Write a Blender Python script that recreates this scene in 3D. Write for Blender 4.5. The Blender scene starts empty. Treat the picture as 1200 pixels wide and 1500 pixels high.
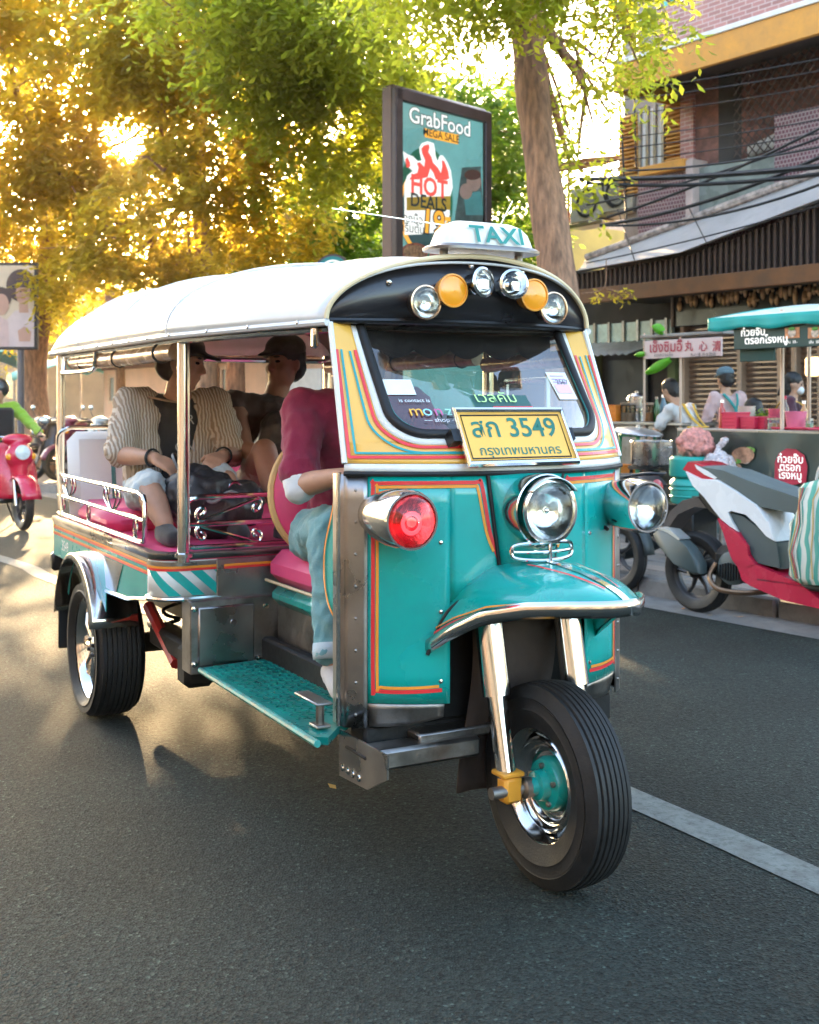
import bpy, bmesh, math, random
import numpy as np
from mathutils import Vector, Matrix
R_ = math.radians
rnd = random.Random(7)
sc = bpy.context.scene
COL = sc.collection

# ---------------------------------------------------------------- camera
F_PX, HZ, CAM_H = 1750.0, 592.0, 1.369        # focal length / horizon row in photo pixels, eye height in m
cam_d = bpy.data.cameras.new('camera'); cam = bpy.data.objects.new('camera', cam_d); COL.objects.link(cam)
cam.location = (0, 0, CAM_H); cam.rotation_euler = (R_(90), 0, 0)
cam_d.sensor_fit = 'HORIZONTAL'; cam_d.sensor_width = 24.0; cam_d.lens = 35.0
cam_d.shift_y = -(750 - HZ) / 1200
cam_d.clip_start = 0.05; cam_d.clip_end = 3000
cam_d.dof.use_dof = True; cam_d.dof.focus_distance = 3.6; cam_d.dof.aperture_fstop = 5.0
sc.camera = cam

# ---------------------------------------------------------------- sky, sun, exposure
SUN_DIR = Vector(((183 - 600) / F_PX, 1.0, (HZ - 190) / F_PX)).normalized()
SUN_EL = math.asin(SUN_DIR.z); SUN_AZ = math.atan2(SUN_DIR.x, SUN_DIR.y)
world = bpy.data.worlds.new('World'); sc.world = world; world.use_nodes = True
wn = world.node_tree; wn.nodes.clear()
sky = wn.nodes.new('ShaderNodeTexSky'); sky.sky_type = 'NISHITA'; sky.sun_disc = False
sky.sun_elevation = SUN_EL; sky.sun_rotation = SUN_AZ
sky.air_density = 1.0; sky.dust_density = 3.0; sky.ozone_density = 0.8
bg = wn.nodes.new('ShaderNodeBackground'); bg.inputs[1].default_value = 0.15
wo = wn.nodes.new('ShaderNodeOutputWorld')
wn.links.new(sky.outputs[0], bg.inputs[0]); wn.links.new(bg.outputs[0], wo.inputs[0])
sun_d = bpy.data.lights.new('sun', 'SUN'); sun_d.energy = 3.4; sun_d.angle = R_(0.5); sun_d.color = (1.0, 0.69, 0.36)
sun = bpy.data.objects.new('sun', sun_d); COL.objects.link(sun)
sun.rotation_euler = (-SUN_DIR).to_track_quat('-Z', 'Y').to_euler()
vs = sc.view_settings
vs.view_transform = 'Standard'; vs.look = 'None'; vs.gamma = 1.0; vs.use_curve_mapping = False
vs.exposure = 3.4
sc.cycles.max_bounces = 8; sc.cycles.diffuse_bounces = 3; sc.cycles.glossy_bounces = 4
sc.cycles.transmission_bounces = 6; sc.cycles.transparent_max_bounces = 12
sc.cycles.sample_clamp_indirect = 6.0; sc.cycles.caustics_reflective = False; sc.cycles.caustics_refractive = False

# ---------------------------------------------------------------- materials
MATS = {}
def _new(name):
    m = bpy.data.materials.new(name); m.use_nodes = True
    nt = m.node_tree; nt.nodes.clear()
    out = nt.nodes.new('ShaderNodeOutputMaterial')
    return m, nt, out
def c4(c): return (c[0], c[1], c[2], 1.0)
def hexc(h):
    h = h.lstrip('#'); v = [int(h[i:i+2], 16) / 255 for i in (0, 2, 4)]
    return tuple(x / 12.92 if x <= 0.04045 else ((x + 0.055) / 1.055) ** 2.4 for x in v)
def mat(name, col, rough=0.5, metal=0.0, var=0.12, vs=6.0, bump=0.0, bs=60.0, coat=0.0, spec=0.5, dirt=0.0,
        dirtc=(0.05, 0.04, 0.03), emit=0.0, emitc=None, trans=0.0, sheen=0.0, stretch=None, rvar=0.12, island=0.0):
    if name in MATS: return MATS[name]
    m, nt, out = _new(name); N = nt.nodes; L = nt.links
    p = N.new('ShaderNodeBsdfPrincipled')
    tc = N.new('ShaderNodeTexCoord'); src = tc.outputs['Object']
    if stretch:
        mp = N.new('ShaderNodeMapping'); mp.inputs['Scale'].default_value = stretch
        L.new(src, mp.inputs[0]); src = mp.outputs[0]
    n1 = N.new('ShaderNodeTexNoise'); n1.inputs['Scale'].default_value = vs; n1.inputs['Detail'].default_value = 6
    L.new(src, n1.inputs[0])
    mr = N.new('ShaderNodeMapRange'); mr.inputs[1].default_value = 0.3; mr.inputs[2].default_value = 0.7
    mr.inputs[3].default_value = 1 - var; mr.inputs[4].default_value = 1 + var
    L.new(n1.outputs[0], mr.inputs[0])
    mul = N.new('ShaderNodeVectorMath'); mul.operation = 'SCALE'; mul.inputs[0].default_value = col
    L.new(mr.outputs[0], mul.inputs['Scale']); colout = mul.outputs[0]
    if island:
        ge = N.new('ShaderNodeNewGeometry'); mi = N.new('ShaderNodeMapRange')
        mi.inputs[3].default_value = 1 - island; mi.inputs[4].default_value = 1 + island
        L.new(ge.outputs['Random Per Island'], mi.inputs[0])
        m3 = N.new('ShaderNodeVectorMath'); m3.operation = 'SCALE'
        L.new(colout, m3.inputs[0]); L.new(mi.outputs[0], m3.inputs['Scale']); colout = m3.outputs[0]
    if dirt > 0:
        n2 = N.new('ShaderNodeTexNoise'); n2.inputs['Scale'].default_value = vs * 2.3; n2.inputs['Detail'].default_value = 9
        n2.inputs['Roughness'].default_value = 0.7; L.new(src, n2.inputs[0])
        m2 = N.new('ShaderNodeMapRange'); m2.inputs[1].default_value = 0.48; m2.inputs[2].default_value = 0.75
        m2.inputs[3].default_value = 0; m2.inputs[4].default_value = dirt; L.new(n2.outputs[0], m2.inputs[0])
        mx = N.new('ShaderNodeMix'); mx.data_type = 'RGBA'; L.new(m2.outputs[0], mx.inputs['Factor'])
        L.new(colout, mx.inputs['A']); mx.inputs['B'].default_value = c4(dirtc); colout = mx.outputs['Result']
    L.new(colout, p.inputs['Base Color'])
    r2 = N.new('ShaderNodeMapRange'); r2.inputs[1].default_value = 0.3; r2.inputs[2].default_value = 0.7
    r2.inputs[3].default_value = max(0.02, rough - rvar * rough); r2.inputs[4].default_value = min(1, rough + rvar)
    L.new(n1.outputs[0], r2.inputs[0]); L.new(r2.outputs[0], p.inputs['Roughness'])
    p.inputs['Metallic'].default_value = metal; p.inputs['Coat Weight'].default_value = coat
    p.inputs['Coat Roughness'].default_value = 0.06; p.inputs['Specular IOR Level'].default_value = spec
    p.inputs['Transmission Weight'].default_value = trans; p.inputs['Sheen Weight'].default_value = sheen
    if emit:
        p.inputs['Emission Color'].default_value = c4(emitc or col); p.inputs['Emission Strength'].default_value = emit
    if bump:
        n3 = N.new('ShaderNodeTexNoise'); n3.inputs['Scale'].default_value = bs; n3.inputs['Detail'].default_value = 5
        L.new(src, n3.inputs[0])
        b = N.new('ShaderNodeBump'); b.inputs['Strength'].default_value = bump; b.inputs['Distance'].default_value = 0.01
        L.new(n3.outputs[0], b.inputs['Height']); L.new(b.outputs[0], p.inputs['Normal'])
    L.new(p.outputs[0], out.inputs[0]); MATS[name] = m
    return m
def mat_glass(name, tint=(0.9, 0.97, 0.95), refl=1.0, rough=0.0, ior=1.5, haze=0.0):
    if name in MATS: return MATS[name]
    m, nt, out = _new(name); N = nt.nodes; L = nt.links
    fr = N.new('ShaderNodeFresnel'); fr.inputs[0].default_value = ior
    mu = N.new('ShaderNodeMath'); mu.operation = 'MULTIPLY'; mu.inputs[1].default_value = refl; mu.use_clamp = True
    L.new(fr.outputs[0], mu.inputs[0])
    t = N.new('ShaderNodeBsdfTransparent'); t.inputs[0].default_value = c4(tint)
    g = N.new('ShaderNodeBsdfGlossy'); g.inputs['Roughness'].default_value = rough
    mx = N.new('ShaderNodeMixShader'); L.new(mu.outputs[0], mx.inputs[0]); L.new(t.outputs[0], mx.inputs[1]); L.new(g.outputs[0], mx.inputs[2])
    last = mx
    if haze:
        d = N.new('ShaderNodeBsdfDiffuse'); d.inputs[0].default_value = (.75, .8, .78, 1)
        m2 = N.new('ShaderNodeMixShader'); m2.inputs[0].default_value = haze
        L.new(mx.outputs[0], m2.inputs[1]); L.new(d.outputs[0], m2.inputs[2]); last = m2
    L.new(last.outputs[0], out.inputs[0]); MATS[name] = m
    return m
def mat_leaf(name, c1, c2, trans=(0.55, 0.42, 0.04), tw=0.5):
    if name in MATS: return MATS[name]
    m, nt, out = _new(name); N = nt.nodes; L = nt.links
    ge = N.new('ShaderNodeNewGeometry')
    mx = N.new('ShaderNodeMix'); mx.data_type = 'RGBA'; L.new(ge.outputs['Random Per Island'], mx.inputs['Factor'])
    mx.inputs['A'].default_value = c4(c1); mx.inputs['B'].default_value = c4(c2)
    p = N.new('ShaderNodeBsdfPrincipled'); p.inputs['Roughness'].default_value = 0.45
    L.new(mx.outputs['Result'], p.inputs['Base Color'])
    t = N.new('ShaderNodeBsdfTranslucent')
    mt = N.new('ShaderNodeMix'); mt.data_type = 'RGBA'; mt.inputs['Factor'].default_value = 0.75
    L.new(mx.outputs['Result'], mt.inputs['A']); mt.inputs['B'].default_value = c4(trans); L.new(mt.outputs['Result'], t.inputs[0])
    ms = N.new('ShaderNodeMixShader'); ms.inputs[0].default_value = tw
    L.new(p.outputs[0], ms.inputs[1]); L.new(t.outputs[0], ms.inputs[2]); L.new(ms.outputs[0], out.inputs[0])
    MATS[name] = m
    return m

# ---------------------------------------------------------------- mesh builder
def frame(d):
    d = Vector(d).normalized(); a = Vector((0, 0, 1)) if abs(d.z) < 0.9 else Vector((1, 0, 0))
    u = a.cross(d).normalized(); return u, d.cross(u), d
class MB:
    def __init__(s): s.v = []; s.f = []
    def add(s, vs_, fs):
        b = len(s.v); s.v += [tuple(p) for p in vs_]; s.f += [tuple(i + b for i in f) for f in fs]; return s
    def box(s, c, d, rot=None, b=0.0):
        hx, hy, hz = d[0] / 2, d[1] / 2, d[2] / 2; P = []; Fs = []
        if b <= 0:
            P = [(sx * hx, sy * hy, sz * hz) for sx in (-1, 1) for sy in (-1, 1) for sz in (-1, 1)]
            Fs = [(0, 1, 3, 2), (4, 6, 7, 5), (0, 4, 5, 1), (2, 3, 7, 6), (0, 2, 6, 4), (1, 5, 7, 3)]
        else:
            b = min(b, .49 * min(d)); ix = {}
            for sx in (-1, 1):
                for sy in (-1, 1):
                    for sz in (-1, 1):
                        for k in range(3):
                            q = [sx * (hx - b), sy * (hy - b), sz * (hz - b)]; q[k] = (sx * hx, sy * hy, sz * hz)[k]
                            ix[sx, sy, sz, k] = len(P); P.append(tuple(q))
            for k in range(3):
                a, c2 = [i for i in range(3) if i != k]
                for sk in (-1, 1):
                    q = []
                    for sa, sb in ((-1, -1), (1, -1), (1, 1), (-1, 1)):
                        t = [0, 0, 0]; t[k] = sk; t[a] = sa; t[c2] = sb; q.append(ix[(*t, k)])
                    Fs.append(tuple(q))
            for k in range(3):
                a, c2 = [i for i in range(3) if i != k]
                for sa in (-1, 1):
                    for sb in (-1, 1):
                        t0 = [0, 0, 0]; t0[k] = -1; t0[a] = sa; t0[c2] = sb; t1 = list(t0); t1[k] = 1
                        Fs.append((ix[(*t0, a)], ix[(*t1, a)], ix[(*t1, c2)], ix[(*t0, c2)]))
            for sx in (-1, 1):
                for sy in (-1, 1):
                    for sz in (-1, 1): Fs.append(tuple(ix[sx, sy, sz, k] for k in range(3)))
        c = Vector(c)
        if rot is not None:
            if not isinstance(rot, Matrix): rot = Matrix.Rotation(rot, 3, 'Z')
            P = [rot @ Vector(p) + c for p in P]
        else: P = [Vector(p) + c for p in P]
        return s.add(P, Fs)
    def tube(s, pts, r, n=8, closed=False, caps=True):
        pts = [Vector(p) for p in pts]; m = len(pts); rs = r if isinstance(r, (list, tuple)) else [r] * m
        P = []; u = None
        for i, p in enumerate(pts):
            if closed: d = pts[(i + 1) % m] - pts[i - 1]
            else: d = pts[min(i + 1, m - 1)] - pts[max(i - 1, 0)]
            if d.length < 1e-9: d = Vector((0, 0, 1))
            d.normalize()
            if u is None: u, w, _ = frame(d)
            else:
                u = u - d * u.dot(d)
                if u.length < 1e-6: u = frame(d)[0]
                u.normalize(); w = d.cross(u)
            for k in range(n):
                a = 2 * math.pi * k / n; P.append(p + (u * math.cos(a) + w * math.sin(a)) * rs[i])
        Fs = []
        for i in range(m if closed else m - 1):
            j = (i + 1) % m
            for k in range(n): Fs.append((i * n + k, i * n + (k + 1) % n, j * n + (k + 1) % n, j * n + k))
        if caps and not closed: Fs += [tuple(range(n))[::-1], tuple((m - 1) * n + k for k in range(n))]
        return s.add(P, Fs)
    def cap(s, a, b, ra, rb, n=12, k=4):                      # tapered capsule
        a = Vector(a); b = Vector(b); d = (b - a); L = d.length
        d = d / L if L > 1e-6 else Vector((0, 0, 1)); pts = []; rr = []
        for i in range(k + 1):
            t = math.pi / 2 * (1 - i / k); pts.append(a - d * ra * math.sin(t)); rr.append(max(1e-3, ra * math.cos(t)))
        for i in range(k + 1):
            t = math.pi / 2 * i / k; pts.append(b + d * rb * math.sin(t)); rr.append(max(1e-3, rb * math.cos(t)))
        return s.tube(pts, rr, n)
    def chain(s, pts, rs, n=12):
        for i in range(len(pts) - 1): s.cap(pts[i], pts[i + 1], rs[i], rs[i + 1], n)
        return s
    def ell(s, c, r, rot=None, n=16, m=10):
        P = []; Fs = []; c = Vector(c)
        for i in range(m + 1):
            t = math.pi * i / m
            for k in range(n):
                a = 2 * math.pi * k / n; q = Vector((r[0] * math.sin(t) * math.cos(a), r[1] * math.sin(t) * math.sin(a), r[2] * math.cos(t)))
                P.append((rot @ q if rot else q) + c)
        for i in range(m):
            for k in range(n): Fs.append((i * n + k, (i + 1) * n + k, (i + 1) * n + (k + 1) % n, i * n + (k + 1) % n))
        return s.add(P, Fs)
    def lathe(s, prof, o=(0, 0, 0), d=(0, 0, 1), n=24, a0=0, a1=2 * math.pi):
        u, w, d = frame(d); o = Vector(o); P = []; Fs = []; full = abs(a1 - a0 - 2 * math.pi) < 1e-6; m = len(prof)
        nn = n if full else n + 1
        for k in range(nn):
            a = a0 + (a1 - a0) * k / n
            for (rr, h) in prof: P.append(o + d * h + (u * math.cos(a) + w * math.sin(a)) * max(rr, 1e-4))
        for k in range(n):
            j = (k + 1) % nn
            for i in range(m - 1): Fs.append((k * m + i, j * m + i, j * m + i + 1, k * m + i + 1))
        return s.add(P, Fs)
    def grid(s, fn, nu, nv):
        P = [fn(i / nu, j / nv) for i in range(nu + 1) for j in range(nv + 1)]
        Fs = [(i * (nv + 1) + j, (i + 1) * (nv + 1) + j, (i + 1) * (nv + 1) + j + 1, i * (nv + 1) + j + 1) for i in range(nu) for j in range(nv)]
        return s.add(P, Fs)
    def prism(s, poly, o, u, v, depth):                       # polygon in (u,v) at o, extruded along u x v
        o = Vector(o); u = Vector(u); v = Vector(v); w = u.cross(v).normalized() * depth; n = len(poly)
        P = [o + u * a + v * b for a, b in poly]; P += [p + w for p in P[:n]]
        return s.add(P, [tuple(range(n))[::-1], tuple(range(n, 2 * n))] + [(i, (i + 1) % n, n + (i + 1) % n, n + i) for i in range(n)])
    def loft(s, secs, caps=True, closed=True):
        n = len(secs[0]); P = [p for q in secs for p in q]; Fs = []
        for i in range(len(secs) - 1):
            for k in range(n if closed else n - 1): Fs.append((i * n + k, i * n + (k + 1) % n, (i + 1) * n + (k + 1) % n, (i + 1) * n + k))
        if caps: Fs += [tuple(range(n))[::-1], tuple((len(secs) - 1) * n + k for k in range(n))]
        return s.add(P, Fs)
    def ribbon(s, pts, nrm, w, t=0.0015, closed=False):       # flat band of width w lying on a surface
        m = len(pts); pts = [Vector(p) for p in pts]; P = []
        for i in range(m):
            d = (pts[(i + 1) % m] - pts[i - 1]) if closed else pts[min(i + 1, m - 1)] - pts[max(i - 1, 0)]
            nn = Vector(nrm[i] if isinstance(nrm, list) else nrm).normalized(); q = d.cross(nn).normalized() * w / 2
            P += [pts[i] - q + nn * t, pts[i] + q + nn * t]
        return s.add(P, [(2 * i, 2 * i + 1, 2 * ((i + 1) % m) + 1, 2 * ((i + 1) % m)) for i in range(m if closed else m - 1)])
    def text(s, txt, o, u, v, size, align='CENTER', ext=0.0, off=0.0, sx=1.0, shear=0.0):
        P, Fs = text_mesh(txt, align, off, shear); o = Vector(o); u = Vector(u).normalized(); v = Vector(v).normalized(); w = u.cross(v)
        P2 = [o + u * (a * size * sx) + v * (b * size) + w * ext for a, b in P]
        return s.add(P2, Fs)
    def build(s, name, m, parent=None, smooth=True, ang=40, flip=False, solid=0.0, soff=0, keep=False):
        me = bpy.data.meshes.new(name)
        vv = [(a, -b, c) for a, b, c in s.v] if flip else s.v
        me.from_pydata(vv, [], s.f); me.validate()
        if not keep:
            bm = bmesh.new(); bm.from_mesh(me); bmesh.ops.recalc_face_normals(bm, faces=bm.faces[:]); bm.to_mesh(me); bm.free()
        return link_mesh(name, me, m, parent, smooth, ang, solid, soff)
def link_mesh(name, me, m, parent=None, smooth=True, ang=40, solid=0.0, soff=0):
    if m is not None: me.materials.append(m)
    if smooth:
        me.polygons.foreach_set('use_smooth', [True] * len(me.polygons)); me.set_sharp_from_angle(angle=R_(ang))
    o = bpy.data.objects.new(name, me); COL.objects.link(o)
    if parent is not None: o.parent = parent
    if solid:
        md = o.modifiers.new('thickness', 'SOLIDIFY'); md.thickness = solid; md.offset = soff
    return o
TXT = {}
def text_mesh(txt, align='CENTER', off=0.0, shear=0.0):
    k = (txt, align, off, shear)
    if k not in TXT:
        cu = bpy.data.curves.new('lettering', 'FONT'); cu.body = txt; cu.size = 1; cu.align_x = align; cu.align_y = 'CENTER'
        cu.resolution_u = 3; cu.offset = off; cu.shear = shear
        ob = bpy.data.objects.new('lettering', cu); COL.objects.link(ob)
        dg = bpy.context.evaluated_depsgraph_get(); me = bpy.data.meshes.new_from_object(ob.evaluated_get(dg))
        TXT[k] = ([(v.co.x, v.co.y) for v in me.vertices], [tuple(p.vertices) for p in me.polygons])
        bpy.data.objects.remove(ob); bpy.data.meshes.remove(me); bpy.data.curves.remove(cu)
    return TXT[k]
def organic(mb, name, m, parent=None, voxel=0.012, smooth=3, flip=False, disp=0.0, dscale=0.2, ratio=0.0):
    """union of overlapping shapes turned into one continuous skin"""
    ob = mb.build('tmp', None, None, flip=flip)
    md = ob.modifiers.new('r', 'REMESH'); md.mode = 'VOXEL'; md.voxel_size = voxel; md.adaptivity = 0.0
    if smooth:
        ms = ob.modifiers.new('s', 'SMOOTH'); ms.iterations = smooth; ms.factor = 0.5
    if disp:
        tx = bpy.data.textures.new('folds', 'CLOUDS'); tx.noise_scale = dscale; tx.noise_depth = 2
        dm = ob.modifiers.new('d', 'DISPLACE'); dm.texture = tx; dm.strength = disp; dm.mid_level = 0.5; dm.texture_coords = 'LOCAL'
    if ratio:
        dc = ob.modifiers.new('c', 'DECIMATE'); dc.ratio = ratio
    dg = bpy.context.evaluated_depsgraph_get(); me = bpy.data.meshes.new_from_object(ob.evaluated_get(dg))
    old = ob.data; bpy.data.objects.remove(ob); bpy.data.meshes.remove(old); me.name = name
    return link_mesh(name, me, m, parent, True, 80)
def empty(name, loc=(0, 0, 0), rz=0.0, parent=None):
    o = bpy.data.objects.new(name, None); COL.objects.link(o); o.location = loc; o.rotation_euler = (0, 0, rz)
    o.empty_display_size = 0.2
    if parent: o.parent = parent
    return o
def tag(o, label=None, cat=None, group=None, kind=None):
    if label: o['label'] = label
    if cat: o['category'] = cat
    if group: o['group'] = group
    if kind: o['kind'] = kind
    return o
def copy_tree(o, parent=None):
    c = o.copy(); COL.objects.link(c); c.parent = parent
    for ch in list(o.children): copy_tree(ch, c)
    return c
def smoothpath(pts, k=6, closed=False):
    pts = [Vector(p) for p in pts]; n = len(pts); out = []
    for i in range(n if closed else n - 1):
        p0 = pts[(i - 1) % n] if (closed or i > 0) else pts[0]; p1 = pts[i]; p2 = pts[(i + 1) % n]
        p3 = pts[(i + 2) % n] if (closed or i + 2 < n) else pts[-1]
        for j in range(k):
            t = j / k; out.append(0.5 * ((2 * p1) + (p2 - p0) * t + (2 * p0 - 5 * p1 + 4 * p2 - p3) * t * t + (3 * p1 - p0 - 3 * p2 + p3) * t ** 3))
    if not closed: out.append(pts[-1])
    return out
def lerpt(x, xs, ys): return float(np.interp(x, xs, ys))
# photo pixel -> world (distance from the ground it touches, a plane, or a given depth)
def ray(px, py): return Vector(((px - 600) / F_PX, 1.0, (HZ - py) / F_PX))
def gnd(px, py, z=0.0): r = ray(px, py); return Vector((0, 0, CAM_H)) + r * ((z - CAM_H) / r.z)
def at(px, py, Y): return Vector((0, 0, CAM_H)) + ray(px, py) * Y
# ---------------------------------------------------------------- shared materials
teal = mat('teal_paint', (0.002, 0.36, 0.315), 0.22, var=0.07, vs=3, coat=0.6, bump=0.05, bs=7, dirt=0.22, dirtc=(0.03, 0.15, 0.13))
yellow = mat('yellow_paint', (0.82, 0.44, 0.07), 0.3, var=0.06, vs=4, coat=0.4, dirt=0.12, dirtc=(.5, .3, .1))
whitep = mat('white_paint', (0.75, 0.74, 0.70), 0.3, var=0.05, coat=0.3, dirt=0.2, dirtc=(.4, .38, .33))
redl = mat('red_stripe', (0.72, 0.03, 0.035), 0.3, var=0.1, coat=.3)
orangel = mat('orange_stripe', (0.85, 0.30, 0.03), 0.3, var=0.1, coat=.3)
teall = mat('teal_stripe', (0.01, 0.30, 0.30), 0.3, var=0.1, coat=.3)
chrome = mat('chrome', (0.70, 0.685, 0.665), 0.08, 1.0, var=0.04, vs=10, rvar=0.1, bump=0.03, bs=9)
steel = mat('stainless_steel', (0.36, 0.34, 0.33), 0.26, 1.0, var=0.12, vs=5, rvar=0.2, bump=0.06, bs=12, dirt=0.35, dirtc=(.2, .18, .16))
steel_d = mat('dull_steel', (0.31, 0.29, 0.27), 0.36, 1.0, var=0.2, vs=7, rvar=0.2, bump=0.1, bs=20, dirt=0.6, dirtc=(.1, .08, .07))
black = mat('black_rubber', (0.006, 0.006, 0.0065), 0.55, var=0.2, bump=0.05)
blackg = mat('black_gloss', (0.006, 0.006, 0.007), 0.3, var=0.2)
tyrem = mat('tyre_rubber', (0.0085, 0.0085, 0.0085), 0.6, var=0.3, vs=14, bump=0.12, bs=150, dirt=0.5, dirtc=(.022, .018, .015))
under = mat('underbody', (0.007, 0.0065, 0.0065), 0.6, 0.2, var=0.4, vs=8, bump=0.2, bs=40, dirt=.5, dirtc=(.022, .016, .011))
redm = mat('red_metal', (0.42, 0.02, 0.02), 0.4, var=0.15, dirt=.3)
pink = mat('pink_vinyl', (0.80, 0.075, 0.21), 0.4, var=0.08, bump=0.06, bs=90)
white_v = mat('white_vinyl', (0.74, 0.71, 0.67), 0.42, var=0.06, vs=3, bump=0.05, bs=30)
teal_v = mat('dark_teal_vinyl', (0.01, 0.14, 0.14), 0.4, var=0.1, bump=0.05)
roofm = mat('roof_canvas', (0.60, 0.595, 0.58), 0.28, var=0.10, vs=2.2, bump=0.30, bs=4, dirt=0.35, dirtc=(.34, .30, .25), coat=.4)
cream = mat('cream_piping', (0.75, 0.6, 0.36), 0.5, var=.1)
lensg = mat_glass('lens_glass', (0.95, 0.97, 0.97), 1.2)
glass = mat_glass('windscreen_glass', (0.72, 0.85, 0.82), 3.4, haze=0.012)
amber = mat('amber_lens', (0.95, 0.36, 0.02), 0.12, var=0.06, coat=.6, bump=.1, bs=60)
yplate = mat('plate_yellow', (0.86, 0.46, 0.08), 0.4, var=0.05)
gtxt = mat('plate_green', (0.01, 0.16, 0.11), 0.4)

# ================================================================ the street: D along the kerb (towards the near right), NN away from the road
SA = R_(36)
D_ = Vector((math.sin(SA), -math.cos(SA), 0)); NN = Vector((math.cos(SA), math.sin(SA), 0)); UP = Vector((0, 0, 1))
SRZ = math.atan2(D_.y, D_.x)
def sp(a, c, z=0.0): return D_ * a + NN * c + UP * z
def onC(px, py, c):                                          # where the view ray meets the upright plane at distance c from the road axis
    q = ray(px, py); t = c / (NN.x * q.x + NN.y * q.y); return Vector((0, 0, CAM_H)) + q * t
def ac(p): return D_.dot(p), NN.dot(p), p.z
def ax(px, c): return D_.dot(onC(px, HZ, c))                 # street coordinate a under a photo column on plane c
SROT = Matrix((D_, NN, UP)).transposed()
def sbox(mb, a0, a1, c0, c1, z0, z1, b=0.0): return mb.box(sp((a0 + a1) / 2, (c0 + c1) / 2, (z0 + z1) / 2), (abs(a1 - a0), abs(c1 - c0), abs(z1 - z0)), SROT, b)
KC, KH, FC = 6.40, .125, 11.4
# ---- road
def road_mat():
    m, nt, out = _new('asphalt'); N = nt.nodes; L = nt.links
    tc = N.new('ShaderNodeTexCoord'); p = N.new('ShaderNodeBsdfPrincipled')
    v = N.new('ShaderNodeTexVoronoi'); v.inputs['Scale'].default_value = 135; L.new(tc.outputs['Object'], v.inputs['Vector'])
    v2 = N.new('ShaderNodeTexVoronoi'); v2.inputs['Scale'].default_value = 55; L.new(tc.outputs['Object'], v2.inputs['Vector'])
    nb = N.new('ShaderNodeTexNoise'); nb.inputs['Scale'].default_value = .9; nb.inputs['Detail'].default_value = 7; L.new(tc.outputs['Object'], nb.inputs[0])
    ns = N.new('ShaderNodeTexNoise'); ns.inputs['Scale'].default_value = 45; ns.inputs['Detail'].default_value = 8; ns.inputs['Roughness'].default_value = .75; L.new(tc.outputs['Object'], ns.inputs[0])
    sep = N.new('ShaderNodeSeparateColor'); L.new(v.outputs['Color'], sep.inputs[0])
    r1 = N.new('ShaderNodeMapRange'); r1.inputs[3].default_value = .35; r1.inputs[4].default_value = 1.75; L.new(sep.outputs[0], r1.inputs[0])
    r2 = N.new('ShaderNodeMapRange'); r2.inputs[1].default_value = .3; r2.inputs[2].default_value = .7; r2.inputs[3].default_value = .62; r2.inputs[4].default_value = 1.35; L.new(nb.outputs[0], r2.inputs[0])
    r3 = N.new('ShaderNodeMapRange'); r3.inputs[1].default_value = .25; r3.inputs[2].default_value = .75; r3.inputs[3].default_value = .45; r3.inputs[4].default_value = 1.6; L.new(ns.outputs[0], r3.inputs[0])
    a = N.new('ShaderNodeMath'); a.operation = 'MULTIPLY'; L.new(r1.outputs[0], a.inputs[0]); L.new(r2.outputs[0], a.inputs[1])
    b = N.new('ShaderNodeMath'); b.operation = 'MULTIPLY'; L.new(a.outputs[0], b.inputs[0]); L.new(r3.outputs[0], b.inputs[1])
    st1 = N.new('ShaderNodeMapRange'); st1.inputs[1].default_value = .90; st1.inputs[2].default_value = .97; st1.inputs[3].default_value = 1; st1.inputs[4].default_value = 2.3; L.new(sep.outputs[1], st1.inputs[0])
    b0_ = N.new('ShaderNodeMath'); b0_.operation = 'MULTIPLY'; L.new(b.outputs[0], b0_.inputs[0]); L.new(st1.outputs[0], b0_.inputs[1]); b = b0_
    # dark drips and sealed patches
    nd = N.new('ShaderNodeTexNoise'); nd.inputs['Scale'].default_value = 2.6; nd.inputs['Detail'].default_value = 4; L.new(tc.outputs['Object'], nd.inputs[0])
    rd = N.new('ShaderNodeMapRange'); rd.inputs[1].default_value = .66; rd.inputs[2].default_value = .74; rd.inputs[3].default_value = 1; rd.inputs[4].default_value = .55; L.new(nd.outputs[0], rd.inputs[0])
    b2 = N.new('ShaderNodeMath'); b2.operation = 'MULTIPLY'; L.new(b.outputs[0], b2.inputs[0]); L.new(rd.outputs[0], b2.inputs[1])
    sc_ = N.new('ShaderNodeVectorMath'); sc_.operation = 'SCALE'; sc_.inputs[0].default_value = (.0138, .0205, .0180); L.new(b2.outputs[0], sc_.inputs['Scale'])
    L.new(sc_.outputs[0], p.inputs['Base Color']); p.inputs['Roughness'].default_value = .88; p.inputs['Specular IOR Level'].default_value = .25
    mxh = N.new('ShaderNodeMath'); mxh.operation = 'ADD'; L.new(v.outputs['Distance'], mxh.inputs[0]); L.new(v2.outputs['Distance'], mxh.inputs[1])
    mh = N.new('ShaderNodeMath'); mh.operation = 'ADD'; L.new(mxh.outputs[0], mh.inputs[0]); L.new(ns.outputs[0], mh.inputs[1])
    bp = N.new('ShaderNodeBump'); bp.inputs['Strength'].default_value = .8; bp.inputs['Distance'].default_value = .008; L.new(mh.outputs[0], bp.inputs['Height'])
    L.new(bp.outputs[0], p.inputs['Normal']); L.new(p.outputs[0], out.inputs[0]); return m
rd_ = MB().add([(-140, -140, 0), (140, -140, 0), (140, 140, 0), (-140, 140, 0)], [(0, 1, 2, 3)]).build('road', road_mat(), None, smooth=False); tag(rd_, kind='structure')
paint = mat('worn_road_paint', (.125, .14, .13), .85, var=.3, vs=14, bump=.3, bs=120, dirt=1.0, dirtc=(.03, .036, .034))
lp = [gnd(-260, 745), gnd(0, 818), gnd(85, 852), gnd(500, 990), gnd(930, 1172), gnd(1200, 1292), gnd(1500, 1425)]
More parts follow.
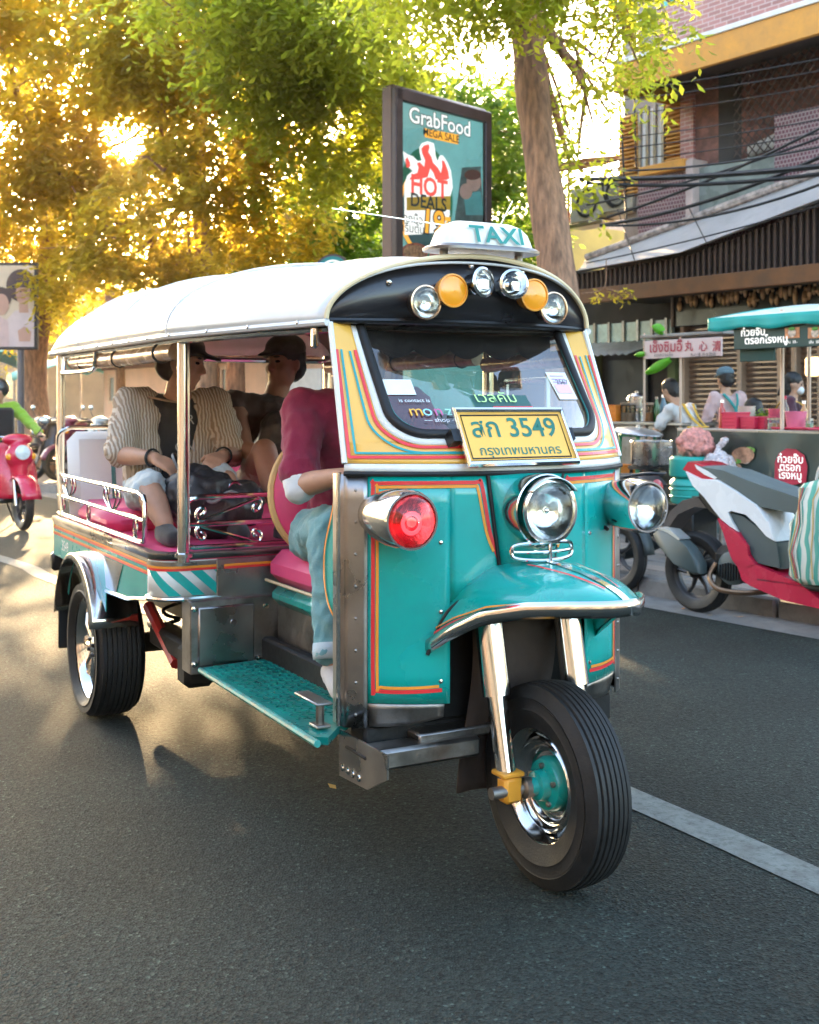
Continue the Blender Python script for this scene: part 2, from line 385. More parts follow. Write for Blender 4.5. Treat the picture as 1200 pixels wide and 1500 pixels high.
pts = smoothpath([(p.x, p.y, .004) for p in lp], 6)
pts = [pts[0] + (pts[0] - pts[1]).normalized() * 15] + pts + [pts[-1] + (pts[-1] - pts[-2]).normalized() * 12]
tag(MB().ribbon(pts, (0, 0, 1), .15, 0).build('lane_marking', paint, None, smooth=False), kind='structure')
conc = mat('gutter_concrete', (.16, .155, .15), .8, var=.25, vs=5, bump=.3, bs=60, dirt=.6, dirtc=(.06, .06, .06))
tag(MB().add([sp(a, c, .004) for a, c in ((-60, 6.0), (30, 6.0), (30, KC + .02), (-60, KC + .02))], [(0, 1, 2, 3)]).build('gutter', conc, None, smooth=False), kind='structure')
pvb = sbox(MB(), -60, 30, KC + .14, 60, -.2, KH - .012).build('pavement', mat('pavement_base', (.10, .09, .085), .85, var=.3, bump=.3), None, smooth=False); tag(pvb, kind='structure')
kerbm = mat('kerb_stone', (.17, .16, .15), .85, var=.25, vs=6, bump=.35, bs=50, dirt=.5, dirtc=(.05, .05, .05))
kp = None
for i in range(26):
    a0 = -24 + i * 1.2
    if kp is None:
        kp = MB().box((0, 0, 0), (1.185, .16, .30), b=.018).build('kerb_stone', kerbm, pvb); o = kp
    else: o = kp.copy(); COL.objects.link(o)
    o.location = sp(a0 + .6, KC + .06, KH - .15 + .004 + rnd.uniform(-.004, .004)); o.rotation_euler = (0, 0, SRZ + rnd.uniform(-.004, .004))
pav_m = [mat('paver_%d' % k, c, .8, var=.22, vs=9, bump=.35, bs=70, dirt=.5, dirtc=(.06, .055, .05)) for k, c in enumerate(((.22, .19, .17), (.26, .215, .19), (.18, .165, .155)))]
pproto = [MB().box((0, 0, 0), (.392, .192, .06), b=.012).build('paver', pav_m[k], pvb) for k in range(3)]
cnt = 0
for j in range(15):
    for i in range(19):
        a = -9.6 + i * .40 + (.2 if j % 2 else 0); c = KC + .25 + j * .20; k = rnd.randrange(3)
        if cnt < 3: o = pproto[cnt]
        else: o = pproto[k].copy(); COL.objects.link(o)
        o.location = sp(a, c, KH - .030 + rnd.uniform(-.005, .004)); o.rotation_euler = (rnd.uniform(-.012, .012), rnd.uniform(-.012, .012), SRZ + rnd.uniform(-.02, .02)); cnt += 1

# ---- shop building on the right
aL, aR = ax(905, FC), ax(1330, FC)
BLD = empty('shop_house', sp(ax(1050, FC), FC, KH), SRZ)
tag(BLD, 'old shop house with slatted canopy, maroon tiled balcony and orange eaves', 'building')
Bi = Matrix.Translation(BLD.location) @ Matrix.Rotation(SRZ, 4, 'Z'); Bi = Bi.inverted()
def bb(mb, name, m, parent=None, **k):                        # built in world coordinates, stored in the building's own
    mb.v = [tuple(Bi @ Vector(p)) for p in mb.v]; return mb.build(name, m, parent or BLD, **k)
wallm = mat('stained_plaster', (.30, .26, .23), .85, var=.25, vs=3, bump=.3, bs=30, dirt=.6, dirtc=(.10, .09, .08))
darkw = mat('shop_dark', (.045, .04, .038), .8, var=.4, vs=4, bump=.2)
def tile_mat(name, col, grout, sx, sz, mortar=.06):
    m, nt, out = _new(name); N = nt.nodes; L = nt.links; tc = N.new('ShaderNodeTexCoord'); p = N.new('ShaderNodeBsdfPrincipled')
    mp = N.new('ShaderNodeMapping'); mp.inputs['Rotation'].default_value = (math.pi / 2, 0, 0); L.new(tc.outputs['Object'], mp.inputs[0])
    br = N.new('ShaderNodeTexBrick'); br.inputs['Scale'].default_value = 1.0; br.inputs['Brick Width'].default_value = sx; br.inputs['Row Height'].default_value = sz
    br.inputs['Mortar Size'].default_value = mortar * sz; br.inputs['Color1'].default_value = c4(col); br.inputs['Color2'].default_value = c4([x * .7 for x in col]); br.inputs['Mortar'].default_value = c4(grout)
    L.new(mp.outputs[0], br.inputs[0]); L.new(br.outputs[0], p.inputs['Base Color']); p.inputs['Roughness'].default_value = .45
    b = N.new('ShaderNodeBump'); b.inputs['Strength'].default_value = .5; b.inputs['Distance'].default_value = .01; b.invert = True; L.new(br.outputs['Fac'], b.inputs['Height']); L.new(b.outputs[0], p.inputs['Normal'])
    L.new(p.outputs[0], out.inputs[0]); return m
maroon_t = tile_mat('maroon_mosaic', (.16, .05, .07), (.33, .25, .25), .048, .048, .14)
brick_t = tile_mat('pink_brick', (.42, .17, .15), (.5, .36, .33), .17, .052, .12)
orange = mat('orange_board', (.62, .27, .04), .6, var=.15, vs=4, dirt=.4, dirtc=(.3, .15, .05))
brown = mat('brown_beam', (.16, .065, .022), .6, var=.3, vs=4, dirt=.4)
# walls: ground floor, upper floor
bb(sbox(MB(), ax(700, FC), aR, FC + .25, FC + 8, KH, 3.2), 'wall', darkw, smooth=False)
bb(sbox(MB(), aL, aR, FC + .12, FC + 8, 3.2, 7.6), 'wall', wallm, smooth=False)
bb(sbox(MB(), aL + .1, aR, FC - .35, FC + .13, 3.05, 3.22), 'floor_slab', wallm, smooth=False)
# roller shutters
shut = mat('shutter_steel', (.40, .30, .24), .3, .85, var=.15, vs=8, dirt=.3, dirtc=(.2, .12, .08))
cuts = [999, 1082, 1141, 1162, 1200, 1262]
for k in range(5):
    a0, a1 = ax(cuts[k], FC) + .03, ax(cuts[k + 1], FC) - .03
    so = bb(sbox(MB(), a0, a1, FC + .12, FC + .16, KH, 2.45), 'shutter', shut, smooth=False)
    q = MB()
    for i in range(38):
        z = KH + .03 + i * .061
        q.prism([(0, 0), (.030, .014), (.034, .030), (.026, .048), (0, .056)], sp(a0, FC + .118, z), -NN, UP, -(a1 - a0)) if 0 else q.tube([sp(a0, FC + .112, z + .03), sp(a1, FC + .112, z + .03)], .024, 6)
    tag(bb(q, 'shutter_slats', shut, so, ang=20), kind='stuff')
for px in cuts: bb(sbox(MB(), ax(px, FC) - .035, ax(px, FC) + .035, FC - .0, FC + .18, KH, 2.6, .01), 'door_post', mat('post_tan', (.42, .30, .22), .5, .3), smooth=False)
bb(sbox(MB(), ax(985, FC), aR, FC - .02, FC + .26, 2.42, 2.62, .01), 'lintel', darkw, smooth=False)
# gilded relief board above the shutters
gb = bb(sbox(MB(), ax(985, 11.1), aR, 11.08, 11.14, 2.30, 2.93, .01), 'relief_board', mat('lacquer_black', (.015, .012, .011), .3, var=.3, coat=.3), smooth=False)
gold = mat('aged_gold', (.55, .36, .20), .4, .7, var=.4, vs=15)
q = MB(); r2 = random.Random(3)
for k in range(46):
    a = ax(992, 11.05) + (aR - ax(992, 11.05)) * (k + .5) / 46; z = 2.52 + .10 * r2.random() + (.12 if r2.random() < .3 else 0); h = .05 + .05 * r2.random()
    q.ell(sp(a, 11.06, z), (.03, .03, h), n=8, m=6); q.ell(sp(a + .01, 11.06, z + h + .015), (.02, .02, .025), n=8, m=5)
    if r2.random() < .5: q.ell(sp(a + .03, 11.06, z - .01), (.045, .02, .02), n=8, m=5)
tag(bb(q, 'gilded_relief', gold, gb), kind='stuff')
bb(MB().tube([sp(ax(985, 11.06), 11.06, 2.30), sp(ax(985, 11.06), 11.06, 2.93)], .02, 6), 'board_frame', wallm, gb)
# beam, slatted skirt and canvas awning
def quadsheet(c00, c10, c01, c11, nu, nv, sag=0.0, amp=0.0):
    def f(u, v):
        p = c00.lerp(c10, u).lerp(c01.lerp(c11, u), v); return p + UP * (-sag * math.sin(math.pi * u) * v + amp * math.sin(u * 23 + v * 3) * v)
    return MB().grid(f, nu, nv)
bb(sbox(MB(), ax(842, 10.2), ax(1330, 10.2), 10.17, 10.25, 2.58, 2.76, .008), 'beam', brown, smooth=False)
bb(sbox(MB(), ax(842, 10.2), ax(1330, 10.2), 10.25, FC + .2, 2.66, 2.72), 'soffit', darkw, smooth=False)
skc = 10.30
s0, s1 = ax(845, skc), ax(1330, skc); ns = int((s1 - s0) / .078)
slatm = mat('slat_brown', (.075, .045, .036), .6, .2, var=.3, vs=6, dirt=.4)
def awz(a): return lerpt(a, [ax(830, 10.2), ax(1000, 10.2), ax(1200, 10.2), ax(1400, 10.2)], [2.96, 3.02, 3.36, 3.60])
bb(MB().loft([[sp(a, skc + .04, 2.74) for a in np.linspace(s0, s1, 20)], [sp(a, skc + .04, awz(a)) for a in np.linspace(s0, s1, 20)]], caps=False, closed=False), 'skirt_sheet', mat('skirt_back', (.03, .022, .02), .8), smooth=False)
pr = None
for i in range(ns):
    a = s0 + (i + .5) * .078
    hs = awz(a) - 2.75
    if pr is None: pr = MB().box((0, 0, .5), (.030, .035, 1.0), None, .004).build('slat', slatm, BLD, smooth=False); o = pr
    else: o = pr.copy(); COL.objects.link(o)
    o.location = Bi @ sp(a, skc + rnd.uniform(-.004, .004), 2.75 + rnd.uniform(-.006, .006)); o.scale = (1, 1, hs)
awn = mat('grey_canvas', (.46, .42, .40), .85, var=.12, vs=2, bump=.2, bs=8, dirt=.3, dirtc=(.2, .18, .16))
uL, uR, lL, lR = onC(858, 380, 11.25), onC(1330, 205, 11.25), onC(829, 402, 10.15), onC(1330, 236, 10.15)
aw = quadsheet(uL, uR, lL, lR, 30, 8, sag=-.02, amp=.012)
for i, p in enumerate(aw.v):
    a, c, z = ac(Vector(p)); t = max(0, min(1, (11.25 - c) / 1.1)); aw.v[i] = tuple(sp(a, c, z * (1 - t) + t * (awz(a) + .02)))
bb(aw, 'awning', awn, solid=.006)
bb(MB().tube([onC(860, 377, 11.2), onC(1330, 203, 11.2)], .05, 8), 'tile_edge', mat('clay_edge', (.4, .32, .28), .8, var=.6, vs=14, bump=.5), smooth=True)
for px in (905, 1010, 1190): bb(MB().tube([onC(px, 330, 11.2) + UP * .2, sp(ax(px + 25, 10.16), 10.16, awz(ax(px + 25, 10.16)) + .02)], .008, 6), 'awning_stay', black)
# balcony parapet with mosaic, glazed middle, piers
def pz(px, py, c): return onC(px, py, c).z
bb(sbox(MB(), ax(938, 11.3), ax(1010, 11.3), 11.26, 11.45, 3.22, 4.25), 'parapet', maroon_t, smooth=False)
bb(sbox(MB(), ax(1138, 11.3), aR, 11.26, 11.45, 3.22, 4.62), 'parapet', maroon_t, smooth=False)
bb(sbox(MB(), ax(1010, 11.3), ax(1138, 11.3), 11.30, 11.45, 3.22, 3.66), 'parapet', maroon_t, smooth=False)
bb(sbox(MB(), ax(1018, 11.3), ax(1138, 11.3), 11.30, 11.36, 3.66, 4.22, .004), 'balcony_glazing', mat('reflection_glass', (.22, .25, .23), .25, var=.35, vs=3, coat=.3), smooth=False)  # reflection on the glazing put into its mottled grey-green colour
bb(sbox(MB(), ax(940, 11.2), ax(1006, 11.2), 11.14, 11.26, 4.22, 4.34, .01), 'ledge', orange, smooth=False)
bb(sbox(MB(), ax(1007, 11.22), ax(1018, 11.22), 11.18, 11.46, 3.22, 4.32, .01), 'pier', mat('pier_pink', (.5, .38, .34), .8), smooth=False)
# upper floor: windows, louvres, brick panels, dark bays, lattice
bb(sbox(MB(), ax(1003, 11.5), ax(1022, 11.5), 11.42, 11.56, 4.2, 5.2), 'wall_panel', brick_t, smooth=False)
w1 = bb(sbox(MB(), ax(938, 11.5), ax(972, 11.5), 11.47, 11.53, 4.15, 5.15, .01), 'window', mat('window_bright', (.72, .74, .72), .2, var=.08, coat=.4), smooth=False)
for px in (938, 949, 960, 972): bb(sbox(MB(), ax(px, 11.45) - .02, ax(px, 11.45) + .02, 11.43, 11.475, 4.12, 5.18), 'window_bar', steel_d, w1, smooth=False)
louv = mat('louvre_orange', (.66, .33, .08), .6, var=.15, dirt=.3, dirtc=(.3, .15, .05))
for p0, p1 in ((907, 936), (974, 1001)):
    lo = bb(sbox(MB(), ax(p0, 11.5), ax(p1, 11.5), 11.50, 11.54, 4.1, 5.15), 'louvre', louv, smooth=False); q = MB()
    for i in range(20): q.box(sp((ax(p0, 11.46) + ax(p1, 11.46)) / 2, 11.46, 4.13 + i * .052), (ax(p1, 11.46) - ax(p0, 11.46), .05, .012), SROT @ Matrix.Rotation(.6, 3, 'X'))
    tag(bb(q, 'louvre_slats', louv, lo, smooth=False), kind='stuff')
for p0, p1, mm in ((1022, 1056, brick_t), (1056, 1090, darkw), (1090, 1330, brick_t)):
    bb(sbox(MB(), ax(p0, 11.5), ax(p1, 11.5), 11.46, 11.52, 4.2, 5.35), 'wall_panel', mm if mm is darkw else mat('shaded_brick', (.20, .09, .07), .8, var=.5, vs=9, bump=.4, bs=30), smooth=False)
q = MB(); a0, a1 = ax(1075, 11.35), ax(1330, 11.35)
for k in range(46):
    a = a0 - .9 + k * .11
    for sgn_ in (1, -1):
        A = [a, 4.25] if sgn_ > 0 else [a, 5.35]; B = [a + 1.0, 5.35] if sgn_ > 0 else [a + 1.0, 4.25]
        t0 = max(0, (a0 - A[0]) / 1.0); t1 = min(1, (a1 - A[0]) / 1.0)
        if t1 <= t0: continue
        q.tube([sp(A[0] + t, 11.36 - .012 * sgn_, A[1] + (B[1] - A[1]) * t) for t in (t0, t1)], .009, 4)
tag(bb(q, 'lattice_grille', mat('grille_brown', (.10, .07, .06), .6, .3), smooth=False), kind='stuff')
bb(quadsheet(onC(1095, 232, 11.4), onC(1330, 140, 11.4), onC(1095, 215, 11.4), onC(1330, 100, 11.4), 6, 1), 'washing_line_sheet', mat('pale_sheet', (.6, .57, .53), .8), solid=.004)
# orange eaves with corrugated soffit, brick above, teal window, railing
eL, eR = ax(905, 10.5), ax(1330, 10.5)
bb(sbox(MB(), eL, eR, 10.46, 10.52, 5.12, 5.44, .008), 'eaves_board', orange, smooth=False)
bb(sbox(MB(), eL - .04, eL, 10.46, 11.6, 5.12, 5.44, .008), 'eaves_board', orange, smooth=False)
bb(sbox(MB(), eL, eR, 10.44, 10.53, 5.44, 5.50, .006), 'eaves_trim', mat('trim_white', (.7, .68, .65), .6), smooth=False)
bb(MB().loft([[sp(eL + .05 * k, 10.54, 5.16 + (.02 if k % 2 else 0)) for k in range(int((eR - eL) / .05))], [sp(eL + .05 * k, 11.6, 5.36 + (.02 if k % 2 else 0)) for k in range(int((eR - eL) / .05))]], caps=False, closed=False), 'corrugated_soffit', mat('soffit_iron', (.09, .07, .06), .6, .4, var=.3, dirt=.4), smooth=False)
bb(sbox(MB(), ax(962, 10.56), eR, 10.54, 11.6, 5.50, 5.98), 'upper_parapet', brick_t, smooth=False)
bb(sbox(MB(), ax(965, 11.6), eR, 11.58, 11.7, 5.9, 7.8), 'upper_wall', wallm, smooth=False)
uw = bb(sbox(MB(), ax(972, 11.5), ax(1000, 11.5), 11.50, 11.57, 5.7, 6.9, .01), 'window', mat('teal_shutter', (.05, .42, .40), .4, var=.1), smooth=False)
for px in (980, 990): bb(sbox(MB(), ax(px, 11.48) - .012, ax(px, 11.48) + .012, 11.47, 11.505, 5.7, 6.9), 'window_bar', wallm, uw, smooth=False)
rl = bb(MB().tube([sp(ax(895, 10.6), 10.6, 6.15), sp(ax(1003, 10.6), 10.6, 6.15)], .02, 6), 'balcony_rail', steel_d)
for px in (905, 935, 965, 1000): bb(MB().tube([sp(ax(px, 10.6), 10.6, 5.5), sp(ax(px, 10.6), 10.6, 6.15)], .014, 6), 'rail_post', steel_d, rl)
# lower neighbour: teal upper band, corrugated canopy, open dark shop
NB = empty('corner_shop', sp(ax(880, 12.6), 12.6, KH), SRZ); tag(NB, 'open-fronted dark corner shop under a pale corrugated canopy', 'building')
Ni = (Matrix.Translation(NB.location) @ Matrix.Rotation(SRZ, 4, 'Z')).inverted()
def nb_(mb, name, m, parent=None, **k): mb.v = [tuple(Ni @ Vector(p)) for p in mb.v]; return mb.build(name, m, parent or NB, **k)
nc = 12.6
nb_(sbox(MB(), ax(560, nc), ax(700, nc), nc, nc + .2, KH, 3.2), 'wall', mat('ochre_wall', (.30, .20, .10), .85, var=.3), smooth=False)
nb_(sbox(MB(), ax(830, 11.32), ax(985, 11.32), 11.30, 11.36, 2.18, 2.42), 'glass_band', mat('pale_teal_glass', (.30, .45, .44), .2, var=.3, vs=6, coat=.4), smooth=False)
for k in range(8): nb_(sbox(MB(), ax(830 + 21 * k, 11.29) - .02, ax(830 + 21 * k, 11.29) + .02, 11.27, 11.302, 2.16, 2.44), 'mullion', steel_d, smooth=False)
q = MB().loft([[sp(ax(836, 10.9) + .06 * k, 10.55, 1.96 + (.025 if k % 2 else 0)) for k in range(24)], [sp(ax(836, 10.9) + .06 * k, 11.28, 2.16 + (.025 if k % 2 else 0)) for k in range(24)]], caps=False, closed=False)
nb_(q, 'corrugated_canopy', mat('pale_iron', (.52, .52, .50), .45, .5, var=.12, dirt=.3, dirtc=(.3, .25, .2)), smooth=False, solid=.004)
for px, cc in ((862, (.07, .09, .03)), (985, (.10, .13, .05)), (842, (.30, .12, .03))): nb_(sbox(MB(), ax(px, 11.4) - .06, ax(px, 11.4) + .06, 11.38, 11.6, KH, 2.2), 'pillar', mat('shop_pillar_%d' % px, cc, .7), smooth=False)
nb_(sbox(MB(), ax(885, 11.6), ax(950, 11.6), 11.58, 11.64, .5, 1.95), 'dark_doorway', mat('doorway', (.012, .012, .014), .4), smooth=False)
# outdoor units and rusty lean-to at the building's end
for px, py in ((868, 300), (912, 285)):
    u = empty('air_conditioner', onC(px, py + 26, 11.6), SRZ); tag(u, 'grey outdoor air-conditioning unit %s' % ('with a round fan guard beside the tiled parapet' if px > 900 else 'half hidden behind the tree trunk'), 'air conditioner')
    MB().box((0, 0, .24), (.62, .26, .48), b=.02).build('casing', mat('ac_casing', (.36, .33, .26), .5, var=.2, dirt=.4), u)
    MB().lathe([(.19, .0), (.20, .012), (.17, .014), (.16, 0)], (.03, -.135, .25), (0, -1, 0), 24).build('fan_guard', black, u)
    q = MB()
    for k in range(5): q.tube([(.03 + rr * math.cos(t), -.142, .25 + rr * math.sin(t)) for rr in (.03 + .032 * k,) for t in np.linspace(0, 6.283, 19)[:-1]], .003, 4, closed=True)
    tag(q.build('guard_rings', black, u), kind='stuff')
    MB().box((0, 0, -.03), (.66, .3, .06), b=.01).build('bracket', steel_d, u)
lt = empty('lean_to_roof', onC(860, 250, 12.2), SRZ); tag(lt, 'rusty corrugated lean-to roof on a thin post behind the tree trunk', 'roof')
MB().loft([[Vector((-.9 + .05 * k, -.6, .0 + (.02 if k % 2 else 0))) for k in range(30)], [Vector((-.9 + .05 * k, .8, .25 + (.02 if k % 2 else 0))) for k in range(30)]], caps=False, closed=False).build('sheet', mat('rust_iron', (.22, .14, .10), .7, .3, var=.5, vs=4, dirt=.6), lt, smooth=False, solid=.004)
MB().tube([(.2, -.55, .0), (.2, -.55, -3.2)], .022, 6).build('post', mat('rust_post', (.2, .08, .05), .7), lt)
# the pink block beyond
pb = sbox(MB(), ax(835, 24), ax(893, 24), 24, 30, KH, 6.9).build('apartment_block', mat('pink_render', (.55, .36, .27), .85, var=.15), None, smooth=False); tag(pb, 'plain pink apartment block far behind the cables', 'building')

# ---- overhead cables
cabm = mat('cable_black', (.012, .012, .013), .6)
CAB = [((1330, 118), (890, 318), 9.9, .10, .016), ((1330, 150), (860, 300), 9.9, .10, .013), ((1330, 165), (880, 330), 9.8, .16, .020), ((1330, 228), (850, 262), 9.7, .06, .030), ((1330, 235), (860, 268), 9.7, .10, .022),
       ((1330, 78), (870, 150), 10.1, .05, .006), ((1330, 100), (870, 172), 10.1, .05, .006), ((1330, 60), (870, 138), 10.1, .04, .006), ((1330, 150), (860, 222), 10.0, .05, .007), ((1330, 170), (860, 238), 10.0, .06, .007),
       ((1330, 130), (880, 205), 10.0, .05, .006), ((1330, 215), (880, 330), 9.75, .2, .014), ((1330, 262), (860, 385), 9.9, .05, .008), ((1330, 185), (850, 250), 9.8, .12, .012), ((900, -20), (918, 330), 10.6, .0, .012), ((925, -20), (932, 245), 10.7, .0, .010)]
cl = ['thick black', 'thin black']
for k, (p, q_, c, sag, r_) in enumerate(CAB):
    A, B = onC(*p, c), onC(*q_, c); o = MB().tube([A.lerp(B, t) - UP * (sag * 4 * t * (1 - t)) for t in np.linspace(0, 1, 15)], r_, 6).build('power_cable', cabm, None)
    vert = abs(p[0] - q_[0]) < 60
    tag(o, 'thin black cable hanging straight down past the orange louvres' if vert else ('thick sagging black power cable in front of the balcony' if r_ > .01 else 'thin black wire strung across the balcony front'), 'cable', 'cables hanging past the louvres' if vert else ('thick cables across the shop house' if r_ > .01 else 'thin wires across the shop house'))
cp_ = smoothpath([onC(902, 275, 11.5) + Vector((.17 * math.cos(t), 0, .26 * math.sin(t))) for t in np.linspace(0, 6.2, 12)], 3)
tag(MB().tube(cp_, .016, 6).build('cable_coil', cabm, None), 'black cable coiled in a loop against the air-conditioning unit', 'cable')
# ---- low pink hut behind the taxi
HC_ = 9.6
HUT = empty('street_hut', sp(ax(300, HC_), HC_, KH), SRZ); tag(HUT, 'low peach-coloured hut with curtained windows and corrugated eaves behind the taxi', 'hut')
Hi = (Matrix.Translation(HUT.location) @ Matrix.Rotation(SRZ, 4, 'Z')).inverted()
def hb_(mb, name, m, parent=None, **k): mb.v = [tuple(Hi @ Vector(p)) for p in mb.v]; return mb.build(name, m, parent or HUT, **k)
peach = mat('peach_render', (.70, .45, .32), .85, var=.1, vs=2, bump=.15, bs=30, dirt=.2, dirtc=(.3, .2, .15))
h0, h1, h2 = ax(152, HC_), ax(262, HC_), ax(520, HC_)
hb_(sbox(MB(), h0, h2, HC_, HC_ + 2.5, KH, 2.30), 'wall', peach, smooth=False)
cur = mat('grey_curtain', (.26, .30, .30), .8, var=.3, vs=10, stretch=(8, 8, .4))
for p0, p1, z0, z1, nm in ((163, 181, 1.42, 1.95, 'window'), (292, 322, 1.3, 2.0, 'window'), (328, 350, 1.3, 2.0, 'window'), (395, 430, 1.3, 2.0, 'window')):
    wo_ = hb_(sbox(MB(), ax(p0, HC_), ax(p1, HC_), HC_ - .03, HC_ + .02, z0, z1, .006), nm, mat('window_dark', (.10, .09, .08), .2, coat=.5), smooth=False)
    fm = mat('window_frame_peach', (.62, .42, .30), .6)
    for a, b_, c, d in ((p0, p1, z1 - .03, z1 + .03), (p0, p1, z0 - .04, z0 + .02)): hb_(sbox(MB(), ax(a, HC_) - .03, ax(b_, HC_) + .03, HC_ - .06, HC_ - .028, c, d), 'frame', fm, wo_, smooth=False)
    for px in (p0, (p0 + p1) / 2, p1): hb_(sbox(MB(), ax(px, HC_) - .035, ax(px, HC_) + .035, HC_ - .058, HC_ - .027, z0, z1), 'frame', fm, wo_, smooth=False)
    n = 16; A = ax(p0, HC_) + .04; Bq = ax(p1, HC_) - .04
    hb_(MB().loft([[sp(A + (Bq - A) * k / n, HC_ - .033 - .006 * math.sin(k * 2.1), z) for k in range(n + 1)] for z in (z0 + .02, z1 - .03)], caps=False, closed=False), 'curtain', cur, wo_)
hb_(sbox(MB(), h0 - .1, h2 + .2, HC_ - .02, HC_ + .04, 2.08, 2.30), 'eaves_board', mat('eaves_maroon', (.20, .08, .06), .7), smooth=False)
hb_(MB().loft([[sp(h0 - .2 + .07 * k, HC_ - .45, 2.20 + (.03 if k % 2 else 0)) for k in range(int((h2 - h0 + .5) / .07))], [sp(h0 - .2 + .07 * k, HC_ + 2.6, 2.75 + (.03 if k % 2 else 0)) for k in range(int((h2 - h0 + .5) / .07))]], caps=False, closed=False), 'corrugated_roof', mat('hut_roof', (.42, .40, .38), .5, .5, var=.2, dirt=.4, dirtc=(.2, .15, .1)), smooth=False, solid=.005)
for px in (318,): hb_(sbox(MB(), ax(px, HC_) + .0, ax(px, HC_) + .16, HC_ - .12, HC_ - .062, KH, 2.1, .01), 'pilaster', mat('pilaster_tan', (.52, .29, .16), .8), smooth=False)
hb_(sbox(MB(), ax(415, HC_ - .3), ax(470, HC_ - .3), HC_ - .3, HC_ - .24, 1.0, 1.9, .01), 'notice_board', mat('board_white', (.62, .60, .58), .6), smooth=False)
# more buildings seen through the leaves and down the street
for px, c, w, h, cc, lb in ((-60, 16, 9, 6.2, (.30, .22, .15), 'brown town house seen through the golden leaves'), (420, 20, 6, 7.0, (.35, .33, .30), 'grey concrete house behind the trees'), (560, 17, 5, 5.4, (.55, .38, .10), 'yellow town house beside the advertising column')):
    o = sbox(MB(), ax(px, c), ax(px, c) + w, c, c + 6, KH, h); b_ = o.build('town_house', mat('render_%d' % px, cc, .85, var=.2, vs=1.5), None, smooth=False); tag(b_, lb, 'building')
    for i in range(4):
        for j in range(2):
            a = ax(px, c) + .8 + i * w / 4.2; z = 1.6 + j * 2.2
            if z + 1.2 < h: sbox(MB(), a, a + .9, c - .03, c + .02, z, z + 1.1, .01).build('window', mat('far_window', (.08, .09, .10), .2), b_, smooth=False)
# ---- the other side of the street, behind the camera: seen only in the chrome and glass
for k, (a, w, h, cc, nm) in enumerate(((-16, 8, 8.5, (.30, .27, .23), 'cream'), (-8, 7.5, 7.6, (.28, .18, .13), 'terracotta'), (-.5, 8, 9.2, (.30, .28, .25), 'buff'), (7.5, 8, 8.0, (.22, .19, .17), 'brown'), (15.5, 9, 8.8, (.28, .25, .21), 'sand'))):
    b_ = sbox(MB(), a, a + w - .15, -13.5, -9.5, 0, h).build('shop_house', mat('opp_%d' % k, cc, .85, var=.2, vs=1.5, bump=.2, bs=20), None, smooth=False); tag(b_, nm + ' shop house across the street opposite the stalls', 'building')
    for i in range(3):
        sbox(MB(), a + .5 + i * w / 3.1, a + .5 + i * w / 3.1 + 1.5, -9.52, -9.47, .1, 2.6).build('shutter', mat('opp_shutter', (.16, .15, .15), .5, .5), b_, smooth=False)
        for j in range(2): sbox(MB(), a + .5 + i * w / 3.1, a + .5 + i * w / 3.1 + 1.3, -9.53, -9.46, 3.6 + j * 2.4, 5.0 + j * 2.4).build('window', mat('opp_window', (.06, .08, .09), .15), b_, smooth=False)
    sbox(MB(), a, a + w - .2, -9.5, -8.4, 2.8, 2.95).build('canopy', mat('opp_canopy', (.12, .2, .2), .7), b_, smooth=False)
# visible disc for the sun, low between the trees
def sun_mat():                                               # emissive sphere added as visible sun; transparent so the sun lamp passes
    m, nt, out = _new('sun_disc'); e_ = nt.nodes.new('ShaderNodeEmission'); e_.inputs[0].default_value = (1, .80, .45, 1); e_.inputs[1].default_value = 60
    t_ = nt.nodes.new('ShaderNodeBsdfTransparent'); a_ = nt.nodes.new('ShaderNodeAddShader'); nt.links.new(e_.outputs[0], a_.inputs[0]); nt.links.new(t_.outputs[0], a_.inputs[1]); nt.links.new(a_.outputs[0], out.inputs[0]); return m
sd = MB().ell((0, 0, 0), (17, 17, 17), None, 24, 16).build('sun_disc', sun_mat(), None); sd.location = Vector((0, 0, CAM_H)) + SUN_DIR * 1400; tag(sd, kind='structure')
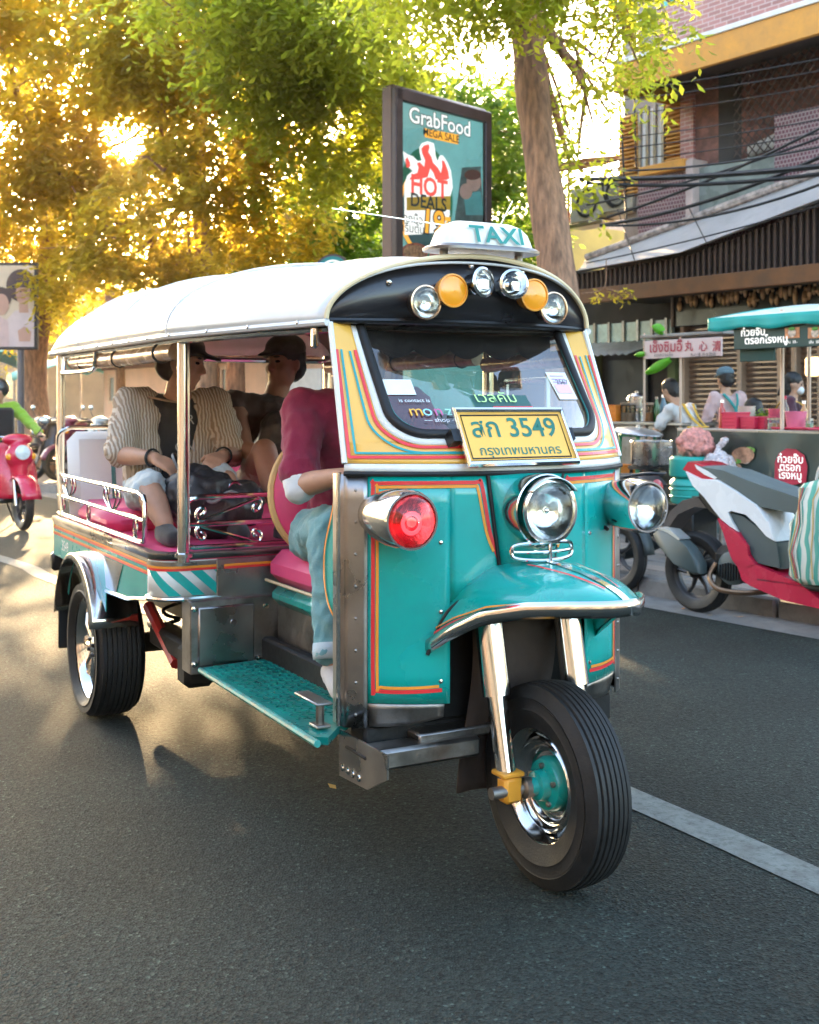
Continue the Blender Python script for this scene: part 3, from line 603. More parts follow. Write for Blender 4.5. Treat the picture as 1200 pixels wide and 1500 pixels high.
# ================================================================ trees
barkm = mat('bark', (.30, .16, .095), .9, var=.5, vs=7, bump=1.0, bs=16, stretch=(3.5, 3.5, .7), dirt=.5, dirtc=(.07, .05, .035))
leaf_gold = mat_leaf('leaf_gold', (.13, .125, .014), (.24, .19, .02), (.95, .74, .06), .68)
leaf_lime = mat_leaf('leaf_lime', (.10, .15, .014), (.20, .20, .022), (.80, .82, .06), .65)
leaf_green = mat_leaf('leaf_green', (.03, .09, .012), (.09, .16, .02), (.42, .66, .06), .55)
GAPS = []                                                    # openings in the crowns: (point, direction, radius)
def leaves(sprays, rs, size=(.05, .085), per=14, length=.36, droop=.5, width=.42):
    """sprays: array of twig bases (n,3); returns a mesh of separate leaflets set pairwise along each twig"""
    n = len(sprays); g = np.random.default_rng(rs); B = np.asarray(sprays, float)
    az = g.uniform(0, 2 * np.pi, n); el = g.uniform(-1.0, .45, n) - droop * .5
    d = np.stack([np.cos(az) * np.cos(el), np.sin(az) * np.cos(el), np.sin(el)], 1)
    L = length * g.uniform(.6, 1.3, n)
    t = (np.arange(per) + .5) / per
    P = B[:, None, :] + d[:, None, :] * (L[:, None, None] * t[None, :, None]); P[:, :, 2] -= droop * L[:, None] * (t[None, :] ** 2) * .6
    P = P.reshape(-1, 3) + g.normal(0, .012, (n * per, 3))
    side = np.where(np.arange(per) % 2 == 0, 1.0, -1.0); side = np.tile(side, n)
    dd = np.repeat(d, per, 0); up = np.array([0, 0, 1.0]); lat = np.cross(dd, up); lat /= (np.linalg.norm(lat, axis=1, keepdims=True) + 1e-6)
    ld = lat * side[:, None] * .85 + dd * .5 + g.normal(0, .28, dd.shape); ld[:, 2] -= .25; ld /= np.linalg.norm(ld, axis=1, keepdims=True)
    nr = np.cross(ld, np.cross(dd, up) + g.normal(0, .5, dd.shape)); wd = np.cross(ld, up + g.normal(0, .45, dd.shape)); wd /= (np.linalg.norm(wd, axis=1, keepdims=True) + 1e-6)
    s = g.uniform(size[0], size[1], len(P))[:, None]; nrm = np.cross(ld, wd)
    a = P; b = P + ld * s * .5 + wd * s * width * .5 + nrm * s * .05; c = P + ld * s - nrm * s * .08; e = P + ld * s * .5 - wd * s * width * .5 + nrm * s * .05
    V = np.stack([a, b, c, e], 1).reshape(-1, 3); return V
def quad_mesh(name, V, m, parent):
    me = bpy.data.meshes.new(name); n = len(V) // 4
    me.vertices.add(len(V)); me.vertices.foreach_set('co', V.astype(np.float32).ravel())
    me.loops.add(len(V)); me.loops.foreach_set('vertex_index', np.arange(len(V), dtype=np.int32))
    me.polygons.add(n); me.polygons.foreach_set('loop_start', np.arange(0, len(V), 4, dtype=np.int32))
    me.update(); me.validate(); me.materials.append(m)
    o = bpy.data.objects.new(name, me); COL.objects.link(o); o.parent = parent; return o
def crown_points(blobs, n, rs, hollow=.45):
    g = np.random.default_rng(rs); vol = np.array([b[1][0] * b[1][1] * b[1][2] for b in blobs]) ** .8; k = g.choice(len(blobs), n, p=vol / vol.sum())
    u = g.normal(size=(n, 3)); u /= np.linalg.norm(u, axis=1, keepdims=True); r = (hollow + (1 - hollow) * g.uniform(size=n) ** .6)
    C = np.array([b[0] for b in blobs])[k]; Rr = np.array([b[1] for b in blobs])[k]
    return C + u * Rr * r[:, None]
def clumpy(P, rs, keep=.62, scale=.75):
    """thin the crown unevenly so that dense clumps and gaps form"""
    g = np.random.default_rng(rs); seeds = P[g.choice(len(P), max(8, len(P) // 28), replace=False)]
    d = np.full(len(P), 9.0)
    for s in seeds: d = np.minimum(d, ((P - s) ** 2).sum(1))
    th = np.quantile(d, keep); return P[d < th]
def open_gaps(P):
    m = np.ones(len(P), bool)
    for p, d, r in GAPS:
        p = np.array(p); d = np.array(d); v = P - p; t = v @ d; q = v - t[:, None] * d; m &= ((q ** 2).sum(1) > r * r) | (t < 0)
    return P[m]
def tree(name, label, base, path, radii, blobs, n, lm, rs, group=None, size=(.05, .085), droop=.5, per=14, keep=.62, length=.36, limbs=True):
    base = Vector(base); e = empty(name, base); tag(e, label, 'tree', group)
    pts = smoothpath([Vector(p) - base for p in path], 5); m = len(pts); rr = [lerpt(i / (m - 1), np.linspace(0, 1, len(radii)), radii) for i in range(m)]
    g = random.Random(rs)
    rr = [r * (1 + .06 * g.uniform(-1, 1)) for r in rr]
    tk = MB().tube(pts, rr, 14).build('trunk', barkm, e, ang=80)
    if limbs:
        top = pts[-1]
        for k, b in enumerate(blobs):
            c = Vector(b[0]) - base; i = min(m - 1, int(m * (.62 + .36 * g.random()))); s = pts[i]; mid = s.lerp(c, .5) + Vector((g.uniform(-.2, .2), g.uniform(-.2, .2), g.uniform(-.1, .25)))
            r0 = rr[i] * .55; lp = smoothpath([s, mid, c], 5)
            MB().tube(lp, [r0 * (1 - .75 * j / (len(lp) - 1)) for j in range(len(lp))], 8).build('limb', barkm, e, ang=80)
            q = MB()
            for _ in range(5):
                t = c + Vector((g.uniform(-1, 1) * b[1][0], g.uniform(-1, 1) * b[1][1], g.uniform(-1, 1) * b[1][2])) * .75; st = lp[g.randrange(4, len(lp))]
                q.tube([st, st.lerp(t, .5) + Vector((0, 0, .08)), t], [r0 * .35, r0 * .22, r0 * .1], 5)
            tag(q.build('twigs', barkm, e), kind='stuff')
    P = open_gaps(clumpy(crown_points(blobs, n, rs), rs + 1, keep)) - np.array(base)
    V = leaves(P, rs + 2, size, per, length, droop); tag(quad_mesh('crown', V, lm, e), kind='stuff')
    return e
def blob(px, py, Y, rx, ry, rz): p = at(px, py, Y); return ((p.x, p.y, p.z), (rx, ry * .75, rz))
s_ = np.array(SUN_DIR)
# the sun shows through one opening, and reaches the road behind the taxi through another
GAPS.append((np.array([0, 0, CAM_H]), s_, .40))
for px, py, r in ((215, 985, .62), (280, 1005, .55), (60, 930, .5), (20, 790, .7), (75, 755, .6)):
    GAPS.append((np.array(gnd(px, py)), s_, r))
# big street tree behind the taxi: bare trunk, hanging sprays
b0 = onC(858, 800, 6.95); b0.z = KH
tree('street_tree', 'tall street tree with thick bare brown trunk rising behind the taxi roof', b0, [b0, onC(818, 420, 6.95), onC(795, 250, 6.95), onC(775, 80, 6.95), onC(772, -120, 6.95), onC(790, -330, 6.95)], [.22, .165, .150, .145, .14, .12],
     [blob(690, -40, 9.2, .85, .8, .40), blob(830, -60, 9.3, 1.0, 1.0, .4), blob(860, 130, 10.5, .35, .4, .8), blob(1000, -20, 8.2, .45, .5, .28), blob(930, 60, 9.6, .32, .4, .34), blob(835, 240, 10.8, .28, .3, .75), blob(610, -20, 10.5, .7, .7, .4), blob(760, -120, 8.8, 1.6, 1.3, .5)], 1300, leaf_lime, 11, size=(.065, .11), per=12, droop=.8, keep=.7)
# golden back-lit trees on the left
G = 'back-lit trees along the pavement'
b1 = onC(62, 660, 7.3); b1.z = KH
tree('street_tree', 'leaning street tree behind the poster board with golden back-lit leaves', b1, [b1, onC(50, 540, 7.3), onC(66, 420, 7.3), onC(72, 330, 7.3), onC(48, 230, 7.3), onC(30, 60, 7.3)], [.26, .22, .19, .17, .14, .10],
     [blob(-40, 200, 20, 1.8, 1.6, 1.6), blob(80, 90, 19, 1.9, 1.5, 1.0), blob(60, 300, 20, 1.2, 1.2, .9), blob(-60, 360, 21, 1.2, 1.2, .6), blob(180, 330, 18, 1.0, 1.0, .7), blob(120, 20, 17, 1.9, 1.4, .9), blob(0, -40, 17, 1.6, 1.3, .9), blob(20, 380, 21, 1.5, 1.0, .8), blob(130, 200, 19, 1.3, 1.0, .9), blob(200, 200, 19, 1.0, .8, .9), blob(150, 270, 19.5, 1.1, .8, .8), blob(190, 120, 18.5, 1.0, .8, .6), blob(90, 250, 19.5, 1.0, .8, .9)], 4000, leaf_gold, 21, size=(.10, .18), per=12, length=.46, keep=.9)
b2 = onC(303, 640, 8.3); b2.z = KH
tree('street_tree', 'slim street tree with dense golden crown above the taxi roof', b2, [b2, onC(302, 500, 8.3), onC(300, 380, 8.3), onC(290, 260, 8.3), onC(300, 120, 8.3)], [.20, .16, .14, .12, .08],
     [blob(300, 60, 16, 1.5, 1.3, .9), blob(230, 150, 17, 1.0, 1.2, .8), blob(330, 230, 16.5, 1.0, 1.0, .8), blob(200, 370, 18, 1.1, 1.1, .5), blob(400, 330, 17, .9, 1.0, .7), blob(280, 400, 18, 1.2, 1.0, .4), blob(120, 400, 19, 1.0, 1.0, .5), blob(240, 250, 16, .9, .8, .7), blob(200, 40, 16, 1.3, 1.0, .8), blob(380, 160, 16, .9, .9, .8)], 3000, leaf_gold, 31, keep=.85, size=(.10, .17), per=12, length=.46)
b3 = onC(345, 640, 9.0); b3.z = KH
tree('street_tree', 'forked street tree with yellow-green crown beside the advertising column', b3, [b3, onC(345, 480, 9.0), onC(348, 360, 9.0), onC(342, 250, 9.0), onC(372, 100, 9.0)], [.17, .14, .12, .10, .07],
     [blob(430, 30, 14, 1.3, 1.2, .8), blob(480, 160, 15, 1.0, 1.0, .9), blob(540, 60, 14, 1.0, 1.0, .7), blob(430, 240, 16, .8, .8, .6), blob(520, 10, 12.5, .9, .8, .35), blob(330, -10, 13, 1.2, .9, .5), blob(400, 110, 14.5, .9, .9, .6), blob(460, -30, 13, 1.2, .9, .4), blob(560, 130, 15.5, .7, .8, .6)], 2500, leaf_lime, 41, keep=.82, size=(.09, .16), per=12, length=.46)
b4 = onC(470, 660, 11.0); b4.z = KH
tree('street_tree', 'bushy dark green tree behind the advertising column', b4, [b4, onC(470, 480, 11.0), onC(480, 330, 11.0), onC(500, 200, 11.0)], [.18, .15, .12, .08],
     [blob(500, 280, 19, 1.2, 1.2, 1.0), blob(450, 380, 19, 1.1, 1.0, .6), blob(700, 200, 17, .8, .9, 1.1), blob(740, 320, 17, .8, .8, .9), blob(590, 160, 18, .9, .9, .8), blob(640, 380, 18, 1.4, 1.0, .6), blob(760, 180, 18, .8, .8, .8)], 3200, leaf_green, 51, size=(.09, .15), per=12, length=.42, keep=.9)
b5 = onC(180, 640, 9.6); b5.z = KH
tree('street_tree', 'low spreading tree with orange-lit leaves over the parked motorbikes', b5, [b5, onC(178, 520, 9.6), onC(160, 420, 9.6), onC(190, 330, 9.6)], [.16, .13, .10, .06],
     [blob(200, 400, 22, 1.4, 1.2, .5), blob(110, 440, 22, 1.1, 1.0, .5), blob(330, 360, 22, 1.3, 1.0, .6), blob(20, 450, 23, 1.0, 1.0, .5)], 1700, leaf_gold, 61, size=(.09, .15), per=12, length=.46, keep=.9)
# small leafy shoot hanging in front of the shop
sh = empty('leafy_shoot', onC(888, 430, 8.6)); tag(sh, 'thin drooping shoot with small yellow leaves hanging before the dark shop front', 'plant')
q = MB().tube(smoothpath([(-.25, 0, .0), (-.02, 0, .06), (0, 0, .35)], 4), .005, 5); q.tube(smoothpath([(0, 0, .05), (.15, 0, .02), (.24, 0, -.01)], 4), .004, 5); q.build('stem', barkm, sh)
gq = np.random.default_rng(5); Pp = np.concatenate([np.stack([gq.uniform(-.12, -.02, 8), gq.normal(0, .03, 8), gq.uniform(-.03, .06, 8)], 1), np.stack([gq.uniform(.05, .25, 14), gq.normal(0, .03, 14), gq.uniform(-.04, .05, 14)], 1)])
tag(quad_mesh('foliage', leaves(Pp, 6, (.05, .08), 3, .07, .6), leaf_gold, sh), kind='stuff')
# far green at the end of the street
fw_ = empty('distant_trees', (0, 0, 0)); tag(fw_, kind='stuff', label='far mass of back-lit trees closing the street', cat='trees')
far_b = [blob(px, py, 46, 4.2, 3, 3.0) for px, py in ((-250, 420), (-120, 330), (20, 420), (150, 380), (280, 420), (420, 400), (560, 420), (-350, 350), (660, 440))]
tag(quad_mesh('foliage', leaves(open_gaps(clumpy(crown_points(far_b, 6000, 77), 78, .9)), 79, (.13, .24), 12, .8), leaf_gold, fw_), kind='stuff')

# fallen leaves along the gutter and on the road
fl = None
for k, (px, py, lb) in enumerate(((1001, 893, 'curled orange fallen leaf below the scooter rear wheel'), (1040, 903, 'flat yellow fallen leaf in the gutter beside the scooter'), (1085, 906, 'pale fallen leaf in the gutter under the scooter'), (1165, 905, 'brown curled leaf in the gutter below the woven bag'), (945, 864, 'orange fallen leaf lying against the kerb'), (487, 1156, 'small orange leaf on the asphalt in the taxi shadow'))):
    p = gnd(px, py); V = leaves(np.array([[0, 0, 0.012]]), 90 + k, (.06, .075), 1, .02, .1); V -= V.mean(0); V[:, 2] = V[:, 2] * .35; V[:, 2] -= V[:, 2].min()
    o = quad_mesh('fallen_leaf', V, mat('dry_leaf_%d' % (k % 2), ((.55, .22, .04), (.5, .34, .10))[k % 2], .7), None); o.location = (p.x, p.y, .007); tag(o, lb, 'leaf', 'fallen leaves')
# ================================================================ the tuk-tuk
TH = R_(28.5)
TUK = empty('tuk_tuk', (240 / 526.0, F_PX / 526.0, 0), TH - math.pi / 2)
tag(TUK, 'teal and yellow three-wheeled taxi with white canvas roof carrying passengers', 'tuk-tuk')
def tloc(px, py, x=None, r=None, z=None):                   # photo pixel -> vehicle coordinates (forward, right, up)
    H = Vector((math.sin(TH), -math.cos(TH), 0)); Rr = Vector((-math.cos(TH), -math.sin(TH), 0))
    d = Vector((0, 0, CAM_H)) - Vector(TUK.location); c = [d.dot(H), d.dot(Rr), CAM_H]; q = ray(px, py); d = [q.dot(H), q.dot(Rr), q.z]
    i, v = (0, x) if x is not None else (1, r) if r is not None else (2, z)
    t = (v - c[i]) / d[i]; return Vector([c[k] + d[k] * t for k in range(3)])
def tb(mb, name, m, parent=None, **k): return mb.build(name, m, parent or TUK, flip=True, **k)
XE, BB = -0.43, 0.2
def SX(r): return XE + BB * (1 - (min(abs(r), .5) / .5) ** 2.2)
def SN(r):
    a = min(abs(r), .5); d = -BB * 2.2 * (a / .5) ** 1.2 / .5 * (1 if r >= 0 else -1); return Vector((1, -d, 0)).normalized()
def cow(r, z, off=0.0): return Vector((SX(r), r, z)) + SN(r) * off

# ---- lower cowl
for s in (1, -1):
    m = MB()
    m.grid(lambda u, v: cow(s * (0.24 + .207 * u), .505 + .66 * v), 12, 8)
    m.grid(lambda u, v: cow(s * (0.09 + .15 * u), .80 + .365 * v), 8, 6)
    fp = tb(m, 'front_panel', teal, solid=.004)
    def line(path, w, mm, off, nm):
        pts = smoothpath([(a, b, 0) for a, b in path], 5)
        q = MB().ribbon([cow(s * p.x, p.y) for p in pts], [SN(s * p.x) for p in pts], w, off); tb(q, nm, mm, fp)
    P0 = [(.10, .925), (.125, 1.0), (.15, 1.138), (.17, 1.142), (.30, 1.142), (.425, 1.140), (.434, 1.128), (.434, .9), (.434, .56), (.425, .542), (.35, .540), (.262, .545)]
    line(P0, .011, redl, .0042, 'pinstripe')
    P1 = [(.113, .94), (.136, 1.0), (.161, 1.124), (.175, 1.131), (.30, 1.131), (.415, 1.129), (.424, 1.118), (.424, .9), (.424, .57), (.416, .553), (.35, .551), (.27, .556)]
    line(P1, .0085, orangel, .0045, 'pinstripe')
    m = MB(); m.grid(lambda u, v: cow(s * (.4475 + .0525 * u), .432 + .733 * v, .002), 5, 10)
    m.grid(lambda u, v: Vector((XE - .075 * u, s * .5012, .432 + .733 * v)), 2, 10)
    tb(m, 'edge_band', steel, solid=.003)
    m = MB(); m.grid(lambda u, v: cow(s * (.255 + .192 * u), .432 + .03 * (1 - u) ** 2 + (.0715 - .03 * (1 - u) ** 2) * v, .001 - .02 * (1 - v)), 8, 4)
    tb(m, 'lower_skirt', steel_d, solid=.003)
    for z in np.linspace(.47, 1.12, 8): tb(MB().ell(cow(s * .474, z, .003), (.004, .0055, .0055), None, 8, 5), 'rivet', steel_d, fp)
    for z in (.60, .80, 1.0): tb(MB().lathe([(.001, .004), (.006, .003), (.007, 0)], cow(s * .265, z - .03, .002), SN(s * .265), 8), 'screw', chrome, fp)
    m = MB().tube([(XE - .03, s * .505, .43), (XE - .03, s * .505, 1.17)], .008, 8)
    tb(m, 'edge_tube', chrome)
# ---- nose with crease lines
def NW(z): return lerpt(z, [.86, .9, 1.165], [.088, .094, .130])
def NX(r, z):
    w = NW(z); b = lerpt(z, [.86, .95, 1.07, 1.165], [.085, .085, .065, .016]); return SX(w) + .006 + b * (1 - (r / w) ** 2)
nose = tb(MB().grid(lambda u, v: Vector((NX((2 * u - 1) * NW(.86 + .305 * v), .86 + .305 * v), (2 * u - 1) * NW(.86 + .305 * v), .86 + .305 * v)), 12, 10), 'nose_panel', teal, solid=.004)
for s in (1, -1):
    tb(MB().tube([cow(s * (NW(z) + .002), z, .006) for z in np.linspace(.885, 1.165, 10)], .0062, 8), 'crease_rubber', black)
tb(MB().tube([cow(r, 1.168, .007) for r in np.linspace(-.5, .5, 41)], .0075, 8), 'belt_rubber', black)
bl = MB().grid(lambda u, v: cow(-.5 + u, 1.172 + .024 * v, .006 - .004 * v), 40, 1); tb(bl, 'belt_strip', whitep, solid=.004)

# ---- windscreen section
SH = 0.50
def W(r, s, off=0.0):                                        # r across, s up the sloping face (m)
    t = s / SH; b = cow(max(-.5, min(.5, r)), 1.196); b.x += .035 * max(0, 1 - (r / .5) ** 2) * min(1, s / .08); tp_ = Vector((-.635 + .05 * (r / .5) ** 2, r * .95, 1.615))
    p = b.lerp(tp_, t); b2 = cow(max(-.5, min(.5, r)) * .98, 1.196); nn = Vector((.80, 0.28 * r / .5 * (1.4 - t), .52)).normalized()
    return p + nn * off
def WN(r, s): return Vector((.80, .28 * r / .5 * (1.4 - s / SH), .52)).normalized()
def hwg(s, d=0.0):                                           # half width of the opening at height s, offset outward by d
    s0 = .098 - d; Rr = .085 + d * .6; s1 = .492
    h = lerpt(s, [.08, .49], [.366, .388]) + d
    if s < s0 + Rr: h -= Rr - math.sqrt(max(0, Rr * Rr - (Rr - max(0, s - s0)) ** 2))
    return h
def loop(d, n=14, m=24):
    s0 = .098 - d; s1 = .492; P = []
    for k in range(m + 1):
        f = (k / m); f = f ** 1.8; s = s1 - (s1 - s0) * (1 - (1 - (1 - f))) if 0 else s1 + (s0 - s1) * (1 - (1 - k / m) ** 1.8)
        P.append((hwg(s, d), s))
    h = hwg(s0, d)
    for k in range(1, n): P.append((h - 2 * h * k / n, s0))
    for k in range(m, -1, -1): P.append((-P[k][0], P[k][1]))
    return P
lo0, lo1 = loop(0.0), loop(.034)
def outer(p):
    r, s = p
    if s > .13: return (.5 * (1 if r > 0 else -1), s)
    return None
sur = MB(); sec0 = [W(r, s, .002) for r, s in lo0]; sec1 = [W(r, s, .002) for r, s in lo1]
sur.loft([sec0, sec1], caps=False, closed=False)
ws = tb(sur, 'windscreen_surround', whitep, solid=.004)
# yellow field: rows of the sloping face outside the white band
yl = MB(); NS = 40
for sg in (1, -1):
    rows = []
    for k in range(NS + 1):
        s = .001 + (.499) * k / NS
        inner = hwg(s, .034) if s >= .098 - .034 else 0.0
        rows.append([W(sg * (inner + (.5 - inner) * j / 10), s) for j in range(11)])
    yl.loft(rows, caps=False, closed=False)
tb(yl, 'surround_field', yellow, ws, solid=.004)
def wline(path, w, mm, off, k=4):
    pts = smoothpath([(a, b, 0) for a, b in path], k)
    return MB().ribbon([W(p.x, p.y) for p in pts], [WN(p.x, p.y) for p in pts], w, off)
for d, w, mm in ((.043, .010, redl), (.062, .007, teall)):
    lp = [(min(.492, abs(r)) * (1 if r > 0 else -1), s) for r, s in loop(d) if s < .40]
    tb(MB().ribbon([W(r, s) for r, s in lp], [WN(r, s) for r, s in lp], w, .0055), 'pinstripe', mm, ws)
for o, w, mm in ((.013, .010, redl), (.030, .007, teall)):
    for sg in (1, -1):
        pts = [(sg * (.5 - o * .9), s) for s in np.linspace(.40, .012 + o * .8, 12)] + [(sg * r, .010 + o * .8) for r in np.linspace(.5 - o * .9, 0, 16)]
        tb(MB().ribbon([W(r, s) for r, s in pts], [WN(r, s) for r, s in pts], w, .0058), 'pinstripe', mm, ws)
for sg in (1, -1):
    tb(MB().tube([W(sg * .5, s, .002) for s in np.linspace(0, .5, 14)], .009, 8), 'pillar_edge', whitep, ws)
gask = tb(MB().tube([W(r, s, .006) for r, s in lo0], .015, 10), 'window_rubber', black)
tb(MB().tube([W(r * .972, .012 + s * .965, .008) for r, s in lo0], .0045, 6), 'rubber_insert', mat('insert_teal', (.02, .2, .19), .3), gask)
gl = MB(); rows = []
for k in range(25):
    s = .099 + (.393) * (k / 24) ** 1.3; h = hwg(s); rows.append([W(-h + 2 * h * j / 16, s, .001) for j in range(17)])
gl.loft(rows, caps=False, closed=False); glass_o = tb(gl, 'windscreen', glass)
# stickers on the glass
def gtext(txt, r, s, size, mm, off=.006, **k):
    o = W(r, s, off); u = (W(r - .02, s) - W(r + .02, s)).normalized(); v = (W(r, s + .02) - W(r, s - .02)).normalized()
    q = MB().text(txt, o, u, v, size, **k); return tb(q, 'sticker_lettering', mm, glass_o, smooth=False)
def gcard(r, s, w, h, mm, off=.004, nm='sticker'):
    return tb(MB().grid(lambda a, b: W(r - w * (a - .5), s + h * (b - .5), off), 4, 3), nm, mm, glass_o)
wht = mat('white_print', (.8, .8, .78), .5, var=.03)
gcard(.315, .265, .09, .055, wht)
cols = [(.9, .45, .05), (.35, .7, .75), (.6, .12, .3), (.35, .65, .5), (.7, .1, .25)]
for i, ch in enumerate('monza'):
    gtext(ch, .292 - .0335 * i, .178, .058, mat('sticker_%d' % i, cols[i], .5, var=.03), off=.007)
gtext('is contact is', .285, .215, .02, wht, off=.007)
gtext('— shop —', .225, .146, .024, wht, off=.007)
gcard(-.01, .212, .21, .05, mat('sticker_dark', (.03, .1, .09), .5), .004)
gtext('เวลคัม', .01, .224, .06, mat('lime_print', (.5, .8, .3), .5), .008)
gcard(-.04, .188, .15, .014, redl, .006)
gcard(-.30, .275, .088, .105, mat('tax_disc', (.78, .80, .82), .5, var=.04), .004)
gcard(-.298, .262, .07, .035, mat('tax_pink', (.75, .45, .65), .5, var=.1), .006)
gtext('2567', -.305, .287, .028, mat('print_dark', (.03, .03, .04), .5), .007)
for k in range(3): gcard(-.295, .312 - .012 * k, .06, .005, mat('tax_lilac', (.5, .35, .6), .5), .006)
# ---- plate
pc = Vector((-.255, .022, 1.272)); pu = Vector((0, -1, 0)); pv = Vector((-.5, 0, .87)).normalized(); pn = Vector((.87, 0, .5)).normalized()
def pl(a, b, o=0.0): return pc + pu * a + pv * b + pn * o
def pbox(mb, a, b, w, h, o0, o1):
    Q = [pl(a - w / 2, b - h / 2, o) if k == 0 else pl(a + w / 2, b - h / 2, o) if k == 1 else pl(a + w / 2, b + h / 2, o) if k == 2 else pl(a - w / 2, b + h / 2, o) for o in (o0, o1) for k in range(4)]
    return mb.add(Q, [(0, 1, 2, 3), (4, 5, 6, 7), (0, 1, 5, 4), (1, 2, 6, 5), (2, 3, 7, 6), (3, 0, 4, 7)])
plate = tb(pbox(MB(), 0, 0, .372, .168, -.012, .004), 'licence_plate', yplate, smooth=False)
m = MB().tube([pl(a, b, .004) for a, b in ((-.19, -.088), (.19, -.088), (.19, .088), (-.19, .088))], .011, 8, closed=True); tb(m, 'plate_frame', chrome, plate)
m = MB().tube([pl(a, b, .005) for a, b in ((-.173, -.071), (.173, -.071), (.173, .071), (-.173, .071))], .0025, 6, closed=True); tb(m, 'plate_border', mat('plate_black', (.02, .02, .02), .5), plate)
m = MB().text('สก 3549', pl(0, .026, .0055), pu, pv, .090, off=.012, sx=.98); tb(m, 'plate_lettering', gtxt, plate, smooth=False)
m = MB().text('กรุงเทพมหานคร', pl(0, -.048, .0055), pu, pv, .042, off=.006, sx=1.05); tb(m, 'plate_lettering', gtxt, plate, smooth=False)
for a_, b_, w_, h_, o0, o1 in ((.20, .01, .03, .04, -.05, 0), (-.20, .01, .03, .04, -.05, 0), (0, -.02, .05, .06, -.06, -.013)): tb(pbox(MB(), a_, b_, w_, h_, o0, o1), 'plate_bracket', blackg, plate)
# ---- fascia with lamps under the roof edge
FXX = -.60
def fxr(r): return FXX + .10 * max(0, 1 - (r / .485) ** 2)
def arc(r): return 1.628 + .20 * max(0, 1 - (abs(r) / .485) ** 2.0) ** (1 / 2.0)
fas = MB(); rs = [.478 * math.sin(t) for t in np.linspace(-math.pi / 2, math.pi / 2, 41)]
fas.loft([[Vector((fxr(r) - .002, r, 1.622 + (arc(r) - 1.622) * v)) for r in rs] for v in (0, .5, 1)], caps=False, closed=False)
fa = tb(fas, 'roof_fascia', mat('fascia_black', (.016, .015, .018), .28, var=.2, coat=.3), solid=.006)
tb(MB().box((FXX - .03, 0, 1.612), (.05, .90, .02), b=.008), 'fascia_rail', blackg)
tb(MB().tube([(fxr(r) - .004, r, 1.624) for r in np.linspace(-.475, .475, 25)], .010, 8), 'fascia_lip', blackg)
tb(MB().loft([[Vector((fxr(r) - .01, r, 1.622)) for r in np.linspace(-.47, .47, 25)], [Vector((-.66, r, 1.604)) for r in np.linspace(-.47, .47, 25)]], caps=False, closed=False), 'fascia_underside', blackg)
tb(MB().tube([(fxr(.485 * math.sin(t)) + .014, .487 * math.sin(t), 1.628 + .204 * math.cos(t)) for t in np.linspace(-math.pi / 2, math.pi / 2, 41)], .008, 8), 'roof_piping', cream)
for r, z in ((.30, 1.742), (.03, 1.803), (-.17, 1.795), (-.36, 1.70)):
    tb(MB().ell((fxr(r) + .004, r, z), (.009, .011, .011), n=10, m=6), 'dome_bolt', chrome, fa)
refl = mat('lamp_reflector', (.86, .84, .8), .12, 1.0, var=.1, vs=30, bump=.25, bs=28)
def lamp(c, rad, dep, lens_m, house_m, name, d=(1, 0, 0), lensbulge=.2, refm=None):
    u, w, d = frame(d); c = Vector(c)
    h = MB().lathe([(rad * .55, -dep), (rad * .85, -dep * .75), (rad * 1.04, -dep * .12), (rad * 1.10, 0), (rad * 1.08, rad * .10), (rad * .98, rad * .12), (rad * .96, 0)], c, d, 28)
    ho = tb(h, name, house_m)
    tb(MB().lathe([(rad * .96, 0), (rad * .8, -rad * .25), (rad * .5, -rad * .45), (.001, -rad * .55)], c, d, 24), 'reflector', refm or refl, ho)
    tb(MB().lathe([(rad * .97, rad * .04), (rad * .75, rad * (.04 + lensbulge * .5)), (rad * .4, rad * (.04 + lensbulge * .85)), (.001, rad * (.04 + lensbulge))], c, d, 24), 'lens', lens_m, ho)
    if lens_m is lensg: tb(MB().ell(c - d * rad * .2, (rad * .14, rad * .14, rad * .14), n=10, m=6), 'bulb', refl, ho)
    return ho
for sg in (1, -1):
    lamp((fxr(.23) + .07, sg * .236 - .018, 1.678), .049, .06, lensg, mat('lamp_copper', (.62, .42, .28), .2, 1.0), 'spot_lamp')
    lamp((fxr(.15) + .07, sg * .150 - .020, 1.716), .048, .06, amber, mat('amber_rim', (.8, .33, .04), .25), 'fog_lamp')
    hn = MB().lathe([(.02, -.07), (.03, -.06), (.034, -.03), (.046, -.004), (.048, 0), (.04, .004), (.03, -.02), (.012, -.035), (.001, -.035)], (-.415, sg * .056 - .022, 1.745), (1, -sg * .25, .05), 20)
    hn.box((-.45, sg * .056 - .022, 1.738), (.07, .07, .06), b=.016); ho = tb(hn, 'horn_lamp', chrome)
    tb(MB().lathe([(.036, .002), (.02, .01), (.001, .013)], (-.415, sg * .056 - .022, 1.745), (1, -sg * .25, .05), 18), 'lens', lensg, ho)
# scalloped fringe hanging behind the glass
fr = MB(); n = 60; top = [Vector((-.68, -.40 + .80 * k / n, 1.60)) for k in range(n + 1)]
fr.loft([top, [Vector((-.68, -.40 + .80 * k / n, 1.545 - .028 * abs(math.sin(k / n * math.pi * 6)))) for k in range(n + 1)]], caps=False, closed=False)
tb(fr, 'sun_fringe', mat('fringe', (.10, .045, .04), .7), solid=.003)
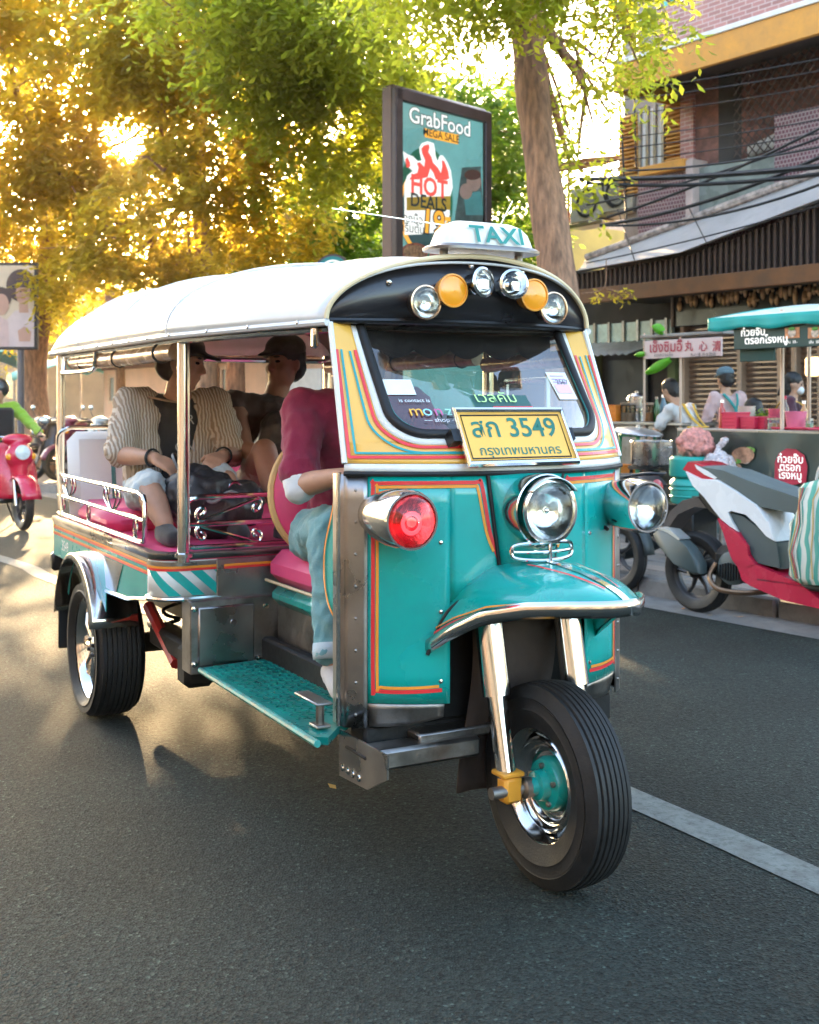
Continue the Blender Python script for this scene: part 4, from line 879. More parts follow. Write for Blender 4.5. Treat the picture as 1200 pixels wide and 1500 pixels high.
# ---- roof
RX = [-3.30, -3.285, -3.23, -3.12, -2.9, -2.0, -1.0, -.58]
RZ = [1.640, 1.72, 1.82, 1.892, 1.925, 1.912, 1.872, 1.825]
def rhw(x): return lerpt(x, [-3.3, -1.45, -.9, -.58], [.735, .715, .585, .487])
def roofp(x, a, lift=0.0):
    h = rhw(x); ze = lerpt(x, [-3.3, -1.4, -.55], [1.625, 1.618, 1.625]); zc = lerpt(x, RX, RZ); c, s_ = math.cos(a), math.sin(a); e = 2 / lerpt(x, [-2.0, -.6], [2.35, 2.0])
    rib = sum(.012 * math.exp(-((x - xr) / .03) ** 2) for xr in (-1.46, -2.1, -2.75, -.95)) - .006
    sag = .010 * math.sin(x * 9.0) * math.sin(a * 3)
    z = ze + (zc - ze) * abs(s_) ** e
    rr = h * (1 if c > 0 else -1) * abs(c) ** e; bow = .10 * max(0, 1 - (rr / .485) ** 2) * max(0, min(1, (x + 1.1) / .52)) ** 1.5
    return Vector((x + bow, rr, z + (rib + sag) * abs(s_) + lift))
xs = list(np.linspace(-.58, -2.9, 48)) + [-3.0, -3.08, -3.15, -3.2, -3.24, -3.27, -3.29, -3.3]
rf = MB().loft([[roofp(x, math.pi * k / 40) for k in range(41)] for x in xs], caps=False, closed=False)
roof = tb(rf, 'roof', roofm, solid=.008, ang=60)
for sg in (0, 1):
    q = [roofp(x, math.pi * sg) for x in xs]
    tb(MB().tube([p + Vector((0, 0, -.008)) for p in q], .012, 8), 'roof_hem', roofm, roof)
    for x in np.linspace(-.7, -3.1, 11):
        p = roofp(x, math.pi * sg); tb(MB().ell((p.x, p.y + (.010 if sg == 0 else -.010), p.z - .004), (.007, .005, .007), n=8, m=5), 'snap_stud', chrome, roof)
for xr in (-1.46, -2.1, -2.75):
    tb(MB().tube([roofp(xr, math.pi * k / 24, .004) for k in range(25)], .006, 6), 'roof_seam', roofm, roof)
headl = mat('headlining', (.20, .15, .13), .8, var=.15)
hl = MB().loft([[roofp(x, math.pi * (.04 + .92 * k / 24), -.03) for k in range(25)] for x in np.linspace(-.61, -3.2, 14)], caps=False, closed=False)
tb(hl, 'headlining', headl, roof)
# roof frame, posts
for sg in (1, -1):
    tb(MB().tube([(-3.22, sg * .70, 1.60), (-1.46, sg * .665, 1.60), (-.9, sg * .56, 1.60), (-.62, sg * .46, 1.60)], .014, 8), 'roof_rail', chrome)
    tb(MB().tube([(-3.2, sg * .708, .79), (-3.2, sg * .708, 1.63)], .020, 14), 'post', chrome)
    tb(MB().tube([(-1.47, sg * .648, .80), (-1.47, sg * .648, 1.62)], .023, 14), 'post', chrome)
    tb(MB().lathe([(.023, 0), (.036, 0), (.036, .012), (.024, .016)], (-1.47, sg * .648, .818), (0, 0, 1), 14), 'post_flange', chrome)
    tb(MB().tube([(-3.1, sg * .67, 1.565), (-2.5, sg * .665, 1.56), (-1.56, sg * .65, 1.56)], [.03, .034, .03], 12), 'rolled_curtain', mat('curtain_film', (.42, .27, .17), .18, var=.35, vs=12, bump=.3, bs=14))
    for x in (-2.9, -2.3, -1.7): tb(MB().tube([(x, sg * .66 + .036 * math.cos(a), 1.562 + .036 * math.sin(a)) for a in np.linspace(0, 6.28, 13)[:-1]], .005, 6, closed=True), 'curtain_strap', black)
    hp = smoothpath([(-3.14, sg * .70, 1.60), (-3.13, sg * .71, 1.535), (-3.08, sg * .715, 1.52), (-2.62, sg * .705, 1.52), (-2.57, sg * .70, 1.535), (-2.55, sg * .70, 1.60)], 5)
    tb(MB().tube(hp, .011, 8), 'grab_handle', chrome)
tb(MB().tube([(-3.2, -.70, 1.60), (-3.2, .70, 1.60)], .014, 8), 'roof_rail', chrome)
tb(MB().box((-.66, .492, 1.59), (.03, .02, .10), b=.008), 'hinge_bracket', chrome)
# interior shelf frame and folded screen on the far side behind the driver
tb(MB().tube([(-1.35, -.66, 1.30), (-1.35, -.66, 1.46), (-.95, -.58, 1.46), (-.95, -.58, 1.30)], .012, 8), 'window_bar', steel)
tb(MB().tube([(-1.45, -.63, 1.53), (-.65, -.50, 1.53)], .032, 12), 'rolled_curtain', mat('curtain_film', (.42, .27, .17), .18))
# ---- rear body
def sidepoly():
    P = [(-3.23, .64), (-2.93, .64)]
    for a in np.linspace(math.pi * .93, math.pi * .07, 11): P.append((-2.58 + .35 * math.cos(a), .42 + .30 * math.sin(a)))
    P += [(-2.23, .60), (-1.9, .615), (-1.62, .655), (-1.62, .80), (-3.23, .80)]
    return P
for sg in (1, -1):
    o = Vector((0, sg * .732, 0)); sdp = tb(MB().prism(sidepoly(), o, (1, 0, 0), (0, 0, 1), .004 * -sg), 'side_panel', teal, smooth=False)
    for z, mm, w in ((.795, steel, .012), (.782, orangel, .009), (.773, redl, .009), (.752, orangel, .006), (.745, redl, .008)):
        q = MB().ribbon([(x, sg * .7365, z) for x in (-3.23, -1.62)], (0, sg, 0), w, .001 if mm is not steel else .002); tb(q, 'pinstripe', mm, sdp)
    q = MB().add([(-2.22, sg * .7385, .612), (-2.06, sg * .7385, .612), (-1.96, sg * .7385, .738), (-2.26, sg * .7385, .738)], [(0, 1, 2, 3)]); tb(q, 'silver_flash', chrome, sdp)
    q = MB().tube([(-2.23, sg * .735, .598), (-1.9, sg * .735, .613), (-1.62, sg * .733, .652)], .008, 6); tb(q, 'trim', chrome, sdp)
tb(MB().text('3549', (-2.98, .7375, .70), (1, 0, 0), (0, 0, 1), .07), 'lettering', wht, smooth=False)
# front face with rounded corner
def fpath(n=8):
    P = [Vector((-1.62, .736, 0))]
    for k in range(n + 1):
        a = math.pi / 2 * k / n; P.append(Vector((-1.60 + .10 * math.sin(a), .636 + .10 * math.cos(a), 0)))
    return P + [Vector((-1.50, .5, 0))]
for sg in (1, -1):
    path = [Vector((p.x, sg * p.y, 0)) for p in fpath()]
    q = MB().loft([[p + Vector((0, 0, z)) for p in path] for z in (.662, .80)], caps=False, closed=False); cp = tb(q, 'corner_panel', whitep, solid=.003)
    L = [0]
    for i in range(1, len(path)): L.append(L[-1] + (path[i] - path[i - 1]).length)
    def pp(l, z, off=.003):
        l = max(0, min(L[-1], l)); i = max(0, min(len(L) - 2, int(np.searchsorted(L, l)) - 1)); t = (l - L[i]) / (L[i + 1] - L[i] + 1e-9)
        p = path[i].lerp(path[i + 1], t); d = path[i + 1] - path[i]; nn = Vector((d.y, -d.x, 0)).normalized()
        if nn.dot(Vector((1, sg, 0))) < 0: nn = -nn
        return p + nn * off + Vector((0, 0, z))
    for k in range(4):                                      # slanted teal bars
        l0 = .02 + k * .088
        q = MB(); q.loft([[pp(l0 + (.10 * (1 - t)) + w, .672 + .092 * t) for w in np.linspace(0, .046, 5)] for t in np.linspace(0, 1, 5)], caps=False, closed=False); tb(q, 'slanted_bar', teal, cp)
    for z, mm, w in ((.788, steel, .016), (.776, orangel, .009), (.767, redl, .009)):
        q = MB().loft([[pp(l, z + dz, .004) for l in np.linspace(0, L[-1], 24)] for dz in (-w / 2, w / 2)], caps=False, closed=False); tb(q, 'pinstripe', mm, cp)
    q = MB().tube([pp(l, .660, .002) for l in np.linspace(0, L[-1], 20)], .010, 8); tb(q, 'trim', chrome, cp)
# chrome rim around the deck and the pink deck
rim = [Vector((-3.23, .738, 0))] + [p.copy() for p in fpath()] + [Vector((-1.497, 0, 0))]
rim = rim + [Vector((p.x, -p.y, 0)) for p in rim[::-1][1:]]
q = MB().loft([[p + Vector((0, 0, .805)) + Vector((.004, .006 if p.y > 0 else -.006, 0)) for p in rim], [p + Vector((0, 0, .825)) + Vector((.004, .006 if p.y > 0 else -.006, 0)) for p in rim], [p + Vector((-.02, -.02 if p.y > 0 else .02, .828)) for p in rim]], caps=False, closed=False)
tb(q, 'deck_rim', steel, solid=.004)
dk = [(p.x - .004, p.y * .985) for p in rim]; tb(MB().prism(dk, (0, 0, .78), (1, 0, 0), (0, 1, 0), .04), 'deck', pink, smooth=False)
tb(MB().box((-1.4955, 0, .70), (.012, 1.03, .20), b=.003), 'deck_front', steel, smooth=False)
q = MB()
for z, w in ((.776, .009), (.767, .009)): pass
tb(MB().ribbon([(-1.487, .49, .776), (-1.487, -.49, .776)], (1, 0, 0), .009, .001), 'pinstripe', orangel)
tb(MB().ribbon([(-1.487, .49, .767), (-1.487, -.49, .767)], (1, 0, 0), .009, .001), 'pinstripe', redl)
tb(MB().box((-3.235, 0, .72), (.012, 1.46, .16), b=.003), 'tail_panel', teal, smooth=False)
tb(MB().box((-3.27, .05, .60), (.06, 1.38, .09), b=.012), 'rear_bumper', blackg)
# stainless locker under the deck
lk = tb(MB().box((-1.50, .30, .525), (.10, .66, .265), b=.004), 'locker', steel_d, smooth=False)
tb(MB().box((-1.446, .495, .527), (.012, .215, .215), b=.006), 'locker_door', steel, lk)
tb(MB().lathe([(.001, .004), (.012, .004), (.014, 0)], (-1.44, .47, .57), (1, 0, 0), 12), 'lock', chrome, lk)
for r_, z in ((.615, .63), (.615, .43), (.34, .62), (.31, .43), (.37, .43)): tb(MB().lathe([(.001, .008), (.010, .006), (.013, 0)], (-1.449, r_, z), (1, 0, 0), 8), 'bolt', chrome, lk)
for r_ in (.345, .315): tb(MB().lathe([(.001, .0012), (.011, .0012)], (-1.449, r_, .485), (1, 0, 0), 12), 'vent_hole', black, lk)
# ---- driver's seat box, cushion, round back
sb = tb(MB().box((-1.10, .0, .56), (.68, .60, .24), b=.01), 'seat_box', steel_d)
tb(MB().box((-1.10, 0, .665), (.70, .66, .10), b=.04), 'seat_base', teal, sb)
q = MB().box((-1.10, 0, .765), (.72, .67, .13), b=.045); tb(q, 'driver_seat', pink)
tb(MB().tube([(-.74, .335, .715), (-1.46, .335, .715)], .006, 6), 'seat_piping', cream)
def bk(a, d=0.0, rr=1.0): return Vector((-1.36 - .03 * math.sin(a) + d, .10 + .25 * rr * math.cos(a), 1.03 + .235 * rr * math.sin(a)))
q = MB().loft([[bk(a, .06, .55) for a in np.linspace(0, 6.283, 33)[:-1]], [bk(a, .05, .88) for a in np.linspace(0, 6.283, 33)[:-1]], [bk(a, .02, 1) for a in np.linspace(0, 6.283, 33)[:-1]], [bk(a, -.02, 1) for a in np.linspace(0, 6.283, 33)[:-1]], [bk(a, -.04, .8) for a in np.linspace(0, 6.283, 33)[:-1]]])
dsb = tb(q, 'driver_backrest', pink)
tb(MB().tube([bk(a, .0, 1.015) for a in np.linspace(0, 6.283, 41)[:-1]], .016, 8, closed=True), 'backrest_piping', mat('piping_gold', (.72, .46, .18), .5), dsb)
# ---- running boards, brackets
tread = mat('tread_plate', (.006, .27, .23), .28, .35, var=.3, vs=9, dirt=.3, dirtc=(.05, .07, .06))
for sg in (1, -1):
    rb = tb(MB().prism([(-1.44, .30), (-1.40, .60), (-.40, .612), (-.37, .58), (-.46, .505), (-.62, .30)] if sg > 0 else [(-1.44, .30), (-1.40, .56), (-.75, .56), (-.75, .30)], (0, 0, .405), (1, 0, 0), (0, sg, 0), .022 * sg), 'running_board', tread, smooth=False)
    q = MB()
    for i in range(29 if sg > 0 else 22):
        for j in range(10 if sg > 0 else 8):
            x = -1.39 + i * .028 + (.014 if j % 2 else 0); r_ = .325 + j * .028
            a = .7 if (i + j) % 2 else -.7
            q.box((x, sg * r_, .4285), (.022, .006, .004), rot=a * sg)
    tb(tag(q.build('tread_studs', tread, rb, flip=True, smooth=False), kind='stuff'), 0, 0) if 0 else tag(tb(q, 'tread_studs', tread, rb, smooth=False), kind='stuff')
    tb(MB().tube([(-1.41, sg * (.605 if sg > 0 else .562), .416), (-.36 if sg > 0 else -.8, sg * (.617 if sg > 0 else .562), .416)], .011, 8), 'board_edge', mat('board_edge', (.02, .22, .19), .45, var=.6, vs=30, dirt=.9, dirtc=(.16, .09, .06)), rb)
    tb(MB().tube([(-1.44, sg * .30, .43), (-.45, sg * .30, .43)], .012, 8), 'inner_edge', steel, rb)
    if sg < 0: continue
    q = MB().prism([(-.44, .29), (-.44, .425), (-.14, .425), (-.14, .36), (-.26, .30)], (0, sg * .512, 0), (1, 0, 0), (0, 0, 1), .006); jb = tb(q, 'jack_bracket', steel, smooth=False)
    q = MB()
    for x in (-.42, -.385, -.35, -.31): q.lathe([(.001, .004), (.009, .003), (.011, 0)], (x, sg * .5125, .318), (0, sg, 0), 8)
    tb(q, 'rivets', chrome, jb)
    tb(MB().box((-.33, sg * .514, .385), (.13, .004, .010), b=.002), 'slot', black, jb)
    q = MB().box((-.47, sg * .56, .437), (.06, .045, .008), b=.002); q.tube([(-.47, sg * .56, .44), (-.47, sg * .56, .50)], .013, 8); q.box((-.52, sg * .56, .503), (.17, .05, .008), b=.003)
    tb(q, 'foot_pedal', steel_d)
for sg in (1, -1):
    # teal leg shield behind the pillar
    pts = smoothpath([(-.50, 1.15, 0), (-.555, 1.03, 0), (-.60, .93, 0), (-.60, .83, 0), (-.565, .76, 0), (-.50, .72, 0)], 5)
    q = MB().prism([(p.x, p.y) for p in pts], (0, sg * .487, 0), (1, 0, 0), (0, 0, 1), .012); ls = tb(q, 'leg_shield', teal, smooth=False)
    tb(MB().ribbon([(p.x + .010, sg * .4885, p.y) for p in pts], (0, sg, 0), .009, .0025), 'pinstripe', orangel, ls)
    tb(MB().tube([(p.x, sg * .482, p.y) for p in pts], .008, 6), 'shield_edge', chrome, ls)
# bulkhead, dash, floor pan
tb(MB().box((-.47, 0, .80), (.02, .96, .74), b=.004), 'bulkhead', under)
tb(MB().box((-.48, 0, 1.20), (.16, .92, .05), b=.02), 'dashboard', blackg)
tb(MB().box((-.85, 0, .395), (1.05, .62, .03), b=.006), 'floor_pan', steel_d)
q = MB().tube(smoothpath([(-.62, .30, 1.15), (-.60, .18, 1.17), (-.55, .06, 1.14), (-.55, -.06, 1.14), (-.60, -.18, 1.17), (-.62, -.30, 1.15)], 4), .013, 8); q.tube([(-.55, 0, 1.14), (-.45, 0, .95)], .025, 10)
hb = tb(q, 'handlebar', chrome)
for sg in (1, -1): tb(MB().tube([(-.615, sg * .24, 1.158), (-.625, sg * .37, 1.14)], .018, 10), 'grip', black, hb)
# ---- headlight, indicator pods, grille
hl_ = lamp((-.115, 0, 1.062), .086, .10, lensg, chrome, 'headlight', lensbulge=.28)
tb(MB().lathe([(.096, -.10), (.104, -.03), (.107, .012), (.103, .014)], (-.14, 0, 1.062), (1, 0, 0), 32), 'headlight_bezel', chrome, hl_)
tb(MB().lathe([(.098, .0), (.096, .034)], (-.12, 0, 1.064), (1, 0, 0), 20, a0=R_(35), a1=R_(145)), 'headlight_visor', chrome, hl_).modifiers.new('t', 'SOLIDIFY').thickness = .003
red_lens = mat('red_bowl', (.55, .018, .035), .16, .3, var=.4, vs=30, coat=.6, bump=.5, bs=50, emit=.10, emitc=(.9, .05, .08))
for sg in (1, -1):
    c = Vector((-.15 if sg > 0 else -.20, sg * .43, 1.05))
    q = MB().lathe([(.001, -.27), (.03, -.262), (.055, -.225), (.074, -.15), (.084, -.07), (.084, -.012), (.080, .004), (.074, .004), (.072, -.01)], c, (1, 0, -.01), 30)
    po = tb(q, 'indicator_pod', chrome)
    tb(MB().lathe([(.073, -.004), (.06, .02), (.03, .034), (.001, .038)], c, (1, 0, -.01), 24), 'lens', mat_glass('red_glass', (.80, .07, .09), 1.3) if sg > 0 else lensg, po)
    if sg > 0:
        tb(MB().tube([c + Vector((.016, .027 * math.cos(a) + .010, .027 * math.sin(a) - .004)) for a in np.linspace(0, 6.283, 21)[:-1]], .006, 6, closed=True), 'lamp_ring', mat('lamp_lit', (.9, .7, .7), .3, emit=.30, emitc=(1, .80, .80)), po)
        tb(MB().lathe([(.073, -.004), (.06, -.02), (.035, -.032), (.001, -.036)], c, (1, 0, 0), 24), 'reflector', refl, po)
        tb(MB().ell(c + Vector((.012, .008, -.002)), (.012, .014, .014), n=10, m=6), 'bulb', mat('bulb_lit', (1, .8, .8), .3, emit=.35, emitc=(1, .65, .5)), po)
    else: tb(MB().lathe([(.072, -.012), (.05, -.035), (.001, -.05)], c, (1, 0, 0), 20), 'reflector', refl, po)
    tb(MB().tube([(c.x - .27, c.y + sg * .01, 1.05 + .005)] + [(c.x - .27 + .27 * t, c.y - sg * (.07 + .0 * t), 1.05 - .082 * math.sin(t * 2)) for t in (.3, .6)], .006, 6), 'pod_gasket', black, po)
g = MB(); lp = [(NX(0, .945) + .03 - 3.5 * (a * a), a, .945 + b) for a, b in ((.105, .0), (.098, .018), (.06, .026), (0, .028), (-.06, .026), (-.098, .018), (-.105, 0), (-.098, -.016), (-.06, -.022), (0, -.024), (.06, -.022), (.098, -.016))]
g.tube(smoothpath(lp, 3, True), .0065, 8, closed=True); g.tube([(NX(0, .945) + .032 - 3.5 * a * a, a, .946) for a in np.linspace(-.10, .10, 9)], .0055, 8); g.box((NX(0, .945) + .032, -.0, .947), (.014, .012, .064), b=.003)
tb(g, 'nose_guard', chrome)
# ---- front mudguard
FX = [-.30, -.20, -.08, .05, .14, .20, .235, .25]
FH = [.298, .282, .245, .185, .125, .07, .032, .008]; FR = [.905, .915, .912, .900, .884, .868, .852, .840]; FE = [.655, .715, .775, .808, .818, .823, .827, .832]
def fen(x, t, off=0.0):
    h = lerpt(x, FX, FH); zr = lerpt(x, FX, FR); ze = lerpt(x, FX, FE)
    return Vector((x + off * .3, (h + off) * t, ze + (zr - ze + off) * (1 - abs(t) ** 2.4) ** .75))
fxs = list(np.linspace(-.30, .14, 16)) + [.165, .19, .21, .225, .238, .246, .25]
ts = [math.sin(math.pi / 2 * (k / 12 - 1)) if 0 else -1 + 2 * k / 28 for k in range(29)]
fd = tb(MB().loft([[fen(x, t) for t in ts] for x in fxs], caps=False, closed=False), 'front_mudguard', teal, solid=.004, ang=60)
q = MB()
edge = [fen(x, 1.0) for x in fxs] + [fen(x, -1.0) for x in fxs[::-1]]
def outn(p): return Vector((.2 + max(0, p.x) * 3, p.y * 4, .25)).normalized()
q.loft([[p + outn(p) * .003 + Vector((0, 0, -.014)) for p in edge], [p + outn(p) * .009 + Vector((0, 0, .006)) for p in edge], [p + outn(p) * .008 + Vector((0, 0, .030)) for p in edge]], caps=False, closed=False)
tb(q, 'mudguard_lip', chrome, fd, solid=.003)
tt = .972
for t0, mm, w in ((.965, redl, .008), (.945, orangel, .006)):
    for sg in (1, -1):
        pts = [fen(x, sg * t0, .002) + Vector((0, 0, .006)) for x in np.linspace(-.28, .17, 24)]
        tb(MB().ribbon(pts, [Vector((.1, sg * .8, .6))] * 24, w, .002), 'pinstripe', mm, fd)
for sg in (1, -1):
    pts = [fen(x, sg * lerpt(x, [-.12, .17], [.28, .22]), .003) for x in np.linspace(-.12, .17, 14)]
    tb(MB().ribbon(pts, [Vector((.25, sg * .25, 1))] * 14, .007, .003), 'pinstripe', redl, fd)
pts = [fen(x, 0, .003) for x in np.linspace(-.12, .235, 14)]; tb(MB().ribbon(pts, (.3, 0, 1), .022, .002), 'crest_strip', chrome, fd)
for sg in (1,):
    pts = [cow(sg * .088, .885, .008), fen(-.235, sg * .62, .004) + Vector((.03, 0, -.02)), fen(-.27, sg * .86, .004) + Vector((.012, 0, 0)), fen(-.295, sg * 1.0, .006) + Vector((.004, 0, -.01))]
    tb(MB().tube(smoothpath(pts, 6), .006, 8), 'crease_rubber', black, fd)
# ---- front wheel and fork
def wheel(name, c, R, wd, rim_r, treads, rimm, hubm, dish, spokes=0, parent=None, side=1, n=56):
    e = empty(name, (c[0], -c[1], c[2]), 0, parent or TUK); w = wd / 2
    prof = [(rim_r, -w * .80), (rim_r + .012, -w * .86), ((rim_r + R) / 2 - .018, -w * 1.0), ((rim_r + R) / 2 - .010, -w * 1.035), ((rim_r + R) / 2 - .004, -w * 1.0), ((rim_r + R) / 2 + .02, -w * 1.01), (R - .045, -w * .98), (R - .040, -w * 1.0), (R - .034, -w * .95), (R - .018, -w * .86)]
    ks = treads
    for k in range(ks):
        a = -w * .80 + (w * 1.60) * k / ks; b = -w * .80 + (w * 1.60) * (k + 1) / ks; mid = 1 - .010 * ((a + b) / wd * 2) ** 2
        prof += [(R * mid - .006, a + .0008), (R * mid, a + .003), (R * mid, b - .003), (R * mid - .006, b - .0008)]
    prof += [(R - .018, w * .86), (R - .034, w * .95), (R - .040, w * 1.0), (R - .045, w * .98), ((rim_r + R) / 2 + .02, w * 1.01), ((rim_r + R) / 2 - .004, w * 1.0), ((rim_r + R) / 2 - .010, w * 1.035), ((rim_r + R) / 2 - .018, w * 1.0), (rim_r + .012, w * .86), (rim_r, w * .80)]
    MB().lathe(prof, (0, 0, 0), (0, 1, 0), n).build('tyre', tyrem, e, ang=28)
    rp = [(rim_r + .006, -w * .84), (rim_r + .009, -w * .78), (rim_r - .006, -w * .70), (rim_r - .016, -w * .4), (rim_r - .034, -w * .2), (rim_r - .034, w * .2), (rim_r - .016, w * .4), (rim_r - .006, w * .70), (rim_r + .009, w * .78), (rim_r + .006, w * .84)]
    MB().lathe(rp, (0, 0, 0), (0, 1, 0), n).build('rim', rimm, e, ang=50)
    return e
fw = wheel('front_wheel', (-.095, 0, .288), .288, .145, .160, 7, chrome, teal, .05)
for s_ in (1, -1):
    MB().lathe([(.134, s_ * .03), (.128, s_ * .034), (.122, s_ * .024), (.112, s_ * .02), (.106, s_ * .026), (.098, s_ * .022), (.090, s_ * .008), (.05, s_ * .006)], (0, 0, 0), (0, 1, 0), 36).build('wheel_dish', chrome, fw)
    MB().lathe([(.078, s_ * .004), (.078, s_ * .022), (.070, s_ * .034), (.046, s_ * .040), (.040, s_ * .062), (.026, s_ * .066), (.022, s_ * .082), (.001, s_ * .083)], (0, 0, 0), (0, 1, 0), 28).build('hub', teal, fw)
MB().lathe([(.14, -.018), (.132, -.019), (.132, .019), (.14, .018)], (0, 0, 0), (0, 1, 0), 28).build('wheel_disc', chrome, fw)
for k in range(5):
    a = k * 1.2566 + .3
    for s_ in (1, -1): MB().lathe([(.008, 0), (.008, .012), (.001, .014)], (.058 * math.cos(a), s_ * .034, .055 * math.sin(a)), (0, s_, 0), 6).build('wheel_nut', steel_d, fw)
for sg in (1, -1):
    up = Vector((-.235, sg * .138, .80)); mid = Vector((-.178, sg * .138, .535)); lo = Vector((-.122, sg * .138, .295))
    fk = tb(MB().tube([up, mid], .041, 20), 'fork_leg', chrome)
    tb(MB().tube([mid + (mid - up) * .0, lo], .029, 18), 'fork_tube', chrome, fk)
    q = MB().box((-.112, sg * .138, .288), (.052, .060, .075), b=.010); q.box((-.120, sg * .138, .330), (.068, .072, .014), b=.004)
    tb(q, 'axle_clamp', mat('clamp_orange', (.75, .32, .03), .4), fk)
    tb(MB().tube([(-.104, sg * .05, .285), (-.104, sg * .205, .285)], .017, 12), 'axle', steel_d, fk)
    tb(MB().lathe([(.03, 0), (.03, .022), (.02, .03), (.016, .03)], (-.104, sg * .075, .285), (0, sg, 0), 14), 'spacer', steel_d, fk)
tb(MB().box((-.24, 0, .80), (.12, .40, .05), b=.01), 'fork_yoke', under)
flap = MB().loft([[Vector((-.33 - .05 * math.sin(z * 7) + .01 * math.sin(r_ * 30 + z * 9), r_, z)) for r_ in np.linspace(-.13, .15, 8)] for z in np.linspace(.20, .72, 14)], caps=False, closed=False)
tb(flap, 'mud_flap', mat('flap_rubber', (.05, .035, .028), .85, var=.4, bump=.3, bs=25), solid=.008)
tb(MB().box((-.42, 0, .62), (.06, .55, .42), b=.02), 'wheel_well', under)
tb(MB().box((-.45, 0, .385), (.10, .90, .09), b=.01), 'sill', under)
tb(MB().box((-.34, .30, .36), (.10, .36, .06), b=.01), 'sill_step', steel_d)
tb(MB().box((-.36, -.03, .60), (.03, .20, .30), b=.01), 'well_plate', redm)
# ---- rear wheels, axle, springs, chassis
for sg in (1, -1):
    rw = wheel('rear_wheel', (-2.58, sg * .652, .30), .30, .205, .215, 8, chrome, chrome, .1)
    ys = -sg
    q = MB()
    for k in range(8):
        a = k * math.pi / 4
        d = Vector((math.cos(a), 0, math.sin(a))); q.tube([d * .035 + Vector((0, ys * .035, 0)), d * .12 + Vector((0, ys * .05, 0)), d * .195 + Vector((0, ys * .03, 0))], [.022, .015, .018], 8)
    q.lathe([(.06, ys * 0.01), (.055, ys * .05), (.03, ys * .062), (.001, ys * .064)], (0, 0, 0), (0, 1, 0), 20)
    q.build('spokes', chrome, rw)
    MB().lathe([(.19, ys * -.02), (.001, ys * -.02)], (0, 0, 0), (0, 1, 0), 24).build('brake_drum', under, rw)
    for k in range(4):
        a = k * math.pi / 2 + .4; MB().lathe([(.009, 0), (.009, .014), (.001, .016)], (.035 * math.cos(a), ys * .055, .035 * math.sin(a)), (0, ys, 0), 6).build('wheel_nut', blackg, rw)
    # flare over the wheel
    q = MB(); A = np.linspace(R_(178), R_(8), 24)
    q.loft([[Vector((-2.58 + rr * math.cos(a), sg * yy, .40 + (rr - .01) * .90 * math.sin(a))) for a in A] for rr, yy in ((.355, .60), (.365, .735), (.36, .79), (.335, .80))], caps=False, closed=False)
    tb(q, 'rear_mudguard', chrome, solid=.004)
    tb(MB().box((-2.97, sg * .67, .36), (.012, .2, .26), b=.004), 'mud_flap', black)
    tb(MB().tube([(-2.42 + .035 * math.cos(a), sg * .40 + .035 * math.sin(a), .36 + .012 * a) for a in np.linspace(0, 22, 60)], .009, 6), 'coil_spring', black)
    A_, B_ = tloc(218, 888, r=.53), tloc(259, 972, r=.53); tb(MB().tube([(A_.x, sg * .53, A_.z), (B_.x, sg * .53, B_.z)], .026, 8), 'trailing_arm', redm)
    tb(MB().box((-2.0, sg * .50, .40), (.50, .10, .09), b=.015), 'axle_beam', under)
    tb(MB().box((-1.72, sg * .52, .37), (.12, .12, .16), b=.02), 'spring_hanger', under)
    tb(MB().tube([(-1.60, sg * .56, .66), (-1.60, sg * .56, .40)], .022, 8), 'chassis_strut', redm)
    tb(MB().box((-1.9, sg * .33, .46), (2.9, .05, .09), b=.01), 'chassis_rail', under)
    tb(MB().tube([(-2.58, sg * .35, .30), (-1.60, sg * .40, .36)], .035, 10), 'swing_arm', under)
q = MB().tube([(-2.58, -.62, .30), (-2.58, .62, .30)], .045, 12); q.ell((-2.58, 0, .30), (.13, .12, .13)); tb(q, 'rear_axle', under)
q = MB().box((-1.85, 0, .45), (.5, .5, .3), b=.04); q.tube([(-1.7, 0, .36), (-2.5, 0, .32)], .035, 10); tb(q, 'engine', under)
tb(MB().box((-2.42, 0, .70), (1.6, 1.30, .05), b=.01), 'underfloor', under)
tb(MB().tube([(-1.9, .2, .3), (-2.2, .25, .27), (-3.1, .28, .29)], .035, 10), 'exhaust', steel_d)
# ---- passenger bench
tb(MB().box((-2.70, 0, .86), (.62, 1.36, .12), b=.05), 'bench_cushion', pink)
bench = tb(MB().box((-3.08, 0, 1.02), (.10, 1.40, .44), rot=Matrix.Rotation(R_(-10), 3, 'Y'), b=.045), 'bench_back', white_v)
for r0, r1, mm, nm in ((.46, .53, teal_v, 'teal_stripe'), (.02, .44, pink, 'pink_pad'), (-.44, -.02, pink, 'pink_pad'), (-.53, -.46, teal_v, 'teal_stripe')):
    tb(MB().box((-3.07, (r0 + r1) / 2, 1.02), (.10, r1 - r0, .43), rot=Matrix.Rotation(R_(-10), 3, 'Y'), b=.04), nm, mm, bench)
tb(MB().tube(smoothpath([(-3.12, .72, .83), (-3.17, .73, 1.15), (-3.15, .70, 1.245), (-3.15, .5, 1.255), (-3.15, -.5, 1.255), (-3.15, -.70, 1.245), (-3.17, -.73, 1.15), (-3.12, -.72, .83)], 5), .011, 8), 'bench_frame', chrome)
